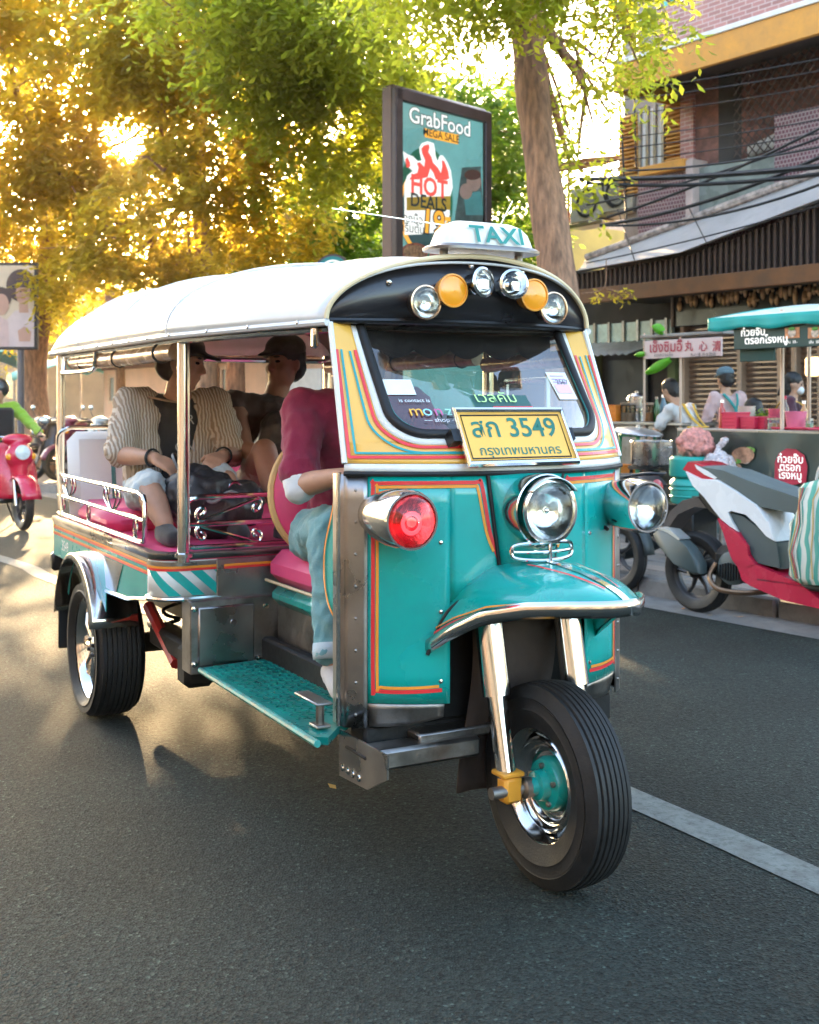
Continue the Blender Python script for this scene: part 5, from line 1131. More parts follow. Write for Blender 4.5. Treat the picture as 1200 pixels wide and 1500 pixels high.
# ---- railings with scrolls
def rail(pts, r_=.0095): return MB().tube(pts, r_, 8)
def spiral(c, u, v, r0, turns, a0, n=18): return [Vector(c) + Vector(u) * (r0 * (1 - .8 * k / n) * math.cos(a0 + turns * 6.283 * k / n)) + Vector(v) * (r0 * (1 - .8 * k / n) * math.sin(a0 + turns * 6.283 * k / n)) for k in range(n + 1)]
def scroll(p, q, up, r0=.035):
    p = Vector(p); q = Vector(q); d = (q - p).normalized(); up = Vector(up)
    a = spiral(p + up * r0, d, up, r0, -1.1, -math.pi / 2)[::-1]; b = spiral(q - up * r0, d, up, r0, -1.1, math.pi / 2)
    return a + b
for sg in (1, -1):
    y = sg * .718
    lp = [(-3.2, y, 1.03), (-1.80, y, 1.03), (-1.74, y, 1.02), (-1.725, y, 1.0), (-1.725, y, .87), (-1.74, y, .85), (-1.80, y, .845), (-3.2, y, .845)]
    sr = tb(rail(lp), 'side_rail', chrome)
    tb(rail([(-3.2, y, .93), (-1.727, y, .93)]), 'rail_bar', chrome, sr)
    for x in (-2.95, -2.30, -1.95): tb(MB().tube([(x, y, .815), (x, y, .845)], .007, 6), 'rail_stub', chrome, sr)
    for x in (-2.98, -2.2):
        for dx in (-.10, -.05, .05, .10):
            tb(MB().tube(smoothpath([(x + dx * .3, y, .935), (x + dx * 1.3, y, .98), (x + dx * 1.1, y, 1.02), (x + dx * .8, y, 1.0)], 4), .005, 6), 'scroll', chrome, sr)
    for x in (-3.1, -2.6, -1.85): tb(MB().tube([(x + .022 * math.cos(a), y, .888 + .038 * math.sin(a)) for a in np.linspace(0, 6.283, 17)[:-1]], .005, 6, closed=True), 'ring', chrome, sr)
xf = -1.50
fr_ = tb(rail([(xf, .20, 1.03), (xf, .58, 1.03), (xf, .615, 1.02), (xf, .63, 1.0), (xf, .63, .87), (xf, .62, .85), (xf, .60, .845), (xf, .10, .845)]), 'front_rail', chrome)
tb(rail([(xf, .63, .93), (xf, .10, .93)]), 'rail_bar', chrome, fr_)
tb(rail([(xf, -.63, 1.03), (xf, -.40, 1.03)]), 'rail_bar', chrome, fr_); tb(rail([(xf, -.63, .845), (xf, -.40, .845)]), 'rail_bar', chrome, fr_)
for a, b, sgn in (((xf, .57, .945), (xf, .36, 1.015), (0, 0, 1)), ((xf, .57, .92), (xf, .36, .855), (0, 0, -1))):
    for sh in (0,):
        tb(MB().tube(scroll(a, b, sgn, .028), .006, 6), 'scroll', chrome, fr_)
tb(MB().tube(scroll((xf, .27, .94), (xf, .14, 1.0), (0, 0, 1), .022), .006, 6), 'scroll', chrome, fr_)
tb(MB().tube([(xf, .28, 1.05), (-1.42, .12, 1.16)], .007, 6), 'rail_brace', chrome, fr_)
# ---- roof sign
sg_c = Vector((-.53, -.03, 1.846))
def sgn(a, b, k): return Vector((sg_c.x + a, sg_c.y + b, sg_c.z + k))
secs = []
for k, (hx, hy, z) in enumerate(((.078, .175, .018), (.076, .17, .03), (.066, .157, .064), (.05, .135, .086), (.028, .105, .098))):
    secs.append([sgn(hx * (1 if math.cos(a) > 0 else -1) * abs(math.cos(a)) ** .6, hy * (1 if math.sin(a) > 0 else -1) * abs(math.sin(a)) ** .5, z) for a in np.linspace(0, 6.283, 41)[:-1]])
ts_ = tb(MB().loft(secs), 'taxi_sign', mat('sign_white', (.8, .76, .68), .35, var=.05, coat=.3))
tb(MB().loft([[sgn(hx * (1 if math.cos(a) > 0 else -1) * abs(math.cos(a)) ** .6, hy * (1 if math.sin(a) > 0 else -1) * abs(math.sin(a)) ** .5, z) for a in np.linspace(0, 6.283, 41)[:-1]] for hx, hy, z in ((.09, .195, .004), (.09, .197, .012), (.084, .185, .020))]), 'sign_base', mat('sign_base', (.22, .2, .19), .3, .8), ts_)
tb(MB().text('TAXI', sgn(.079, -.01, .050), (0, -1, 0), (-.36, 0, 1), .080, off=.02, sx=1.12), 'sign_lettering', mat('sign_green', (.02, .25, .20), .4), ts_, smooth=False)
for r_ in (.14, -.14): tb(MB().tube([(-.53, r_ - .03, 1.79), (-.53, r_ - .03, 1.856)], .014, 8), 'sign_foot', steel_d, ts_)
tb(MB().tube([(-.56, .0, 1.93), (-.60, .46, 1.965)], .0018, 5), 'aerial', chrome)
tb(MB().tube([(-.58, -.12, 1.93), (-.70, -.26, 2.06)], .0018, 5), 'aerial', chrome)
# ================================================================ signs, stalls and their goods
def flat(name, m, parent, pts, base): return MB().add([Vector(p) - base for p in pts], [tuple(range(len(pts)))]).build(name, m, parent, smooth=False, keep=True)
# ---- advertising column
fu = Vector((.694, .720, 0)).normalized(); fn = Vector((.720, -.694, 0)).normalized(); p0 = Vector((-.156, 12.4, 0))
AD = empty('advertising_column', (p0.x, p0.y, KH)); tag(AD, 'tall dark-framed advertising column with food-sale poster behind the taxi roof', 'billboard')
adb = Vector(AD.location)
def onF(px, py, off=0.0):
    q = ray(px, py); o = Vector((0, 0, CAM_H)); t = (p0 + fn * off - o).dot(fn) / q.dot(fn); return o + q * t
def AF(u, z, off=0.0): return p0 + fu * u + fn * off + UP * z - adb
zt = onF(578, 128).z; wA = (onF(717, 168) - onF(578, 128)).dot(fu); fr_m = mat('bronze_frame', (.055, .032, .026), .35, .4, var=.2)
Mrot = Matrix((fu, -fn, UP)).transposed()
MB().box(AF(wA / 2, (zt + .5) / 2, -.115), (wA, .17, zt - .4), Mrot, .02).build('casing', mat('casing_bronze', (.10, .055, .04), .35, .5, var=.15), AD)
MB().box(AF(wA / 2, .30, -.20), (wA * .8, .26, .6), Mrot, .02).build('plinth', fr_m, AD)
for u, z, w, h in ((.045, (zt + 1.2) / 2, .11, zt - 1.2), (wA - .045, (zt + 1.2) / 2, .11, zt - 1.2), (wA / 2, zt - .06, wA, .13), (wA / 2, 1.2, wA, .13)): MB().box(AF(u, z, -.0), (w, .07, h), Mrot, .01).build('frame', fr_m, AD)
post = MB().add([AF(.09, 1.25, -.012), AF(wA - .09, 1.25, -.012), AF(wA - .09, zt - .11, -.012), AF(.09, zt - .11, -.012)], [(0, 1, 2, 3)]).build('poster', mat('poster_teal', (.10, .24, .23), .25, var=.45, vs=1.3, coat=.5, emit=.12), AD, smooth=False, keep=True)  # backlight put in as faint emission to brighten the poster
def CP(cx, cy): return 530 + cx / 5.171, 110 + cy / 5.171
def shape(pts, m, off, nm='print'): return MB().add([onF(*CP(a, b), off) - adb for a, b in pts], [tuple(range(len(pts)))]).build(nm, m, post, smooth=False, keep=True)
pw = mat('print_white', (.80, .77, .72), .5, var=.03, emit=.10); prr = mat('print_red', (.75, .07, .05), .5, emit=.10); po_ = mat('print_orange', (.85, .36, .03), .5, emit=.10); pk = mat('print_black', (.03, .035, .03), .5); pg = mat('print_green', (.02, .22, .10), .5)  # faint emission put into white, red and orange prints to brighten them
def ellp(cx, cy, rx, ry, n=28, rot=0): return [(cx + rx * math.cos(a) * math.cos(rot) - ry * math.sin(a) * math.sin(rot), cy + rx * math.cos(a) * math.sin(rot) + ry * math.sin(a) * math.cos(rot)) for a in np.linspace(0, 6.283, n + 1)[:-1]]
shape(ellp(480, 960, 210, 420), pg, -.008); shape(ellp(470, 1020, 190, 330), po_, -.0075); shape(ellp(480, 1000, 172, 330), mat('print_teal2', (.05, .13, .12), .5), -.007)
shape([(760, 700), (900, 690), (925, 1140), (700, 1140)], mat('print_dim', (.10, .13, .11), .5, var=.4, vs=8), -.0075); shape(ellp(850, 810, 55, 70), mat('print_skin', (.55, .30, .22), .5), -.007); shape(ellp(840, 755, 62, 40), mat('print_hair', (.15, .05, .03), .5), -.0065); shape([(770, 900), (900, 880), (930, 1060), (790, 1060)], mat('print_shirt', (.12, .35, .32), .5), -.0068); shape(ellp(790, 880, 48, 60), mat('print_skin', (.55, .30, .22), .5), -.0066)
fl_w = [(325, 1210), (322, 830), (345, 760), (385, 725), (345, 690), (322, 640), (312, 575), (350, 600), (390, 615), (425, 650), (452, 645), (440, 590), (435, 550), (455, 515), (500, 500), (545, 515), (555, 560), (560, 610), (575, 650), (590, 610), (610, 605), (625, 620), (650, 660), (675, 720), (685, 790), (690, 850), (668, 930), (668, 1060), (600, 1190)]
shape(fl_w, pw, -.006)
shape([(360, 790), (385, 755), (422, 738), (430, 700), (418, 665), (442, 660), (474, 695), (480, 645), (457, 590), (452, 556), (472, 532), (508, 522), (514, 546), (505, 582), (530, 622), (540, 662), (578, 702), (600, 742), (610, 692), (606, 642), (626, 652), (654, 722), (664, 782), (640, 795), (560, 790), (545, 745), (520, 705), (500, 772), (430, 790)], prr, -.0052)
shape([(340, 700), (330, 640), (345, 620), (365, 660), (368, 690), (355, 700)], prr, -.0051)
def ptext(tx, cx, cy, h, m, lay, **k):
    o = onF(*CP(cx, cy), lay) - adb; return MB().text(tx, o, fu, UP, h, **k).build('poster_lettering', m, post, smooth=False)
ptext('HOT', 512, 852, .27, prr, -.004, off=.03, sx=1.0); shape([(340, 925), (672, 915), (672, 1020), (340, 1025)], mat('print_amber', (.85, .46, .03), .5), -.0048); ptext('DEALS', 508, 968, .20, pk, -.004, off=.02)
shape([(328, 1040), (462, 1030), (462, 1205), (328, 1210)], pw, -.0045); ptext('ทุกมื้อ', 388, 1092, .13, pk, -.004); ptext('เริ่มต้น', 392, 1165, .13, pk, -.004)
ptext('19', 535, 1120, .36, pk, -.0042, off=.07, shear=.1); ptext('19', 535, 1120, .36, po_, -.0036, off=.02, shear=.1); ptext('.-', 636, 1070, .30, po_, -.0036, off=.03)
ptext('GrabFood', 598, 360, .235, pk, -.0062, off=.05, sx=1.02); ptext('GrabFood', 598, 360, .235, pw, -.0055, off=.012, sx=1.02)
shape([(475, 400), (735, 452), (730, 525), (478, 468)], po_, -.0058); ptext('MEGA SALE', 605, 460, .115, pk, -.005, off=.015)
shape(ellp(400, 1340, 105, 70), mat('print_bowl', (.42, .10, .05), .5, var=.5, vs=20), -.006); shape(ellp(400, 1338, 85, 52), mat('print_food', (.45, .20, .08), .5, var=.6, vs=30), -.0055); shape([(520, 1300), (760, 1300), (770, 1390), (510, 1390)], mat('print_food2', (.55, .18, .12), .5, var=.7, vs=16), -.0058)
MB().add([AF(.09, 1.25, .004), AF(wA - .09, 1.25, .004), AF(wA - .09, zt - .11, .004), AF(.09, zt - .11, .004)], [(0, 1, 2, 3)]).build('glazing', mat_glass('poster_glass', (.97, .98, .98), 1.0), AD, smooth=False, keep=True)
# ---- poster board on the left
c0 = at(-70, 448, 19.0); PB = empty('poster_board', (at(28, 600, 19.0).x, 19.0, KH)); tag(PB, 'framed portrait poster of two people on a grey post by the leaning tree', 'billboard'); pbb = Vector(PB.location)
def PQ(px, py, off=0.0): p = at(px, py, 19.0 - off); return p - pbb
a, b_ = PQ(-80, 384), PQ(54, 512)
MB().box(((a.x + b_.x) / 2, .06, (a.z + b_.z) / 2), (b_.x - a.x, .10, a.z - b_.z), None, .01).build('frame', mat('frame_dark', (.04, .03, .028), .5), PB)
pic = MB().add([PQ(-76, 388, 0), PQ(50, 389, 0), PQ(50, 508, 0), PQ(-76, 508, 0)], [(0, 1, 2, 3)]).build('poster', mat('poster_cream', (.62, .46, .32), .5, var=.08), PB, smooth=False, keep=True)
def pshape(pts, m, off): MB().add([PQ(x, y, off) for x, y in pts], [tuple(range(len(pts)))]).build('print', m, pic, smooth=False, keep=True)
sk1 = mat('print_skin3', (.52, .28, .20), .5, var=.08); hr = mat('print_hair3', (.07, .035, .03), .5); sh3 = mat('print_shirt3', (.60, .45, .42), .5, var=.08)
pshape([(8, 508), (10, 468), (22, 455), (44, 452), (50, 462), (50, 508)], sh3, .004); pshape([(-40, 508), (-35, 470), (-10, 458), (12, 470), (14, 508)], mat('print_shirt4', (.58, .38, .34), .5), .005)
pshape(ellp(31, 418, 22, 24, 24), hr, .006); pshape([(28, 440), (40, 440), (42, 458), (28, 458)], sk1, .0065); pshape(ellp(34, 430, 11, 16, 20), sk1, .007); pshape(ellp(0, 436, 17, 16, 24), hr, .008); pshape(ellp(2, 446, 11, 16, 20), sk1, .009)
pshape(ellp(34, 412, 16, 9, 20), hr, .010); pshape([(26, 484), (36, 478), (46, 486), (44, 500), (28, 500)], sk1, .011)
for dx in (30, 38): pshape(ellp(dx, 427, 2, 1, 8), hr, .012)
pshape(ellp(34, 437, 3.2, 1.2, 10), mat('print_lip', (.40, .12, .10), .5), .012)
MB().tube([(0, .08, 0), (0, .08, PQ(28, 505).z)], .055, 10).build('post', mat('post_grey', (.13, .12, .13), .5, .3), PB)
# round teal sign behind the roof
rs_ = empty('round_sign', onC(488, 640, 7.8)); rs_.location.z = KH; tag(rs_, 'round teal street sign peeking over the white roof', 'sign'); ctr = onC(488, 400, 7.8) - Vector(rs_.location)
MB().lathe([(.001, .02), (.21, .02), (.21, -.02), (.001, -.02)], ctr, (0, -1, 0), 32).build('disc', mat('sign_teal', (.02, .30, .30), .4), rs_, ang=30)
MB().lathe([(.205, .022), (.23, .024), (.235, -.02)], ctr, (0, -1, 0), 32).build('rim', mat('sign_rim', (.12, .09, .10), .5), rs_)
MB().lathe([(.14, .023), (.15, .0235), (.16, .023)], ctr, (0, -1, 0), 32).build('ring', pw, rs_); MB().tube([(0, 0, 0), ctr], .03, 8).build('post', steel_d, rs_)
# ---- noodle stall with teal canopy
S1 = 7.85; a0, a1 = ax(1000, S1), ax(1330, S1)
ST = empty('food_stall', sp(ax(1120, S1), S1 + .4, KH), SRZ); tag(ST, 'noodle stall with teal canopy, dark green sign and printed banner', 'market stall')
Si = (Matrix.Translation(ST.location) @ Matrix.Rotation(SRZ, 4, 'Z')).inverted()
def st(mb, name, m, parent=None, **k): mb.v = [tuple(Si @ Vector(p)) for p in mb.v]; return mb.build(name, m, parent or ST, **k)
zc = onC(1050, 628, S1).z
st(sbox(MB(), a0 - .02, a1, S1 - .05, S1 + .75, zc - .03, zc, .006), 'counter_top', steel, smooth=False)
for a in (a0 + .1, (a0 + a1) / 2, a1 - .1):
    for c in (S1 + .06, S1 + .68): st(MB().tube([sp(a, c, KH), sp(a, c, zc - .02)], .02, 6), 'leg', steel_d)
banm = mat('banner_green', (.018, .035, .030), .35, var=.5, vs=3, coat=.2)
def ban(u, v, off=0.0): a = a0 + .01 + (a1 - a0 - .02) * u; return sp(a, S1 - .075 - off - .025 * math.sin(u * 26 + 2.4 * v) * v - .03 * v, zc - .02 - v * .70 - .02 * math.sin(u * 9) * v)
bn = st(MB().grid(lambda u, v: ban(u, v), 60, 12), 'banner', banm)
def bu(px): return (ax(px, S1 - .1) - a0) / (a1 - a0)
def bprint(pts, m, off): st(MB().add([ban(bu(px), (onC(px, 628, S1).z - onC(px, py, S1 - .09).z) / .70, off) for px, py in pts], [tuple(range(len(pts)))]), 'print', m, bn, smooth=False, keep=True)
crim = mat('emblem_red', (.45, .02, .05), .4)
bprint([(1152 + (x - 1152) * 1.08, 676 + 0 + (y - 676) * 1.06) for x, y in [(1138, 700), (1137, 672), (1142, 660), (1152, 653), (1165, 654), (1176, 662), (1180, 678), (1178, 700), (1158, 705)]], crim, .012)
for tx, px, py, h in (('ก๋วยจั๊บ', 1159, 668, .085), ('ตรอก', 1159, 680, .085), ('โรงหมู', 1159, 692, .085)):
    o = ban(bu(px), (onC(px, 628, S1).z - onC(px, py, S1 - .09).z) / .70, .022); q = MB().text(tx, o, D_, UP, h, off=.015); st(q, 'banner_lettering', pw, bn, smooth=False)
for cx, cy, rx, ry, cc in ((1088, 662, 16, 12, (.42, .22, .13)), (1074, 684, 13, 12, (.45, .24, .15)), (1096, 655, 9, 5, (.15, .34, .05)), (1075, 671, 11, 4, (.14, .32, .05)), (1092, 670, 6, 5, (.5, .38, .30)), (1070, 690, 6, 5, (.5, .30, .2))):
    bprint(ellp(cx, cy, rx, ry, 18), mat('print_%d_%d' % (cx, cy), cc, .5, var=.5, vs=25), .012 + .002 * (cy % 3))
# canopy
zf, zb = 1.955, 2.12; c_f, c_b = S1 - .22, S1 + 1.0; ca0, ca1 = ax(1040, c_f), ax(1330, c_f)
can = st(MB().grid(lambda u, v: sp(ca0 + (ca1 - ca0) * u + (.12 * v if u < .01 else 0), c_f + (c_b - c_f) * v, zf + .10 + (zb - zf) * math.sin(v * 1.3) - .012 * math.sin(u * 31) * math.sin(v * 3.1)), 40, 8), 'canopy', mat('canopy_lit_top', (.50, .60, .57), .5, var=.12), solid=.004)  # light falling on the teal top is put into this paler colour
st(MB().grid(lambda u, v: sp(ca0 - .01 + (ca1 - ca0) * u, c_f - .012 - .012 * math.sin(u * 40) * v, zf + .105 - .10 * v - (.012 * math.sin(u * 22) * v)), 60, 3), 'valance', mat('valance_teal', (.015, .36, .33), .5, var=.1), can, solid=.004)
st(MB().grid(lambda u, v: sp(ca0 - .01, c_f + (c_b - c_f) * u, zf + .105 + (zb - zf) * math.sin(u * 1.3) - .10 * v), 6, 2), 'valance', mat('valance_teal', (.015, .36, .33), .5), can, solid=.004)
for a, c in ((ax(1146, S1 + .05), S1 + .05), (ca1 - .1, S1 + .05), (ca0 + .12, c_b - .08), (ca1 - .1, c_b - .08)): st(MB().tube([sp(a, c, KH), sp(a, c, zf + .16)], .017, 8), 'pole', mat('pole_tan', (.55, .42, .34), .35, .4))
fs = st(sbox(MB(), ax(1076, c_f + .04), ca1, c_f + .03, c_f + .06, zf - .155, zf + .012, .004), 'fascia_sign', mat('fascia_green', (.012, .045, .038), .4), smooth=False)
def fsign(tx, px, py, h, m, **k): o = onC(px, py, c_f + .022); st(MB().text(tx, o, D_, UP, h, **k), 'sign_lettering', m, fs, smooth=False)
fsign('ก๋วยจั๊บ', 1103, 487, .080, pw, off=.02, sx=1.05); fsign('ตรอกโรงหมู', 1122, 498, .080, pw, off=.02, sx=1.05)
for px in (1160, 1194): 
    q = MB(); A = ax(px, c_f + .02); z = onC(px, 489, c_f).z; st(q.add([sp(A - .065, c_f + .026, z - .03), sp(A + .065, c_f + .026, z - .03), sp(A + .065, c_f + .026, z + .05), sp(A - .065, c_f + .026, z + .05)], [(0, 1, 2, 3)]), 'menu_picture', mat('menu_orange', (.60, .24, .10), .5, var=.5, vs=20), fs, smooth=False, keep=True)
    st(MB().lathe([(.001, 0), (.035, 0)], sp(A, c_f + .022, z + .01), -NN, 20), 'menu_bowl', mat('menu_bowl', (.55, .42, .32), .5, var=.6, vs=40), fs); st(MB().ell(sp(A, c_f + .02, z + .04), (.03, .004, .014), SROT, 8, 5), 'menu_herb', mat('menu_herb', (.1, .3, .04), .5), fs)
    fsign('เส้น  50.-', px, 501, .03, pw)
st(sbox(MB(), ax(1086, c_f + .1), ax(1137, c_f + .1), c_f + .08, c_f + .10, zf - .25, zf - .15, .004), 'hanging_flap', mat('flap_green', (.01, .05, .04), .6), smooth=False)
# things on the counter
def thing_at(name, label, cat, p, group=None, rz=None): e = empty(name, p, SRZ if rz is None else rz); tag(e, label, cat, group); return e
def crate(label, px, c, z, w, d, h, m, group=None, name='plastic_crate'):
    e = thing_at(name, label, 'crate', sp(ax(px, c), c, z), group); t = .008
    q = MB(); q.box((0, 0, t / 2), (w, d, t))
    for sx in (1, -1): q.box((sx * (w / 2 - t / 2), 0, h / 2), (t, d, h - .002)); q.box((0, sx * (d / 2 - t / 2), h / 2 + .001), (w - 2 * t - .001, t, h - .004))
    organic_ = q.build('tub', m, e, smooth=False); q = MB().tube([(-w / 2, -d / 2, h), (w / 2, -d / 2, h), (w / 2, d / 2, h), (-w / 2, d / 2, h)], .009, 6, closed=True); q.build('rim', m, e)
    for k in range(3): MB().box((0, -d / 2 - .002, h * (.25 + .22 * k)), (w * .8, .006, .012), b=.002).build('rib', m, e)
    return e
rbx = mat('crate_red', (.62, .03, .08), .35, var=.1); obx = mat('crate_orange', (.75, .22, .02), .4, var=.1); pbx = mat('tub_pink', (.70, .16, .26), .35)
crate('red plastic box with a handle hole at the corner of the stall counter', 1078, S1 + .18, zc, .15, .17, .13, rbx); crate('low red plastic box between two others on the stall counter', 1104, S1 + .2, zc, .14, .16, .095, rbx); crate('small red box beside the seasoning jars on the counter', 1122, S1 + .24, zc, .09, .14, .095, rbx)
def lathe_thing(name, label, cat, px, c, z, prof, m, group=None, extra=None):
    e = thing_at(name, label, cat, sp(ax(px, c), c, z), group); MB().lathe(prof, (0, 0, 0), (0, 0, 1), 24).build('vessel', m, e, ang=35)
    if extra: extra(e)
    return e
def rimmed(e, r, h, m): MB().tube([(r * math.cos(a), r * math.sin(a), h) for a in np.linspace(0, 6.283, 25)[:-1]], .005, 6, closed=True).build('rim', m, e)
lathe_thing('plastic_tub', 'round pink plastic tub standing on a red tray', 'tub', 1166, S1 + .2, zc + .022, [(.001, 0), (.07, 0), (.085, .12), (.08, .12), (.066, .008), (.001, .008)], pbx, extra=lambda e: rimmed(e, .083, .12, pbx))
e = thing_at('serving_tray', 'flat red serving tray under the pink tub', 'tray', sp(ax(1172, S1 + .2), S1 + .2, zc)); MB().box((0, 0, .008), (.34, .26, .012), b=.004).build('base', rbx, e); MB().tube([(-.17, -.13, .016), (.17, -.13, .016), (.17, .13, .016), (-.17, .13, .016)], .008, 6, closed=True).build('rim', rbx, e)
jar_m = mat_glass('jar_glass', (.85, .9, .88), 1.3)
for px, cc, lb in ((1136, (.5, .3, .1), 'small glass seasoning jar with amber filling'), (1142, (.35, .08, .03), 'small glass seasoning jar with chilli flakes'), (1130, (.55, .5, .42), 'small glass jar with white sugar'), (1186, (.2, .3, .12), 'small glass jar with green pickles')):
    def ex(e, cc=cc): MB().lathe([(.001, .003), (.026, .003), (.026, .05), (.001, .052)], (0, 0, 0), (0, 0, 1), 16).build('filling', mat('fill_%d' % px, cc, .7), e); MB().lathe([(.031, .075), (.031, .092), (.001, .094)], (0, 0, 0), (0, 0, 1), 16).build('lid', steel, e)
    lathe_thing('jar', lb, 'jar', px, S1 + .16, zc, [(.001, 0), (.03, 0), (.031, .07), (.027, .076)], jar_m, extra=ex)
def bag(name, label, p, r, m, rz=0, tie=True, fill=None):
    e = empty(name, p, rz); tag(e, label, 'bag'); t = MB(); t.ell((0, 0, r[2] * .9), r); t.ell((r[0] * .25, 0, r[2] * .6), (r[0] * .85, r[1] * .95, r[2] * .6)); 
    if tie: t.cap((0, 0, r[2] * 1.6), (0, 0, r[2] * 2.3), .03, .02); t.cap((0, 0, r[2] * 2.2), (.05, 0, r[2] * 2.7), .02, .03)
    organic(t, 'sack', m, e, .012, 1, disp=.06, dscale=.05)
    return e
film = mat('clear_plastic_bag', (.72, .62, .62), .22, var=.3, vs=25, bump=.5, bs=40, coat=.5, trans=.25); meatm = mat('pink_crackling', (.60, .24, .20), .5, var=.5, vs=30, bump=.7, bs=40)
BR = lambda px, py, c: onC(px, py, c)
pD = sp(ax(1012, 7.55), 7.55, KH)
dr = empty('water_drum', pD, SRZ); tag(dr, 'teal plastic drum with a ribbed lid beside the stall', 'drum'); tdm = mat('drum_teal', (.02, .34, .29), .35, var=.1)
MB().lathe([(.001, .42), (.15, .42), (.16, .44), (.16, .56), (.17, .57), (.165, .60), (.13, .63), (.13, .66)], (0, 0, .02), (0, 0, 1), 28).build('barrel', tdm, dr); MB().lathe([(.165, .66), (.17, .67), (.17, .80), (.15, .82), (.001, .82)], (0, 0, 0), (0, 0, 1), 28).build('lid', tdm, dr)
MB().box((0, 0, .22), (.30, .30, .44), b=.01).build('base_block', under, dr)
for z in (.50, .56): MB().tube([(.162 * math.cos(a), .162 * math.sin(a), z) for a in np.linspace(0, 6.283, 29)[:-1]], .008, 6, closed=True).build('rib', tdm, dr)
bag('plastic_bag', 'clear bag of pink crackling lying on the teal drum lid', pD + UP * .82 + D_ * .04, (.15, .12, .12), meatm, tie=False)
pC = sp(ax(1052, 7.6), 7.6, KH); e = empty('stool', pC, SRZ); tag(e, 'low dark folding stand carrying an orange tub beside the drum', 'stand'); MB().box((0, 0, .50), (.34, .34, .02), b=.004).build('top', steel_d, e)
for sx in (1, -1):
    for sy in (1, -1): MB().tube([(sx * .14, sy * .14, .49), (sx * .16, sy * .16, 0)], .014, 6).build('leg', steel_d, e)
crate('orange plastic tub on the folding stand', 1052, 7.6, KH + .51, .22, .22, .13, obx)
bag('plastic_bag', 'knotted clear bag of pink meat balls standing on the orange tub', pC + UP * .63, (.14, .12, .12), film)
# ---- dessert stall on the left with red-lettered sign
S2 = 8.75; d0, d1 = ax(893, S2), ax(1002, S2)
S2E = empty('dessert_cart', sp((d0 + d1) / 2, S2, KH), SRZ); tag(S2E, 'dessert cart with pink sign in red Thai and Chinese lettering on a thin pole', 'market stall')
S2i = (Matrix.Translation(S2E.location) @ Matrix.Rotation(SRZ, 4, 'Z')).inverted()
def s2(mb, name, m, parent=None, **k): mb.v = [tuple(S2i @ Vector(p)) for p in mb.v]; return mb.build(name, m, parent or S2E, **k)
z2 = onC(930, 618, S2).z
s2(sbox(MB(), d0, d1, S2 - .02, S2 + .55, z2 - .03, z2, .006), 'counter_top', steel, smooth=False); s2(sbox(MB(), d0 + .04, d1 - .3, S2 + .02, S2 + .5, KH + .3, z2 - .03, .006), 'cabinet', steel_d, smooth=False)
for a in (d0 + .06, d1 - .06):
    for c in (S2 + .03, S2 + .5): s2(MB().tube([sp(a, c, KH), sp(a, c, z2 - .02)], .018, 6), 'leg', steel_d)
for px in (944, 997): s2(MB().tube([sp(ax(px, S2), S2, KH), sp(ax(px, S2), S2, onC(px, 488, S2).z)], .012, 8), 'pole', mat('pole_tan', (.55, .42, .34), .35, .4))
zs0, zs1 = onC(1000, 524, S2).z, onC(1000, 497, S2).z
sgn2 = s2(sbox(MB(), ax(945, S2 - .03), ax(1058, S2 - .03), S2 - .04, S2 - .02, zs0, zs1, .004), 'sign_board', mat('sign_pink', (.68, .50, .47), .5, var=.06), smooth=False)
def t2(tx, px, py, h, m, **k): s2(MB().text(tx, onC(px, py, S2 - .047), D_, UP, h, **k), 'sign_lettering', m, sgn2, smooth=False)
t2('เช็งซิมอี๊', 975, 509, .135, crim, off=.012, sx=1.0); t2('丸', 1009, 508, .105, crim, off=.012); t2('心', 1030, 508, .105, crim, off=.012); t2('清', 1050, 508, .105, crim, off=.012); t2('ขนมหวานเย็น', 972, 520, .045, pk); t2('丸心清 凉水甜品', 1030, 520, .042, pk)
s2(sbox(MB(), ax(940, S2), ax(1062, S2), S2 - .03, S2 + .3, zs1 + .03, zs1 + .06, .006), 'sign_roof', wallm, smooth=False)
def leafsheet(px0, py0, px1, py1, w): A, B = onC(px0, py0, S2 - .05), onC(px1, py1, S2 - .05); n = (B - A).cross(NN).normalized(); return MB().grid(lambda u, v: A.lerp(B, u) + n * ((v - .5) * w * math.sin(math.pi * (.08 + .84 * u)) ** .6) - NN * (.03 * math.cos((v - .5) * 3)), 10, 4)
gl_ = mat_leaf('banana_leaf', (.10, .42, .02), (.16, .5, .03), (.3, .75, .05), .4)
s2(leafsheet(948, 546, 984, 526, .10), 'banana_leaf', gl_, solid=.003); s2(leafsheet(958, 478, 974, 486, .10), 'banana_leaf', gl_, solid=.003); s2(leafsheet(932, 520, 946, 518, .05), 'banana_leaf', gl_, solid=.003)
pot_m = mat('pot_aluminium', (.55, .52, .50), .22, 1.0, var=.15, vs=12, bump=.08, bs=14)
def potx(label, px, c, z, r, h, lid=True, name='steel_pot'):
    def ex(e):
        rimmed(e, r, h, pot_m)
        if lid: MB().lathe([(r * 1.02, h + .004), (r * .8, h + .02), (.02, h + .035), (.02, h + .055), (.001, h + .057)], (0, 0, 0), (0, 0, 1), 24).build('lid', pot_m, e)
        for s_ in (1, -1): MB().tube([(s_ * r, -.04, h * .75), (s_ * (r + .03), -.02, h * .77), (s_ * (r + .03), .02, h * .77), (s_ * r, .04, h * .75)], .006, 6).build('handle', pot_m, e)
    return lathe_thing(name, label, 'pot', px, c, z, [(.001, 0), (r * .96, 0), (r, .015), (r, h), (r * .97, h), (r * .96, .02), (.001, .02)], pot_m, extra=ex)
potx('wide aluminium pot lower in the stack on the dessert cart', 933, S2 + .3, z2, .10, .14, False); potx('lidded aluminium pot on top of the stack on the dessert cart', 933, S2 + .3, z2 + .145, .085, .11)
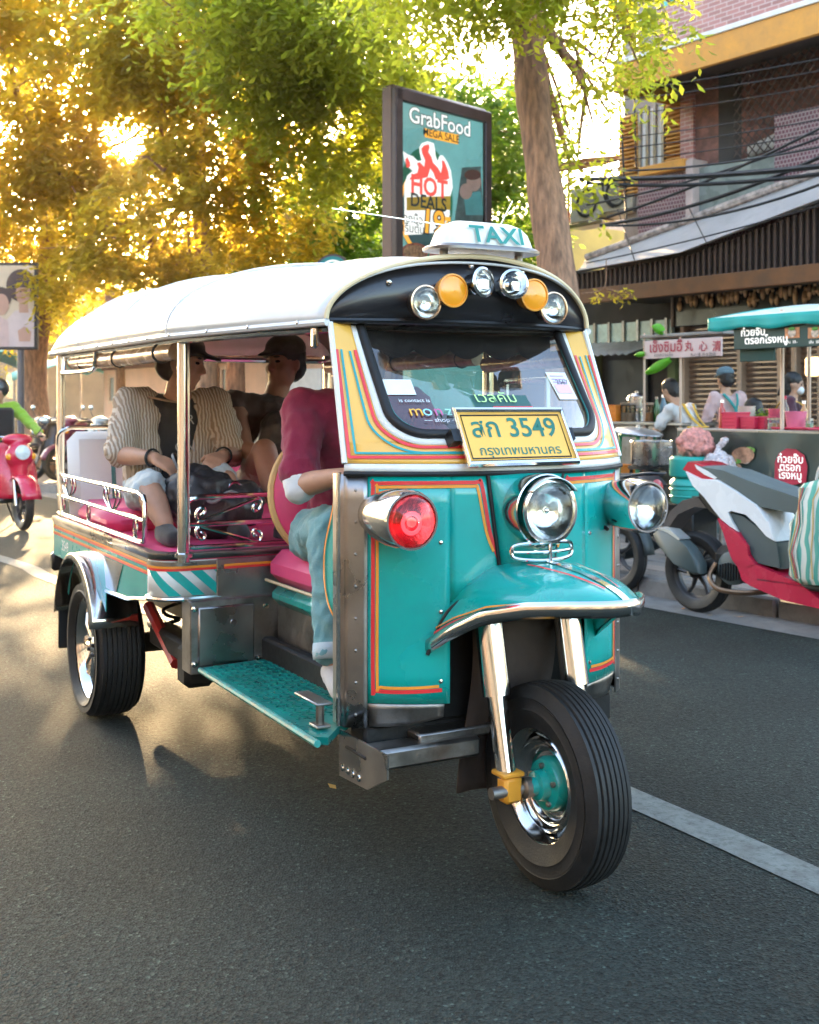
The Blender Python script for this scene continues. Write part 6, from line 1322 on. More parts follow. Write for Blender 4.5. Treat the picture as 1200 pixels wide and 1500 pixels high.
potx('large dented stock pot on the burner stand', 955, 8.05, onC(955, 682, 8.05).z, .185, .22, False)
e = thing_at('burner_stand', 'blackened iron burner stand under the stock pot', 'stand', sp(ax(955, 8.05), 8.05, KH)); zz = onC(955, 682, 8.05).z - KH
MB().lathe([(.15, zz - .03), (.21, zz - .03), (.21, zz - .002), (.15, zz - .002), (.15, zz - .03)], (0, 0, 0), (0, 0, 1), 24).build('ring', under, e); MB().lathe([(.03, zz - .14), (.10, zz - .10), (.11, zz - .05), (.001, zz - .05)], (0, 0, 0), (0, 0, 1), 20).build('burner', under, e)
for k in range(4): a = k * 1.571 + .78; MB().tube([(.18 * math.cos(a), .18 * math.sin(a), zz - .01), (.22 * math.cos(a), .22 * math.sin(a), 0)], .016, 6).build('leg', under, e)
MB().tube([(.24 * math.cos(a), .24 * math.sin(a), .15) for a in np.linspace(0, 6.283, 21)[:-1]], .012, 6, closed=True).build('brace', under, e)
ld = empty('pot_lid', onC(934, 634, 8.3)); ld.rotation_euler = (.12, .05, .3); tag(ld, 'wide domed aluminium lid propped on the dessert cart edge', 'lid'); MB().lathe([(.23, 0), (.235, .006), (.20, .025), (.10, .045), (.02, .05), (.018, .075), (.001, .078)], (0, 0, 0), (0, 0, 1), 28).build('dome', mat('lid_pale', (.62, .60, .58), .3, .9), ld); MB().tube([(.232 * math.cos(a), .232 * math.sin(a), .002) for a in np.linspace(0, 6.283, 31)[:-1]], .006, 6, closed=True).build('rim', pot_m, ld)
e = thing_at('lid_stand', 'green plastic stool under the propped pot lid', 'stool', sp(*ac(onC(934, 634, 8.3))[:2], KH)); gm = mat('stool_green', (.02, .25, .12), .4); hh = onC(934, 634, 8.3).z - KH
MB().box((0, 0, hh - .02), (.26, .26, .03), b=.01).build('seat', gm, e)
for sx in (1, -1):
    for sy in (1, -1): MB().tube([(sx * .11, sy * .11, hh - .03), (sx * .14, sy * .14, 0)], .016, 6).build('leg', gm, e)
crate('orange crate stacked with jars at the end of the dessert cart', 903, S2 + .15, z2, .20, .22, .16, obx); crate('orange crate standing on the pavement below the dessert cart', 908, S2 - .25, KH + .35, .24, .24, .30, obx)
crate('dark crate holding up the orange crate by the dessert cart', 908, S2 - .25, KH, .26, .26, .34, under)
for px, lb in ((917, 'tall clear storage jar beside the stacked pots'), (924, 'clear storage jar half full of brown syrup'), (950, 'clear jar with orange contents at the cart pole')):
    def ex2(e, k=px): MB().lathe([(.001, .004), (.048, .004), (.048, .09), (.001, .09)], (0, 0, 0), (0, 0, 1), 16).build('contents', mat('jar_fill_%d' % k, (.45, .18, .06) if k == 950 else (.3, .2, .14), .6), e); MB().lathe([(.054, .165), (.056, .17), (.056, .19), (.001, .192)], (0, 0, 0), (0, 0, 1), 16).build('lid', steel, e)
    lathe_thing('storage_jar', lb, 'jar', px, S2 + .12, z2, [(.001, 0), (.052, 0), (.053, .16), (.048, .165)], jar_m, extra=ex2)
# market tarpaulins and clutter far left
for px, py, c, w, lb in ((95, 545, 9.2, 2.2, 'faded teal market tarpaulin beside the hut'), (-10, 535, 8.6, 1.8, 'teal market umbrella behind the poster post')):
    p = onC(px, py, c); e = empty('market_canopy', (p.x, p.y, KH), SRZ); tag(e, lb, 'canopy'); h = p.z - KH
    MB().grid(lambda u, v: Vector(((u - .5) * w, (v - .5) * 1.6, h + .30 - .30 * abs(2 * v - 1) - .04 * math.sin(u * 12))), 14, 6).build('sheet', mat('tarp_teal', (.10, .40, .36), .6, var=.15), e, solid=.004); MB().grid(lambda u, v: Vector(((u - .5) * w, -.8 - .01, h - .16 * v - .02 * math.sin(u * 20) * v)), 20, 2).build('valance', mat('tarp_teal', (.10, .40, .36), .6), e, solid=.004)
    for sx in (1, -1):
        for sy in (1, -1): MB().tube([(sx * w * .47, sy * .75, 0), (sx * w * .47, sy * .75, h)], .02, 6).build('pole', steel_d, e)
    MB().box((0, .2, .45), (w * .9, .7, .9), b=.02).build('table', mat('table_dark', (.05, .045, .045), .7, var=.4), e)

# more goods crowding the stalls
bm = {k: mat('bottle_' + k, c, .15, var=.1, coat=.5) for k, c in dict(red=(.45, .03, .02), brown=(.12, .04, .015), green=(.04, .16, .05), amber=(.5, .22, .03), blue=(.08, .2, .3)).items()}
def bottle(label, px, c, z, r, h, m, cap_):
    e = lathe_thing('sauce_bottle', label, 'bottle', px, c, z, [(.001, 0), (r, 0), (r, h * .62), (r * .45, h * .8), (r * .4, h * .92), (.001, h * .92)], m); MB().lathe([(r * .48, h * .9), (r * .48, h), (.001, h)], (0, 0, 0), (0, 0, 1), 12).build('cap', cap_, e); return e
bottle('tall red chilli sauce bottle beside the red boxes', 1058, S1 + .3, zc, .03, .24, bm['red'], pw); bottle('brown soy sauce bottle behind the stall counter pole', 1150, S1 + .35, zc, .032, .27, bm['brown'], rbx); bottle('amber vinegar bottle next to the pink tub', 1178, S1 + .38, zc, .03, .23, bm['amber'], pw); bottle('green glass bottle on the dessert cart', 962, S2 + .2, z2, .032, .25, bm['green'], steel); bottle('blue water bottle on the dessert cart', 972, S2 + .3, z2, .036, .27, bm['blue'], pw)
wm_ = mat('melamine_white', (.7, .68, .62), .3); 
def stack(label, px, c, z, r, n, m):
    e = thing_at('bowl_stack', label, 'bowls', sp(ax(px, c), c, z))
    for k in range(n): MB().lathe([(.001, .0), (r * .5, .0), (r * .9, .035), (r, .055), (r * .97, .055), (r * .85, .035), (.001, .008)], (0, 0, k * .022), (0, 0, 1), 20).build('bowl', m, e)
stack('stack of white bowls on the stall counter', 1094, S1 + .45, zc, .075, 7, wm_); stack('stack of pink bowls beside the counter pole', 1138, S1 + .5, zc, .07, 6, pbx); stack('stack of steel bowls on the dessert cart', 985, S2 + .25, z2, .07, 5, pot_m)
e = thing_at('herb_basket', 'woven basket heaped with green herbs on the counter', 'basket', sp(ax(1112, S1 + .55), S1 + .55, zc)); MB().lathe([(.001, 0), (.10, 0), (.14, .10), (.13, .10), (.001, .02)], (0, 0, 0), (0, 0, 1), 20).build('basket', mat('rattan', (.45, .28, .12), .7, bump=.5, bs=60), e)
gp_ = np.random.default_rng(8); tag(quad_mesh('herbs', leaves(np.stack([gp_.uniform(-.09, .09, 60), gp_.uniform(-.09, .09, 60), gp_.uniform(.06, .14, 60)], 1), 9, (.03, .06), 6, .07, .3), leaf_green, e), kind='stuff')
lm_ = empty('wall_lamp', onC(1190, 537, 10.9)); tag(lm_, 'lit warm wall lamp glowing on the shutter', 'lamp'); MB().box((0, 0, 0), (.16, .06, .20), SROT, .02).build('diffuser', mat('lamp_warm', (1, .75, .45), .4, emit=.55, emitc=(1, .62, .28)), lm_); MB().box((NN.x * .04, NN.y * .04, 0), (.20, .03, .24), SROT, .01).build('backplate', steel_d, lm_)
# ================================================================ people
def headparts(mb, c, f, u, s=1.0):
    f = Vector(f).normalized(); u = Vector(u); u = (u - f * u.dot(f)).normalized(); l = u.cross(f); Rm = Matrix((f, l, u)).transposed()
    P = lambda a, b, d: c + (f * a + l * b + u * d) * s
    mb.ell(P(-.012, 0, .025), (.098 * s, .078 * s, .098 * s), Rm); mb.ell(P(.02, 0, -.045), (.070 * s, .062 * s, .068 * s), Rm)
    mb.ell(P(.052, 0, -.088), (.030 * s, .034 * s, .024 * s), Rm); mb.cap(P(.080, 0, .028), P(.104, 0, -.016), .009 * s, .015 * s)
    mb.ell(P(.074, 0, .036), (.022 * s, .050 * s, .012 * s), Rm); mb.ell(P(.080, 0, -.050), (.018 * s, .026 * s, .011 * s), Rm)
    for k in (1, -1):
        mb.ell(P(-.005, k * .079, .0), (.019 * s, .009 * s, .030 * s), Rm); mb.ell(P(.055, k * .040, -.018), (.026 * s, .022 * s, .024 * s), Rm)
        mb.ell(P(.094, k * .011, -.020), (.010 * s, .009 * s, .008 * s), Rm)
    return P, Rm
def hand(mb, w, d, n, s=1.0, curl=.6, thumb=1):
    """palm from the wrist w along d, back of the hand towards n, five fingers curling towards -n"""
    d = Vector(d).normalized(); n = Vector(n); n = (n - d * n.dot(d)).normalized(); l = n.cross(d)
    w = Vector(w); pc = w + d * .045 * s
    for k in range(4):
        b = (k - 1.5) * .021 * s; k0 = w + d * .02 * s + l * b * .7; k1 = w + d * .088 * s + l * b; mb.cap(k0, k1, .016 * s, .0125 * s, 8, 3)
        L = (.036, .042, .039, .030)[k] * s; q = k1; ang = 0.0
        for j in range(3):
            ang += curl * (.55, .9, .6)[j]; dd = d * math.cos(ang) - n * math.sin(ang)
            e = q + dd * L * (1, .62, .5)[j]; mb.cap(q, e, (.0095, .0088, .008)[j] * s, (.0088, .008, .0068)[j] * s, 8, 3); q = e
    t0 = w + d * .025 * s + l * thumb * .028 * s; t1 = t0 + (d * .6 + l * thumb * .7 - n * .3).normalized() * .040 * s; t2 = t1 + (d * .9 + l * thumb * .1 - n * .4).normalized() * .032 * s
    mb.cap(t0, t1, .014 * s, .0105 * s, 8, 3); mb.cap(t1, t2, .0105 * s, .008 * s, 8, 3)
def mid(a, b, t=.5): return Vector(a).lerp(Vector(b), t)
def person(label, J, skin, top=None, bottom=None, shoes=None, hair=None, cap=None, base=None, vox=.013, sleeve=.5, leg=1.0, s=1.0, hands=True, face=True, apron=None, group=None, fdir=(1, 0, 0), fup=(0, 0, 1), topd=.012, extra=None, hn=None, curl=.6, hairlen=.0, cardigan=None, sdisp=.04, slim=1.0):
    J = {k: Vector(v) for k, v in J.items()}; base = Vector(base if base is not None else J['pelvis']); e = empty('person', base); tag(e, label, 'person', group)
    for k in J: J[k] = J[k] - base
    n = lambda mb: mb
    b = MB(); P, Rm = headparts(b, J['head'], fdir, fup, s)
    neck0 = J['chest'] + (J['head'] - J['chest']) * .30
    b.cap(neck0, J['head'] - (J['head'] - J['chest']).normalized() * .06 * s, .062 * s, .052 * s)
    def torso(mb, g, s=s * slim):
        mb.ell(J['pelvis'], (.14 * s + g, .16 * s + g, .12 * s + g), None); mb.cap(J['pelvis'], mid(J['pelvis'], J['chest'], .5), .125 * s + g, .118 * s + g); mb.cap(mid(J['pelvis'], J['chest'], .5), J['chest'], .118 * s + g, .125 * s + g)
        for sd in 'RL': mb.cap(J['chest'], J['sh' + sd] + (J['chest'] - J['sh' + sd]) * .15, .105 * s + g, .062 * s + g); mb.cap(mid(J['pelvis'], J['chest'], .55), mid(J['chest'], J['sh' + sd], .5), .11 * s + g, .085 * s + g)
        mb.cap(J['chest'], neck0, .085 * s + g, .06 * s + g * .6)
    torso(b, 0)
    for sd in 'RL':
        if 'el' + sd not in J: continue
        b.cap(J['sh' + sd], J['el' + sd], .053 * s, .040 * s); b.cap(J['el' + sd], mid(J['el' + sd], J['wr' + sd], .35), .041 * s, .041 * s); b.cap(mid(J['el' + sd], J['wr' + sd], .35), J['wr' + sd], .041 * s, .027 * s)
        d = (J['ha' + sd] - J['wr' + sd]) if 'ha' + sd in J else (J['wr' + sd] - J['el' + sd])
        if hands: hand(b, J['wr' + sd], d, (hn or {}).get(sd, (0, 0, 1)), s, curl, 1 if sd == 'R' else -1)
    for sd in 'RL':
        if 'kn' + sd not in J: continue
        b.cap(J['hp' + sd], J['kn' + sd], .085 * s, .056 * s); b.cap(J['kn' + sd], mid(J['kn' + sd], J['an' + sd], .35), .054 * s, .056 * s); b.cap(mid(J['kn' + sd], J['an' + sd], .35), J['an' + sd], .056 * s, .036 * s)
        if 'to' + sd in J: b.cap(J['an' + sd] - Vector((0, 0, .04 * s)), J['to' + sd], .036 * s, .028 * s)
    organic(b, 'body', skin, e, vox, 2)
    if face:
        for k in (1, -1): MB().ell(P(.080, k * .031, .018), (.010 * s, .016 * s, .007 * s), Rm, 10, 6).build('eye', mat('eye_dark', (.03, .02, .018), .2), e)
        for k in (1, -1): MB().ell(P(.086, k * .032, .040), (.008 * s, .022 * s, .005 * s), Rm, 8, 5).build('eyebrow', mat('brow', (.02, .014, .01), .8), e)
    if top is not None:
        t = MB(); torso(t, topd)
        for sd in 'RL':
            if 'el' + sd in J and sleeve > 0:
                if sleeve <= 1: t.cap(J['sh' + sd], mid(J['sh' + sd], J['el' + sd], sleeve), .066 * s + topd * .5, .060 * s + topd * .5)
                else: t.cap(J['sh' + sd], J['el' + sd], .064 * s + topd * .5, .052 * s + topd * .5); t.cap(J['el' + sd], mid(J['el' + sd], J['wr' + sd], sleeve - 1), .052 * s + topd * .5, .044 * s + topd * .4)
        organic(t, 'shirt', top, e, vox, 1, disp=sdisp, dscale=.09)
    if bottom is not None:
        t = MB(); t.ell(J['pelvis'] - Vector((0, 0, .01)), (.150 * s, .172 * s, .125 * s))
        for sd in 'RL':
            if 'kn' + sd not in J: continue
            if leg <= 1: t.cap(J['hp' + sd], mid(J['hp' + sd], J['kn' + sd], leg), .098 * s, .074 * s)
            else: t.cap(J['hp' + sd], J['kn' + sd], .100 * s, .074 * s); t.cap(J['kn' + sd], mid(J['kn' + sd], J['an' + sd], leg - 1), .074 * s, .062 * s)
        organic(t, 'trousers' if leg > 1 else 'shorts', bottom, e, vox, 1, disp=.045, dscale=.07)
    if shoes is not None:
        for sd in 'RL':
            if 'to' + sd not in J: continue
            t = MB(); a = J['an' + sd]; q = J['to' + sd]; t.cap(a - Vector((0, 0, .03)), mid(a, q) - Vector((0, 0, .02)), .042 * s, .042 * s); t.cap(mid(a, q) - Vector((0, 0, .02)), q, .042 * s, .033 * s); t.cap(a + (a - q) * .2 - Vector((0, 0, .055)), a - Vector((0, 0, .04)), .034 * s, .040 * s)
            organic(t, 'shoe', shoes, e, .010, 2)
    if hair is not None:
        t = MB(); t.ell(P(-.022, 0, .040), (.102 * s, .086 * s, .096 * s), Rm); t.ell(P(-.05, 0, -.01 - hairlen * .3), (.066 * s, .080 * s, (.075 + hairlen) * s), Rm)
        if hairlen > .05: t.cap(P(-.10, 0, 0), P(-.12, 0, -.14), .032 * s, .018 * s)
        organic(t, 'hair', hair, e, .011, 1, disp=.012, dscale=.03)
    if cap is not None:
        t = MB(); t.ell(P(-.014, 0, .078), (.108 * s, .091 * s, .072 * s), Rm, 20, 12)
        for q_ in (-.045, -.03, -.015, 0, .015, .03, .045): t.cap(P(.06, q_, .066), P(.172 - abs(q_) * .9, q_ * .9, .048), .012, .008)
        organic(t, 'cap', cap, e, .009, 2)
    if apron is not None:
        ac_, spec = apron
        for pts, w in spec: MB().ribbon([Vector(p) - base for p in pts[0]], [Vector(q) for q in pts[1]], w, .004).build('apron_strap', ac_, e, solid=.004)
    if extra: extra(e, J, base, P)
    return e
skin_d = mat('skin_tan', (.50, .27, .17), .5, var=.12, vs=14, bump=.06, bs=160)
skin_b = mat('skin_brown', (.32, .16, .10), .5, var=.12, vs=14, bump=.06, bs=160)
skin_l = mat('skin_light', (.50, .29, .19), .5, var=.1, vs=14)
def cloth(n, c, **k): return mat(n, c, .85, var=k.pop('var', .12), vs=k.pop('vs', 7), bump=.25, bs=220, sheen=.2, **k)
maroon = cloth('maroon_cotton', (.26, .012, .045)); denim = cloth('pale_denim', (.13, .30, .31), dirt=.5, dirtc=(.30, .42, .42)); blackc = cloth('black_cotton', (.018, .016, .016))
def stripe_mat(name, c1, c2, scale, axis=(1, 0, 0)):
    m, nt, out = _new(name); N = nt.nodes; L = nt.links; tc = N.new('ShaderNodeTexCoord'); mp = N.new('ShaderNodeMapping'); L.new(tc.outputs['Object'], mp.inputs[0])
    w = N.new('ShaderNodeTexWave'); w.wave_type = 'BANDS'; w.bands_direction = 'X'; w.inputs['Scale'].default_value = scale; w.inputs['Distortion'].default_value = 2.2; w.inputs['Detail'].default_value = 1; w.inputs['Detail Scale'].default_value = 1.5
    d = Vector(axis).normalized(); u, v, _ = frame(d); mp.inputs['Rotation'].default_value = Matrix((d, u, v)).to_euler(); L.new(mp.outputs[0], w.inputs[0])
    r = N.new('ShaderNodeValToRGB'); r.color_ramp.elements[0].position = .42; r.color_ramp.elements[0].color = c4(c1); r.color_ramp.elements[1].position = .58; r.color_ramp.elements[1].color = c4(c2); L.new(w.outputs[0], r.inputs[0])
    p = N.new('ShaderNodeBsdfPrincipled'); p.inputs['Roughness'].default_value = .85; L.new(r.outputs[0], p.inputs['Base Color'])
    b = N.new('ShaderNodeBump'); b.inputs['Strength'].default_value = .5; b.inputs['Distance'].default_value = .006; L.new(w.outputs[0], b.inputs['Height']); L.new(b.outputs[0], p.inputs['Normal']); L.new(p.outputs[0], out.inputs[0]); return m
TM = Matrix.Translation(TUK.location) @ Matrix.Rotation(TH - math.pi / 2, 4, 'Z')
def tw(x, r, z): return TM @ Vector((x, -r, z))
def tdir(x, r, z): return (TM.to_3x3() @ Vector((x, -r, z))).normalized()
def TJ(**k): return {a: tw(*b) for a, b in k.items()}
# driver
def drv_extra(e, J, base, P):
    a = mid(J['shR'], J['elR'], .80); q = J['elR'] + (J['elR'] - J['shR']).normalized() * .01
    t = MB().cap(a, q, .052, .056); t.cap(q, mid(J['elR'], J['wrR'], .10), .056, .050); organic(t, 'sleeve_cuff', cloth('white_cotton', (.7, .69, .66)), e, .011, 2, disp=.02, dscale=.05)
    for sd in 'RL':
        a = mid(J['knR' if sd == 'R' else 'knL'], J['an' + sd], .86); q = mid(J['kn' + sd], J['an' + sd], .98); MB().tube([a, mid(a, q), q], [.062, .064, .062], 18, caps=False).build('turn_up', cloth('denim_inside', (.42, .50, .52)), e, solid=.006)
person('driver in maroon shirt and pale rolled-up jeans gripping the handlebar', TJ(pelvis=(-1.20, .14, .92), chest=(-1.05, .17, 1.28), head=(-.93, .185, 1.53), shR=(-1.06, .36, 1.36), shL=(-1.02, -.04, 1.36), elR=(-.92, .43, 1.10), wrR=(-.70, .37, 1.145), haR=(-.62, .345, 1.16), elL=(-.86, -.12, 1.12), wrL=(-.70, -.26, 1.15), haL=(-.62, -.28, 1.16),
       hpR=(-1.16, .26, .90), knR=(-.80, .37, .965), anR=(-.70, .41, .56), toR=(-.56, .42, .465), hpL=(-1.16, .04, .90), knL=(-.78, -.05, .95), anL=(-.68, -.08, .56), toL=(-.54, -.08, .465)),
       skin_d, maroon, denim, cloth('shoe_canvas', (.55, .50, .46)), hair=mat('hair_black', (.012, .01, .009), .5), vox=.011, sleeve=.85, leg=1.90, fdir=tdir(1, .1, 0), hn=dict(R=tdir(.2, .3, 1), L=tdir(.2, -.3, 1)), curl=.9, extra=drv_extra, topd=.016)
# passenger in the striped cardigan
stripec = stripe_mat('striped_knit', (.58, .50, .41), (.33, .24, .165), 24, tdir(.15, 1, .0))
def p1_extra(e, J, base, P):
    t = MB()
    def sd_(sd):
        t.cap(mid(J['chest'], J['sh' + sd], .70) - Vector((0, 0, .03)), J['sh' + sd], .100, .080); t.cap(J['sh' + sd], mid(J['sh' + sd], J['el' + sd], .92), .076, .070); t.cap(mid(J['chest'], J['sh' + sd], .75), mid(J['pelvis'], J['hp' + sd], 1.1) + Vector((0, 0, .02)), .092, .085)
    sd_('R'); sd_('L'); t.cap(J['chest'] - Vector(tdir(1, 0, 0)) * .07, J['pelvis'] - Vector(tdir(1, 0, 0)) * .06, .11, .12); t.cap(J['chest'] - Vector(tdir(1, 0, 0)) * .06, J['shR'], .10, .08); t.cap(J['chest'] - Vector(tdir(1, 0, 0)) * .06, J['shL'], .10, .08)
    organic(t, 'cardigan', stripec, e, .010, 1, disp=.026, dscale=.06)
    for (a, r0, m_, nm) in ((mid(J['elR'], J['wrR'], .93), .034, blackg, 'bracelet'), (mid(J['elL'], J['wrL'], .92), .033, blackg, 'watch_strap')):
        d = (J['wrR'] - J['elR']) if nm == 'bracelet' else (J['wrL'] - J['elL']); MB().lathe([(r0, -.009), (r0 + .005, 0), (r0, .009)], a, d, 18).build(nm, m_, e, solid=.003)
    fc = tdir(1, .0, 0); ce = J['chest'] + Vector(fc) * .148 - Vector((0, 0, .05)); q = MB(); u = -Vector(tdir(0, 1, 0)); v = Vector((0, 0, 1))
    for i, tx in enumerate(('MR', 'T', 'ON')): q.text(tx, ce + v * (.05 - .06 * i), u, v, .06, ext=.006)
    q.build('shirt_print', mat('shirt_print', (.4, .38, .36), .8), e, smooth=False)
    # wooden necklace and headphones
    MB().tube([P(-.03 + .088 * math.sin(t_), .088 * math.cos(t_), -.165) for t_ in np.linspace(0, 6.283, 25)[:-1]], .005, 6, closed=True).build('necklace', mat('beads', (.3, .2, .13), .5), e)
pants_l = cloth('washed_shorts', (.45, .50, .50))
person('seated passenger in striped cardigan, black shirt and dark cap holding a bag strap', TJ(pelvis=(-2.52, .38, 1.00), chest=(-2.50, .36, 1.30), head=(-2.40, .36, 1.545), shR=(-2.50, .555, 1.37), shL=(-2.46, .19, 1.37), elR=(-2.40, .635, 1.15), wrR=(-2.16, .55, 1.145), haR=(-2.10, .50, 1.11), elL=(-2.32, .14, 1.14), wrL=(-2.12, .27, 1.15), haL=(-2.06, .32, 1.14),
       hpR=(-2.46, .50, .99), knR=(-2.00, .62, 1.02), anR=(-1.86, .60, .90), toR=(-1.74, .60, .855), hpL=(-2.46, .28, .99), knL=(-2.02, .30, 1.05), anL=(-1.92, .30, .92), toL=(-1.80, .30, .855)),
       skin_d, blackc, pants_l, cloth('shoe_dark', (.03, .03, .032)), hair=mat('hair_brown', (.05, .03, .02), .6), cap=cloth('cap_black', (.02, .019, .02)), vox=.008, sleeve=.0, leg=.95, fdir=tdir(.55, -.78, -.18), hn=dict(R=tdir(.2, .2, 1), L=tdir(.2, -.2, 1)), curl=.75, extra=p1_extra, topd=.004, sdisp=.004)
# second passenger
def p2_extra(e, J, base, P):
    t = MB(); c = mid(J['chest'], J['pelvis'], .35) + Vector(tdir(1, .05, 0)) * .18; t.ell(c, (.12, .14, .16)); t.ell(c - Vector((0, 0, .13)), (.11, .13, .10)); o = organic(t, 'chest_bag', mat('bag_nylon', (.05, .048, .05), .4, var=.5, vs=12, bump=.3, bs=20), e, .012, 2, disp=.05, dscale=.08)
person('seated passenger in sleeveless top and cap resting one raised arm on his knee', TJ(pelvis=(-2.58, -.12, 1.00), chest=(-2.56, -.12, 1.29), head=(-2.55, -.19, 1.555), shR=(-2.56, .06, 1.37), shL=(-2.56, -.33, 1.35), elR=(-2.30, .10, 1.17), wrR=(-2.16, .05, 1.13), haR=(-2.08, .02, 1.10), elL=(-2.36, -.42, 1.12), wrL=(-2.16, -.30, 1.13), haL=(-2.08, -.26, 1.11),
       hpR=(-2.50, -.02, .99), knR=(-2.02, .12, 1.17), anR=(-1.86, .10, .88), toR=(-1.72, .10, .86), hpL=(-2.50, -.22, .99), knL=(-2.04, -.24, 1.12), anL=(-1.92, -.26, .88), toL=(-1.78, -.26, .86)),
       skin_b, cloth('brown_vest', (.06, .035, .03)), cloth('beige_shorts', (.40, .31, .23)), cloth('shoe_dark', (.03, .03, .032)), hair=mat('hair_black', (.012, .01, .009), .5), cap=cloth('cap_dark', (.03, .026, .026)), vox=.010, sleeve=.12, leg=.62, fdir=tdir(.42, .90, -.05), hn=dict(R=tdir(.3, 0, 1), L=tdir(.3, 0, 1)), extra=p2_extra)
# black rucksack with clips on their laps
bgp = empty('rucksack', tw(-1.98, .42, .86)); tag(bgp, 'black nylon rucksack with metal clip held between the passengers', 'bag')
def brel(x, r, z): return tw(x, r, z) - Vector(bgp.location)
t = MB(); t.ell(brel(-1.98, .42, .99), (.16, .15, .13)); t.ell(brel(-2.0, .36, .92), (.16, .17, .10)); t.ell(brel(-1.92, .28, .96), (.12, .12, .10)); organic(t, 'pack', mat('pack_nylon', (.022, .021, .023), .45, var=.5, vs=10, bump=.4, bs=25), bgp, .012, 2, disp=.05, dscale=.07)
MB().tube([brel(-1.86, .31 + .035 * math.cos(a), 1.0 + .055 * math.sin(a)) for a in np.linspace(0, 6.283, 21)[:-1]], .006, 6, closed=True).build('carabiner', chrome, bgp)
MB().tube(smoothpath([brel(-1.98, .50, 1.10), brel(-2.06, .50, 1.16), brel(-2.10, .44, 1.12), brel(-2.04, .38, 1.08)], 5), .012, 6).build('handle', blackg, bgp)
MB().tube(smoothpath([brel(-1.87, .50, 1.05), brel(-1.83, .42, .98), brel(-1.82, .34, 1.02), brel(-1.83, .25, .96)], 5), .008, 6).build('strap', mat('strap_grey', (.2, .2, .2), .6), bgp)
# stall women
def stand(px, c, yhead, face, **k):
    p = onC(px, yhead, c); return p
def woman(label, px, c, hz, fd, top, J2, s0=None, **k):
    h = onC(px, HZ, c); h.z = hz; f = Vector(fd).normalized(); l = Vector((-f.y, f.x, 0)); L = lambda a, b, z: Vector((h.x, h.y, 0)) + f * a + l * b + Vector((0, 0, z))
    g = KH; s = s0 or (hz - g) / 1.47
    J = dict(head=h, chest=L(-.03, 0, g + 1.20 * s), pelvis=L(-.05, 0, g + .88 * s), shR=L(-.04, -.16, g + 1.29 * s), shL=L(-.04, .16, g + 1.29 * s), hpR=L(-.05, -.085, g + .85 * s), hpL=L(-.05, .085, g + .85 * s), knR=L(-.03, -.09, g + .47 * s), knL=L(-.03, .09, g + .47 * s), anR=L(-.05, -.09, g + .08 * s), anL=L(-.05, .09, g + .08 * s), toR=L(.10, -.10, g + .035), toL=L(.10, .10, g + .035))
    for a, b in J2.items(): J[a] = L(b[0], b[1], g + b[2] * s)
    return person(label, J, skin_l, top, base=L(-.05, 0, g), s=s * .95, slim=.88, vox=.016, fdir=fd, leg=1.95, **k), L, s
jeans = cloth('blue_jeans', (.12, .20, .22)); capb = cloth('cap_blue', (.10, .16, .19)); hb_k = mat('hair_black', (.012, .01, .009), .5)
yel = cloth('yellow_apron', (.75, .42, .04)); tealc = cloth('teal_strap', (.02, .28, .25))
def back_straps(m_, w=.035, cross=False):
    def f(e, J, base, P):
        fd = (P(1, 0, 0) - P(0, 0, 0)).normalized(); fd.z = 0; l = Vector((-fd.y, fd.x, 0)); g = .142
        for k in (1, -1):
            A = J['chest'] + l * (.085 * k) + Vector((0, 0, .13)) - fd * .05; M_ = J['chest'] + l * (.02 * k if cross else .06 * k) - fd * g; B = J['pelvis'] + l * ((-.11 if cross else .035) * k) + Vector((0, 0, .08)) - fd * (g + .01)
            MB().ribbon(smoothpath([A + Vector((0, 0, .0)), M_, B], 6), -fd, w, .012).build('apron_strap', m_, e, solid=.004)
        if not cross:
            MB().ribbon(smoothpath([J['pelvis'] + l * t_ * .17 - fd * (.16 * math.cos(t_ * 1.3)) + Vector((0, 0, .08)) for t_ in np.linspace(-1, 1, 9)], 2), -fd, .05, .008).build('apron_band', m_, e, solid=.004)
    return f
woman('stall worker in white shirt with yellow apron straps bending over a steel pot', 982, 8.9, 1.50, (-.62, .75, -.45), cloth('white_shirt', (.66, .65, .64)), dict(chest=(-.17, 0, 1.12), pelvis=(-.30, 0, .86), shR=(-.13, -.17, 1.22), shL=(-.13, .17, 1.22), elR=(.06, -.24, 1.02), wrR=(.25, -.20, .93), elL=(.07, .22, 1.02), wrL=(.28, .14, .92), hpR=(-.29, -.085, .84), hpL=(-.29, .085, .84), knR=(-.22, -.09, .47), knL=(-.22, .09, .47), anR=(-.22, -.09, .08), anL=(-.22, .09, .08), toR=(-.07, -.1, .035), toL=(-.07, .1, .035)), bottom=cloth('pale_jeans', (.25, .36, .36)), shoes=blackc, hair=hb_k, hairlen=.02, sleeve=.55, extra=back_straps(yel, .04))
woman('stall worker in pink top with crossed teal apron straps and blue cap', 1062, 10.0, 1.62, (-.35, .92, -.1), cloth('pink_top', (.62, .42, .40)), dict(elR=(.02, -.26, 1.02), wrR=(.16, -.16, .92), elL=(-.02, .26, 1.02), wrL=(.14, .18, .95)), bottom=cloth('pale_skirt', (.5, .36, .33)), shoes=blackc, hair=hb_k, cap=capb, sleeve=1.5, extra=back_straps(tealc, .03, True))
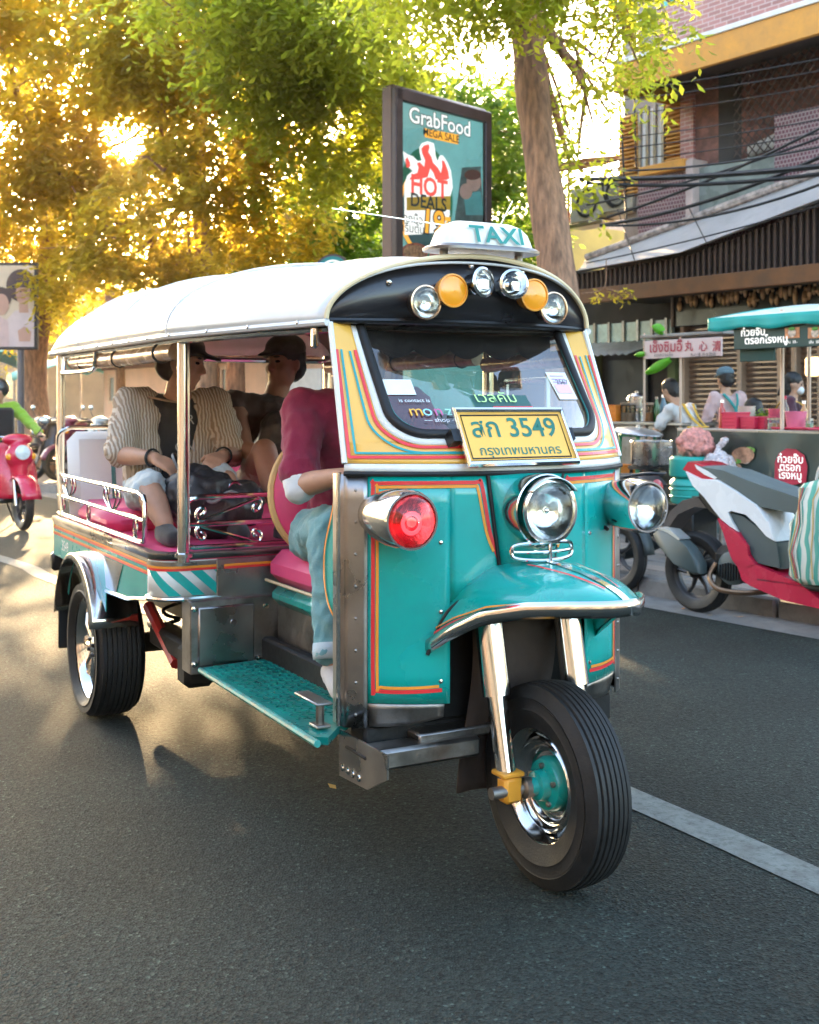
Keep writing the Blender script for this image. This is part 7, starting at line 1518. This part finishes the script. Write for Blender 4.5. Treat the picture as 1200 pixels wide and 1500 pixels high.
def red_extra(e, J, base, P):
    t = MB(); t.ell(P(.072, 0, -.045), (.045, .058, .045)); organic(t, 'face_mask', mat('mask_white', (.7, .72, .74), .7), e, .009, 1)
    back_straps(yel, .045)(e, J, base, P); fd = (P(1, 0, 0) - P(0, 0, 0)).normalized(); fd.z = 0; l = Vector((-fd.y, fd.x, 0))
    for k in (1, -1): MB().ribbon(smoothpath([J['chest'] + l * .09 * k + Vector((0, 0, .12)), J['chest'] + l * .08 * k + fd * .15, J['pelvis'] + l * .06 * k + fd * .17], 6), fd, .04, .01).build('apron_strap', yel, e, solid=.004)
    MB().grid(lambda u, v: J['pelvis'] + l * (.19 * math.sin((u - .5) * 2.6)) + fd * (.185 * math.cos((u - .5) * 2.2)) + Vector((0, 0, .16 - .45 * v)), 8, 6).build('apron', yel, e, solid=.005)
woman('masked stall worker in maroon shirt and yellow apron behind the counter', 1163, 9.9, 1.56, (.85, -.35, -.25), cloth('plum_shirt', (.07, .015, .03)), dict(elR=(.04, -.24, 1.0), wrR=(.22, -.14, .92), elL=(.04, .24, 1.0), wrL=(.22, .14, .92)), bottom=jeans, shoes=blackc, hair=hb_k, hairlen=.07, sleeve=.8, extra=red_extra)
woman('dark-haired customer in pale shirt seated behind the red boxes', 1103, 9.3, 1.30, (-.5, .85, -.35), cloth('pale_shirt', (.6, .55, .55)), dict(chest=(-.03, 0, .90), pelvis=(-.06, 0, .58), shR=(-.04, -.16, 1.0), shL=(-.04, .16, 1.0), elR=(.08, -.2, .78), wrR=(.28, -.1, .72), elL=(.08, .2, .78), wrL=(.28, .1, .72), hpR=(-.05, -.085, .56), hpL=(-.05, .085, .56), knR=(.36, -.1, .54), knL=(.36, .1, .54), anR=(.36, -.1, .08), anL=(.36, .1, .08), toR=(.5, -.1, .04), toL=(.5, .1, .04)), s0=1.0, bottom=jeans, shoes=blackc, hair=hb_k, hairlen=.03)

woman('pedestrian in a white printed shirt standing by the hut wall', 306, 8.6, 1.42, (.3, -.9, -.1), cloth('white_tee', (.66, .65, .63)), dict(elR=(.0, -.22, 1.02), wrR=(.08, -.18, .85), elL=(0, .22, 1.02), wrL=(.08, .18, .85)), bottom=jeans, shoes=blackc, hair=hb_k)
# ================================================================ scooters
def plate(out, w, y0=0.0, inset=.10, rnd_=.35):
    cx = sum(p[0] for p in out) / len(out); cz = sum(p[1] for p in out) / len(out)
    def sec(y, k): return [Vector((p[0] + (cx - p[0]) * k, y0 + y, p[1] + (cz - p[1]) * k)) for p in out]
    return MB().loft([sec(-w / 2, inset), sec(-w / 2 * (1 - rnd_ * .4), inset * .3), sec(-w / 2 * (1 - rnd_), 0), sec(w / 2 * (1 - rnd_), 0), sec(w / 2 * (1 - rnd_ * .4), inset * .3), sec(w / 2, inset)])
def swheel(e, x, R=.27, w=.09, rim=.185, spokes=5):
    t = empty('wheel', (x, 0, R), 0, e); h = w / 2
    MB().lathe([(rim, -h * .7), (rim + .02, -h * .95), (R - .03, -h), (R - .008, -h * .6), (R, -h * .25), (R - .005, -.002), (R - .005, .002), (R, h * .25), (R - .008, h * .6), (R - .03, h), (rim + .02, h * .95), (rim, h * .7)], (0, 0, 0), (0, 1, 0), 36).build('tyre', tyrem, t, ang=40)
    alloy = mat('alloy_dark', (.06, .058, .06), .4, .6, var=.2); q = MB().lathe([(rim + .004, -h * .7), (rim - .012, -h * .5), (rim - .02, 0), (rim - .012, h * .5), (rim + .004, h * .7)], (0, 0, 0), (0, 1, 0), 32); q.build('rim', alloy, t)
    q = MB().lathe([(.001, -.035), (.04, -.035), (.045, 0), (.04, .035), (.001, .035)], (0, 0, 0), (0, 1, 0), 16)
    for k in range(spokes): a = k * 6.283 / spokes; q.tube([(.03 * math.cos(a), 0, .03 * math.sin(a)), (.11 * math.cos(a + .12), 0, .11 * math.sin(a + .12)), ((rim - .01) * math.cos(a), 0, (rim - .01) * math.sin(a))], [.02, .013, .016], 6)
    q.build('spokes', alloy, t); return t
def front_end(e, body, dark, retro=False, lampm=None, xw=1.24):
    swheel(e, xw)
    for s in (1, -1): MB().tube([(xw, s * .075, .27), (xw - .14, s * .065, .72)], .018, 10).build('fork', chrome if retro else steel_d, e)
    A = np.linspace(R_(15), R_(165), 14); MB().loft([[Vector((xw + .30 * math.cos(a) * (1.0 if k in (0, 4) else 1.08), (k - 2) * (.045 if not retro else .052), .27 + (.30 if k in (0, 4) else .335) * math.sin(a))) for a in A] for k in range(5)], caps=False, closed=False).build('front_mudguard', body, e, solid=.004)
    sh = MB().grid(lambda u, v: Vector((xw - .12 - .20 * v + .05 * math.sin(v * 3) - .10 * (2 * u - 1) ** 2, (u - .5) * (.44 - .10 * v) * (1 + .15 * math.sin(v * 3)), .34 + .60 * v)), 12, 12); sh.build('leg_shield', body, e, solid=.02)
    t = MB(); t.ell((xw - .12, 0, .80), (.10, .16, .14)); t.ell((xw - .20, 0, .98), (.10, .17, .07)); t.cap((xw - .12, 0, .55), (xw - .16, 0, .85), .09, .12); organic(t, 'front_cowl', body, e, .014, 3)
    lp = (xw - .015 if retro else xw - .03, 0, .845)
    hl = MB().lathe([(.075, -.03), (.082, .0), (.078, .012), (.070, .010)], lp, (1, 0, .1), 24).build('headlight', mat('lamp_cream', (.75, .74, .70), .3) if retro else chrome, e)
    MB().lathe([(.072, .008), (.045, .022), (.001, .028)], lp, (1, 0, .1), 20).build('lens', mat('lamp_face', (.68, .72, .70), .12, var=.15, vs=25, coat=.6), hl)
    for s in (1, -1):
        MB().lathe([(.03, -.02), (.034, .004), (.001, .016)], (xw - .07, s * .13, .80), (1, s * .3, 0), 14).build('indicator', amber, e)
        MB().tube(smoothpath([(xw - .22, 0, 1.0), (xw - .24, s * .18, 1.01), (xw - .30, s * .33, 1.0)], 4), .012, 8).build('handlebar', chrome, e); MB().tube([(xw - .265, s * .25, 1.006), (xw - .31, s * .36, 1.0)], .018, 10).build('grip', black, e)
        m_ = MB().tube(smoothpath([(xw - .25, s * .22, 1.01), (xw - .23, s * .28, 1.10), (xw - .25, s * .31, 1.16)], 4), .006, 6).build('mirror', blackg, e); MB().ell((xw - .255, s * .32, 1.185), (.014, .06, .045), None, 14, 8).build('mirror_head', mat('mirror_shell', (.5, .52, .53), .2, .8), m_)
        MB().tube([(xw - .25, s * .26, 1.0), (xw - .20, s * .34, .985)], .005, 5).build('brake_lever', chrome, e)
def rear_end(e, body, dark, seatc):
    swheel(e, 0.0)
    plate([(-.38, .80), (-.30, .86), (.1, .80), (.55, .70), (.62, .45), (.50, .34), (.30, .36), (.12, .52), (-.15, .66)], .30, inset=.12).build('side_body', body, e, ang=50)
    plate([(-.30, .83), (-.10, .87), (.15, .855), (.40, .80), (.58, .78), (.60, .70), (.2, .74), (-.2, .78)], .27, inset=.10, rnd_=.6).build('seat', seatc, e, ang=60)
    MB().lathe([(.001, -.015), (.055, -.01), (.06, 0), (.001, .02)], (-.38, 0, .78), (-1, 0, .1), 16).build('tail_light', mat('tail_red', (.5, .02, .02), .2, coat=.5), e)
    MB().tube(smoothpath([(-.1, .12, .84), (-.35, .10, .88), (-.42, 0, .88), (-.35, -.10, .88), (-.1, -.12, .84)], 4), .012, 8).build('grab_rail', blackg, e)
    A = np.linspace(R_(60), R_(175), 10); MB().loft([[Vector((.31 * math.cos(a), k * .05, .27 + .31 * math.sin(a))) for a in A] for k in (-1, 0, 1)], caps=False, closed=False).build('rear_mudguard', dark, e, solid=.006)
    q = MB().box((.22, .03, .33), (.42, .16, .20), b=.04); q.lathe([(.001, -.10), (.10, -.10), (.11, 0), (.10, .03)], (.30, 0, .33), (0, 1, 0), 18); q.build('engine', steel_d, e)
    MB().tube([(.30, -.12, .25), (.10, -.15, .24), (-.05, -.16, .30), (-.34, -.17, .42)], [.02, .03, .05, .05], 12).build('muffler', dark, e)
    MB().box((.75, 0, .31), (.42, .30, .06), b=.02).build('footboard', dark, e)
    MB().tube([(.45, .06, .28), (.42, .16, .02)], .010, 6).build('side_stand', blackg, e)
dk = mat('dark_plastic', (.035, .045, .045), .45, var=.2, bump=.05); seat_g = mat('seat_vinyl', (.02, .02, .022), .5, var=.15, bump=.08, bs=120)
def scooter(name, label, loc, rz, body, retro=False, group=None, seatc=None):
    e = empty(name, loc, rz); tag(e, label, 'scooter', group); front_end(e, body, dk, retro); rear_end(e, body, dk, seatc or seat_g); return e
# red scooter and its rider
redp = mat('scooter_red', (.62, .012, .05), .22, var=.06, coat=.6)
fwp = gnd(34, 777); ox = fwp - D_ * 1.24
RS = scooter('scooter', 'red retro scooter with round cream headlight ridden along the road', (ox.x, ox.y, 0), SRZ, redp, True)
rsM = Matrix.Translation(RS.location) @ Matrix.Rotation(SRZ, 4, 'Z')
def rw_(x, y, z): return rsM @ Vector((x, y, z))
lime = cloth('lime_jacket', (.25, .42, .03))
def rid_extra(e, J, base, P):
    q = rsM.to_3x3(); f = q @ Vector((1, 0, 0)); c = J['chest'] + f * .15 - Vector((0, 0, .10)); MB().box(c, (.08, .30, .34), q, .03).build('chest_bag', blackc, e)
    t = MB(); t.ell(P(-.01, 0, .035), (.13, .115, .125)); organic(t, 'helmet', mat('helmet_black', (.03, .028, .03), .25, coat=.5), e, .012, 1)
person('rider in lime green jacket with black chest bag on the red scooter', {k: rw_(*v) for k, v in dict(pelvis=(.20, 0, .93), chest=(.30, 0, 1.26), head=(.36, 0, 1.52), shR=(.31, -.19, 1.34), shL=(.31, .19, 1.34), elR=(.58, -.30, 1.14), wrR=(.86, -.32, 1.03), haR=(.95, -.31, 1.01), elL=(.58, .30, 1.14), wrL=(.86, .32, 1.03), haL=(.95, .31, 1.01), hpR=(.22, -.1, .92), hpL=(.22, .1, .92), knR=(.66, -.17, .86), knL=(.66, .17, .86), anR=(.74, -.12, .44), anL=(.74, .12, .44), toR=(.88, -.12, .375), toL=(.88, .12, .375)).items()},
       skin_d, lime, cloth('dark_jeans', (.03, .035, .045)), blackc, hair=mat('hair_black', (.012, .01, .009), .5), base=rw_(.2, 0, .86), sleeve=1.85, leg=1.95, fdir=D_, vox=.015, hn=dict(R=(0, 0, 1), L=(0, 0, 1)), extra=rid_extra)
# parked motorbikes by the kerb on the left, and one behind the taxi
for px, c, body, dr, lb in ((66, 6.75, mat('bike_black', (.03, .03, .034), .3, coat=.4), .35, 'black parked scooter next to the leaning tree trunk'), (106, 7.0, mat('bike_maroon', (.20, .03, .06), .3, coat=.4), .15, 'maroon parked scooter between the black scooter and the hut'), (150, 7.2, mat('bike_silver', (.40, .42, .42), .3, .3, coat=.4), .25, 'silver parked scooter carrying a helmet before the hut'), (905, 6.52, mat('bike_black', (.03, .03, .034), .3), 1.2, 'black parked scooter mostly hidden behind the front of the taxi')):
    far = px < 500; p = sp(ax(px, c), c, KH if c > KC else 0); hd = math.atan2(-NN.y, -NN.x) + dr if far else SRZ; rm = Matrix.Rotation(hd, 3, 'Z')
    off = rm @ Vector((1.0, 0, 0)) if far else Vector((0, 0, 0)); e = scooter('scooter', lb, (p.x - off.x, p.y - off.y, KH if far else .0), hd, body)
    if not far: e.location = (gnd(913, 868).x, gnd(913, 868).y, 0); e.location = e.location - D_ * 0.05 + NN * .0; e.rotation_euler[2] = SRZ + math.pi
    if px == 150:
        hp = Vector(e.location) + rm @ Vector((.15, 0, .855)); hm = empty('helmet', hp, hd); tag(hm, 'dark visor crash helmet resting on the silver scooter seat', 'helmet')
        t = MB(); t.ell((0, 0, .13), (.14, .125, .135)); t.ell((.06, 0, .09), (.10, .11, .085)); organic(t, 'shell', mat('helmet_red', (.35, .03, .03), .25, coat=.5), hm, .012, 2); MB().grid(lambda u, v: Vector((.02 + .152 * math.cos((u - .5) * 2.3) * math.cos((v - .3) * 1.1), .14 * math.sin((u - .5) * 2.3), .10 + .12 * v)), 10, 5).build('visor', mat('visor_dark', (.02, .05, .05), .08, coat=.6), hm, solid=.003)
# white and red scooter parked at the kerb on the right, drawn from its side view
CS = 6.16; a_r = ax(1014, CS - .06)
WS = empty('scooter', sp(a_r, CS, 0), SRZ); tag(WS, 'white and crimson scooter parked at the kerb beside the banner stall', 'scooter')
def cv(cx, cy): p = onC(900 + cx / 4.0, 640 + cy / 4.0, CS - .12); return (D_.dot(p) - a_r, p.z)
whp = mat('scooter_white', (.74, .73, .72), .22, var=.04, coat=.6); crp = mat('scooter_crimson', (.50, .015, .05), .22, var=.06, coat=.6); gp = mat('scooter_grey', (.055, .075, .075), .45, var=.12)
def pv(pts): return [cv(*p) for p in pts]
swheel(WS, 0.0, .268, .105, .18, 6)
plate(pv([(430, 200), (520, 245), (620, 250), (720, 310), (850, 400), (930, 510), (960, 612), (915, 585), (850, 510), (790, 455), (700, 432), (684, 442), (704, 490), (742, 556), (690, 522), (640, 480), (600, 430), (540, 350), (470, 280)]), .30, inset=.03, rnd_=.12).build('tail_panel', whp, WS, ang=35)
plate(pv([(684, 442), (760, 460), (850, 530), (930, 600), (965, 622), (985, 775), (850, 742), (812, 690), (800, 640), (745, 555), (705, 492)]), .27, inset=.03, rnd_=.12).build('side_panel', gp, WS, ang=35)
plate(pv([(625, 475), (690, 522), (748, 562), (803, 640), (808, 690), (850, 745), (980, 800), (1120, 860), (1240, 960), (1240, 1010), (1010, 955), (820, 872), (772, 840), (745, 760), (715, 720), (700, 690), (660, 560)]), .32, inset=.02, rnd_=.12).build('lower_fairing', crp, WS, ang=35)
plate(pv([(715, 715), (800, 715), (850, 745), (800, 760), (745, 740)]), .33, inset=.05).build('fairing_edge', crp, WS, ang=35)
plate(pv([(470, 160), (560, 178), (640, 192), (760, 240), (880, 285), (1020, 330), (1160, 380), (1160, 470), (1020, 445), (860, 412), (720, 312), (620, 250), (540, 225)]), .27, inset=.05, rnd_=.45).build('seat', mat('seat_teal_grey', (.07, .095, .095), .5, var=.1, bump=.06, bs=120), WS, ang=50)
plate(pv([(400, 190), (432, 143), (480, 150), (560, 190), (630, 240), (600, 252), (525, 250), (440, 212)]), .26, inset=.06, rnd_=.3).build('tail_light', mat('tail_crimson', (.45, .01, .03), .15, coat=.7), WS, ang=40)
plate(pv([(480, 160), (560, 200), (615, 240), (600, 248), (540, 222), (490, 185)]), .275, inset=.04).build('grab_rail', whp, WS, ang=40)
plate(pv([(470, 350), (375, 372), (300, 440), (250, 540), (198, 605), (215, 622), (285, 545), (350, 455), (450, 410), (520, 420)]), .16, inset=.02, rnd_=.2).build('rear_mudguard', mat('mudguard_brown', (.05, .04, .037), .6, var=.3), WS, ang=40)
plate(pv([(480, 300), (560, 380), (640, 490), (700, 560), (760, 700), (700, 700), (600, 480), (540, 430), (480, 340)]), .20, inset=.03).build('under_tray', blackg, WS, ang=40)
muf = plate(pv([(265, 562), (300, 530), (372, 542), (480, 640), (540, 740), (545, 800), (505, 802), (392, 742), (292, 625)]), .10, -.15, inset=.10, rnd_=.5).build('muffler', gp, WS, ang=50)
plate(pv([(290, 530), (300, 526), (372, 538), (440, 596), (425, 600), (360, 556)]), .104, -.15, inset=.05).build('heat_shield', mat('shield_pale', (.45, .47, .46), .4, .6), muf, ang=50)
x0, z0 = cv(660, 770); q = MB().box((x0, 0, z0 + .02), (.30, .20, .22), b=.05); q.tube([(x0 - .02, 0, z0 + .05), (0, -.06, .27)], .045, 10); q.build('engine', under, WS)
fan = MB().lathe([(.001, .012), (.085, .012), (.105, 0), (.105, -.05)], (x0 + .02, -.105, z0), (0, -1, 0), 24).build('fan_cover', gp, WS)
for k in range(8): MB().box((x0 + .02 + (k - 3.5) * .021, -.122, z0 - .02), (.008, .012, .12 - .012 * abs(k - 3.5)), b=.002).build('cooling_fin', under, fan)
MB().tube(smoothpath([(x0 - .10, -.10, z0 + .02), (x0 - .12, -.14, z0 - .06), (x0 - .05, -.15, z0 - .13), (x0 + .12, -.12, z0 - .14), (x0 + .3, -.06, z0 - .11)], 5), .017, 8).build('exhaust_pipe', mat('hot_steel', (.22, .14, .09), .35, .9, var=.3), WS)
MB().tube([(-.03, -.10, .50), (.02, -.10, .33)], .022, 10).build('shock_absorber', steel, WS)
MB().tube([(0, -.09, .268), (0, .09, .268)], .018, 10).build('axle', steel_d, WS)
MB().box((.95, 0, .30), (.75, .32, .05), b=.02).build('footboard', gp, WS)
front_end(WS, whp, gp, False, xw=1.50)
# woven bag on its footboard
wbp = sp(ax(1143, CS - .25) + .21, CS - .08, .325); WB = empty('woven_bag', wbp, SRZ); tag(WB, 'tall green and white striped woven bag standing on the scooter footboard', 'bag')
wm = stripe_mat('woven_stripes', (.62, .60, .50), (.10, .34, .26), 5.2, (1, 0, 0))
bgm = MB(); secs = []
for k, (z, hx, hy) in enumerate(((0, .17, .13), (.03, .20, .15), (.18, .21, .16), (.34, .19, .15), (.48, .165, .125), (.58, .15, .10), (.62, .13, .07))):
    secs.append([Vector((hx * (1 if math.cos(a) > 0 else -1) * abs(math.cos(a)) ** .55 + .012 * math.sin(z * 20 + a * 3), hy * (1 if math.sin(a) > 0 else -1) * abs(math.sin(a)) ** .55 + .014 * math.sin(z * 16 + a * 5), z + (.10 * math.cos(a) * z if z > .4 else 0) + .008 * math.sin(a * 4 + z * 30))) for a in np.linspace(0, 6.283, 49)[:-1]])
bgm.loft(secs).build('sack', wm, WB, ang=60)
for s in (1, -1): MB().tube(smoothpath([(-.04, s * .06, .60), (-.02, s * .05, .68), (.06, s * .05, .70), (.09, s * .06, .60)], 5), .008, 6).build('handle', mat('handle_white', (.6, .55, .48), .6), WB)
for i in range(-4, 5): MB().tube([secs[k][(int(36 + i * 1.3)) % 48] + Vector((0, -.003, 0)) for k in range(1, 6)], .004, 5).build('band', mat('band_%d' % (i % 3), ((.55, .35, .12), (.45, .10, .09), (.60, .56, .45))[i % 3], .7), WB)
# ================================================================ warm evening haze
def haze_mat():
    m, nt, out = _new('haze'); v = nt.nodes.new('ShaderNodeVolumePrincipled'); v.inputs['Color'].default_value = (.98, .88, .74, 1); v.inputs['Density'].default_value = HAZE_D; v.inputs['Anisotropy'].default_value = .76
    nt.links.new(v.outputs[0], out.inputs['Volume']); return m
HAZE_D = .00032
hz = MB().box((0, 0, 6.5), (300, 300, 15.2)).build('haze', haze_mat(), None, smooth=False); tag(hz, kind='stuff', label='thin warm evening haze filling the street', cat='haze')
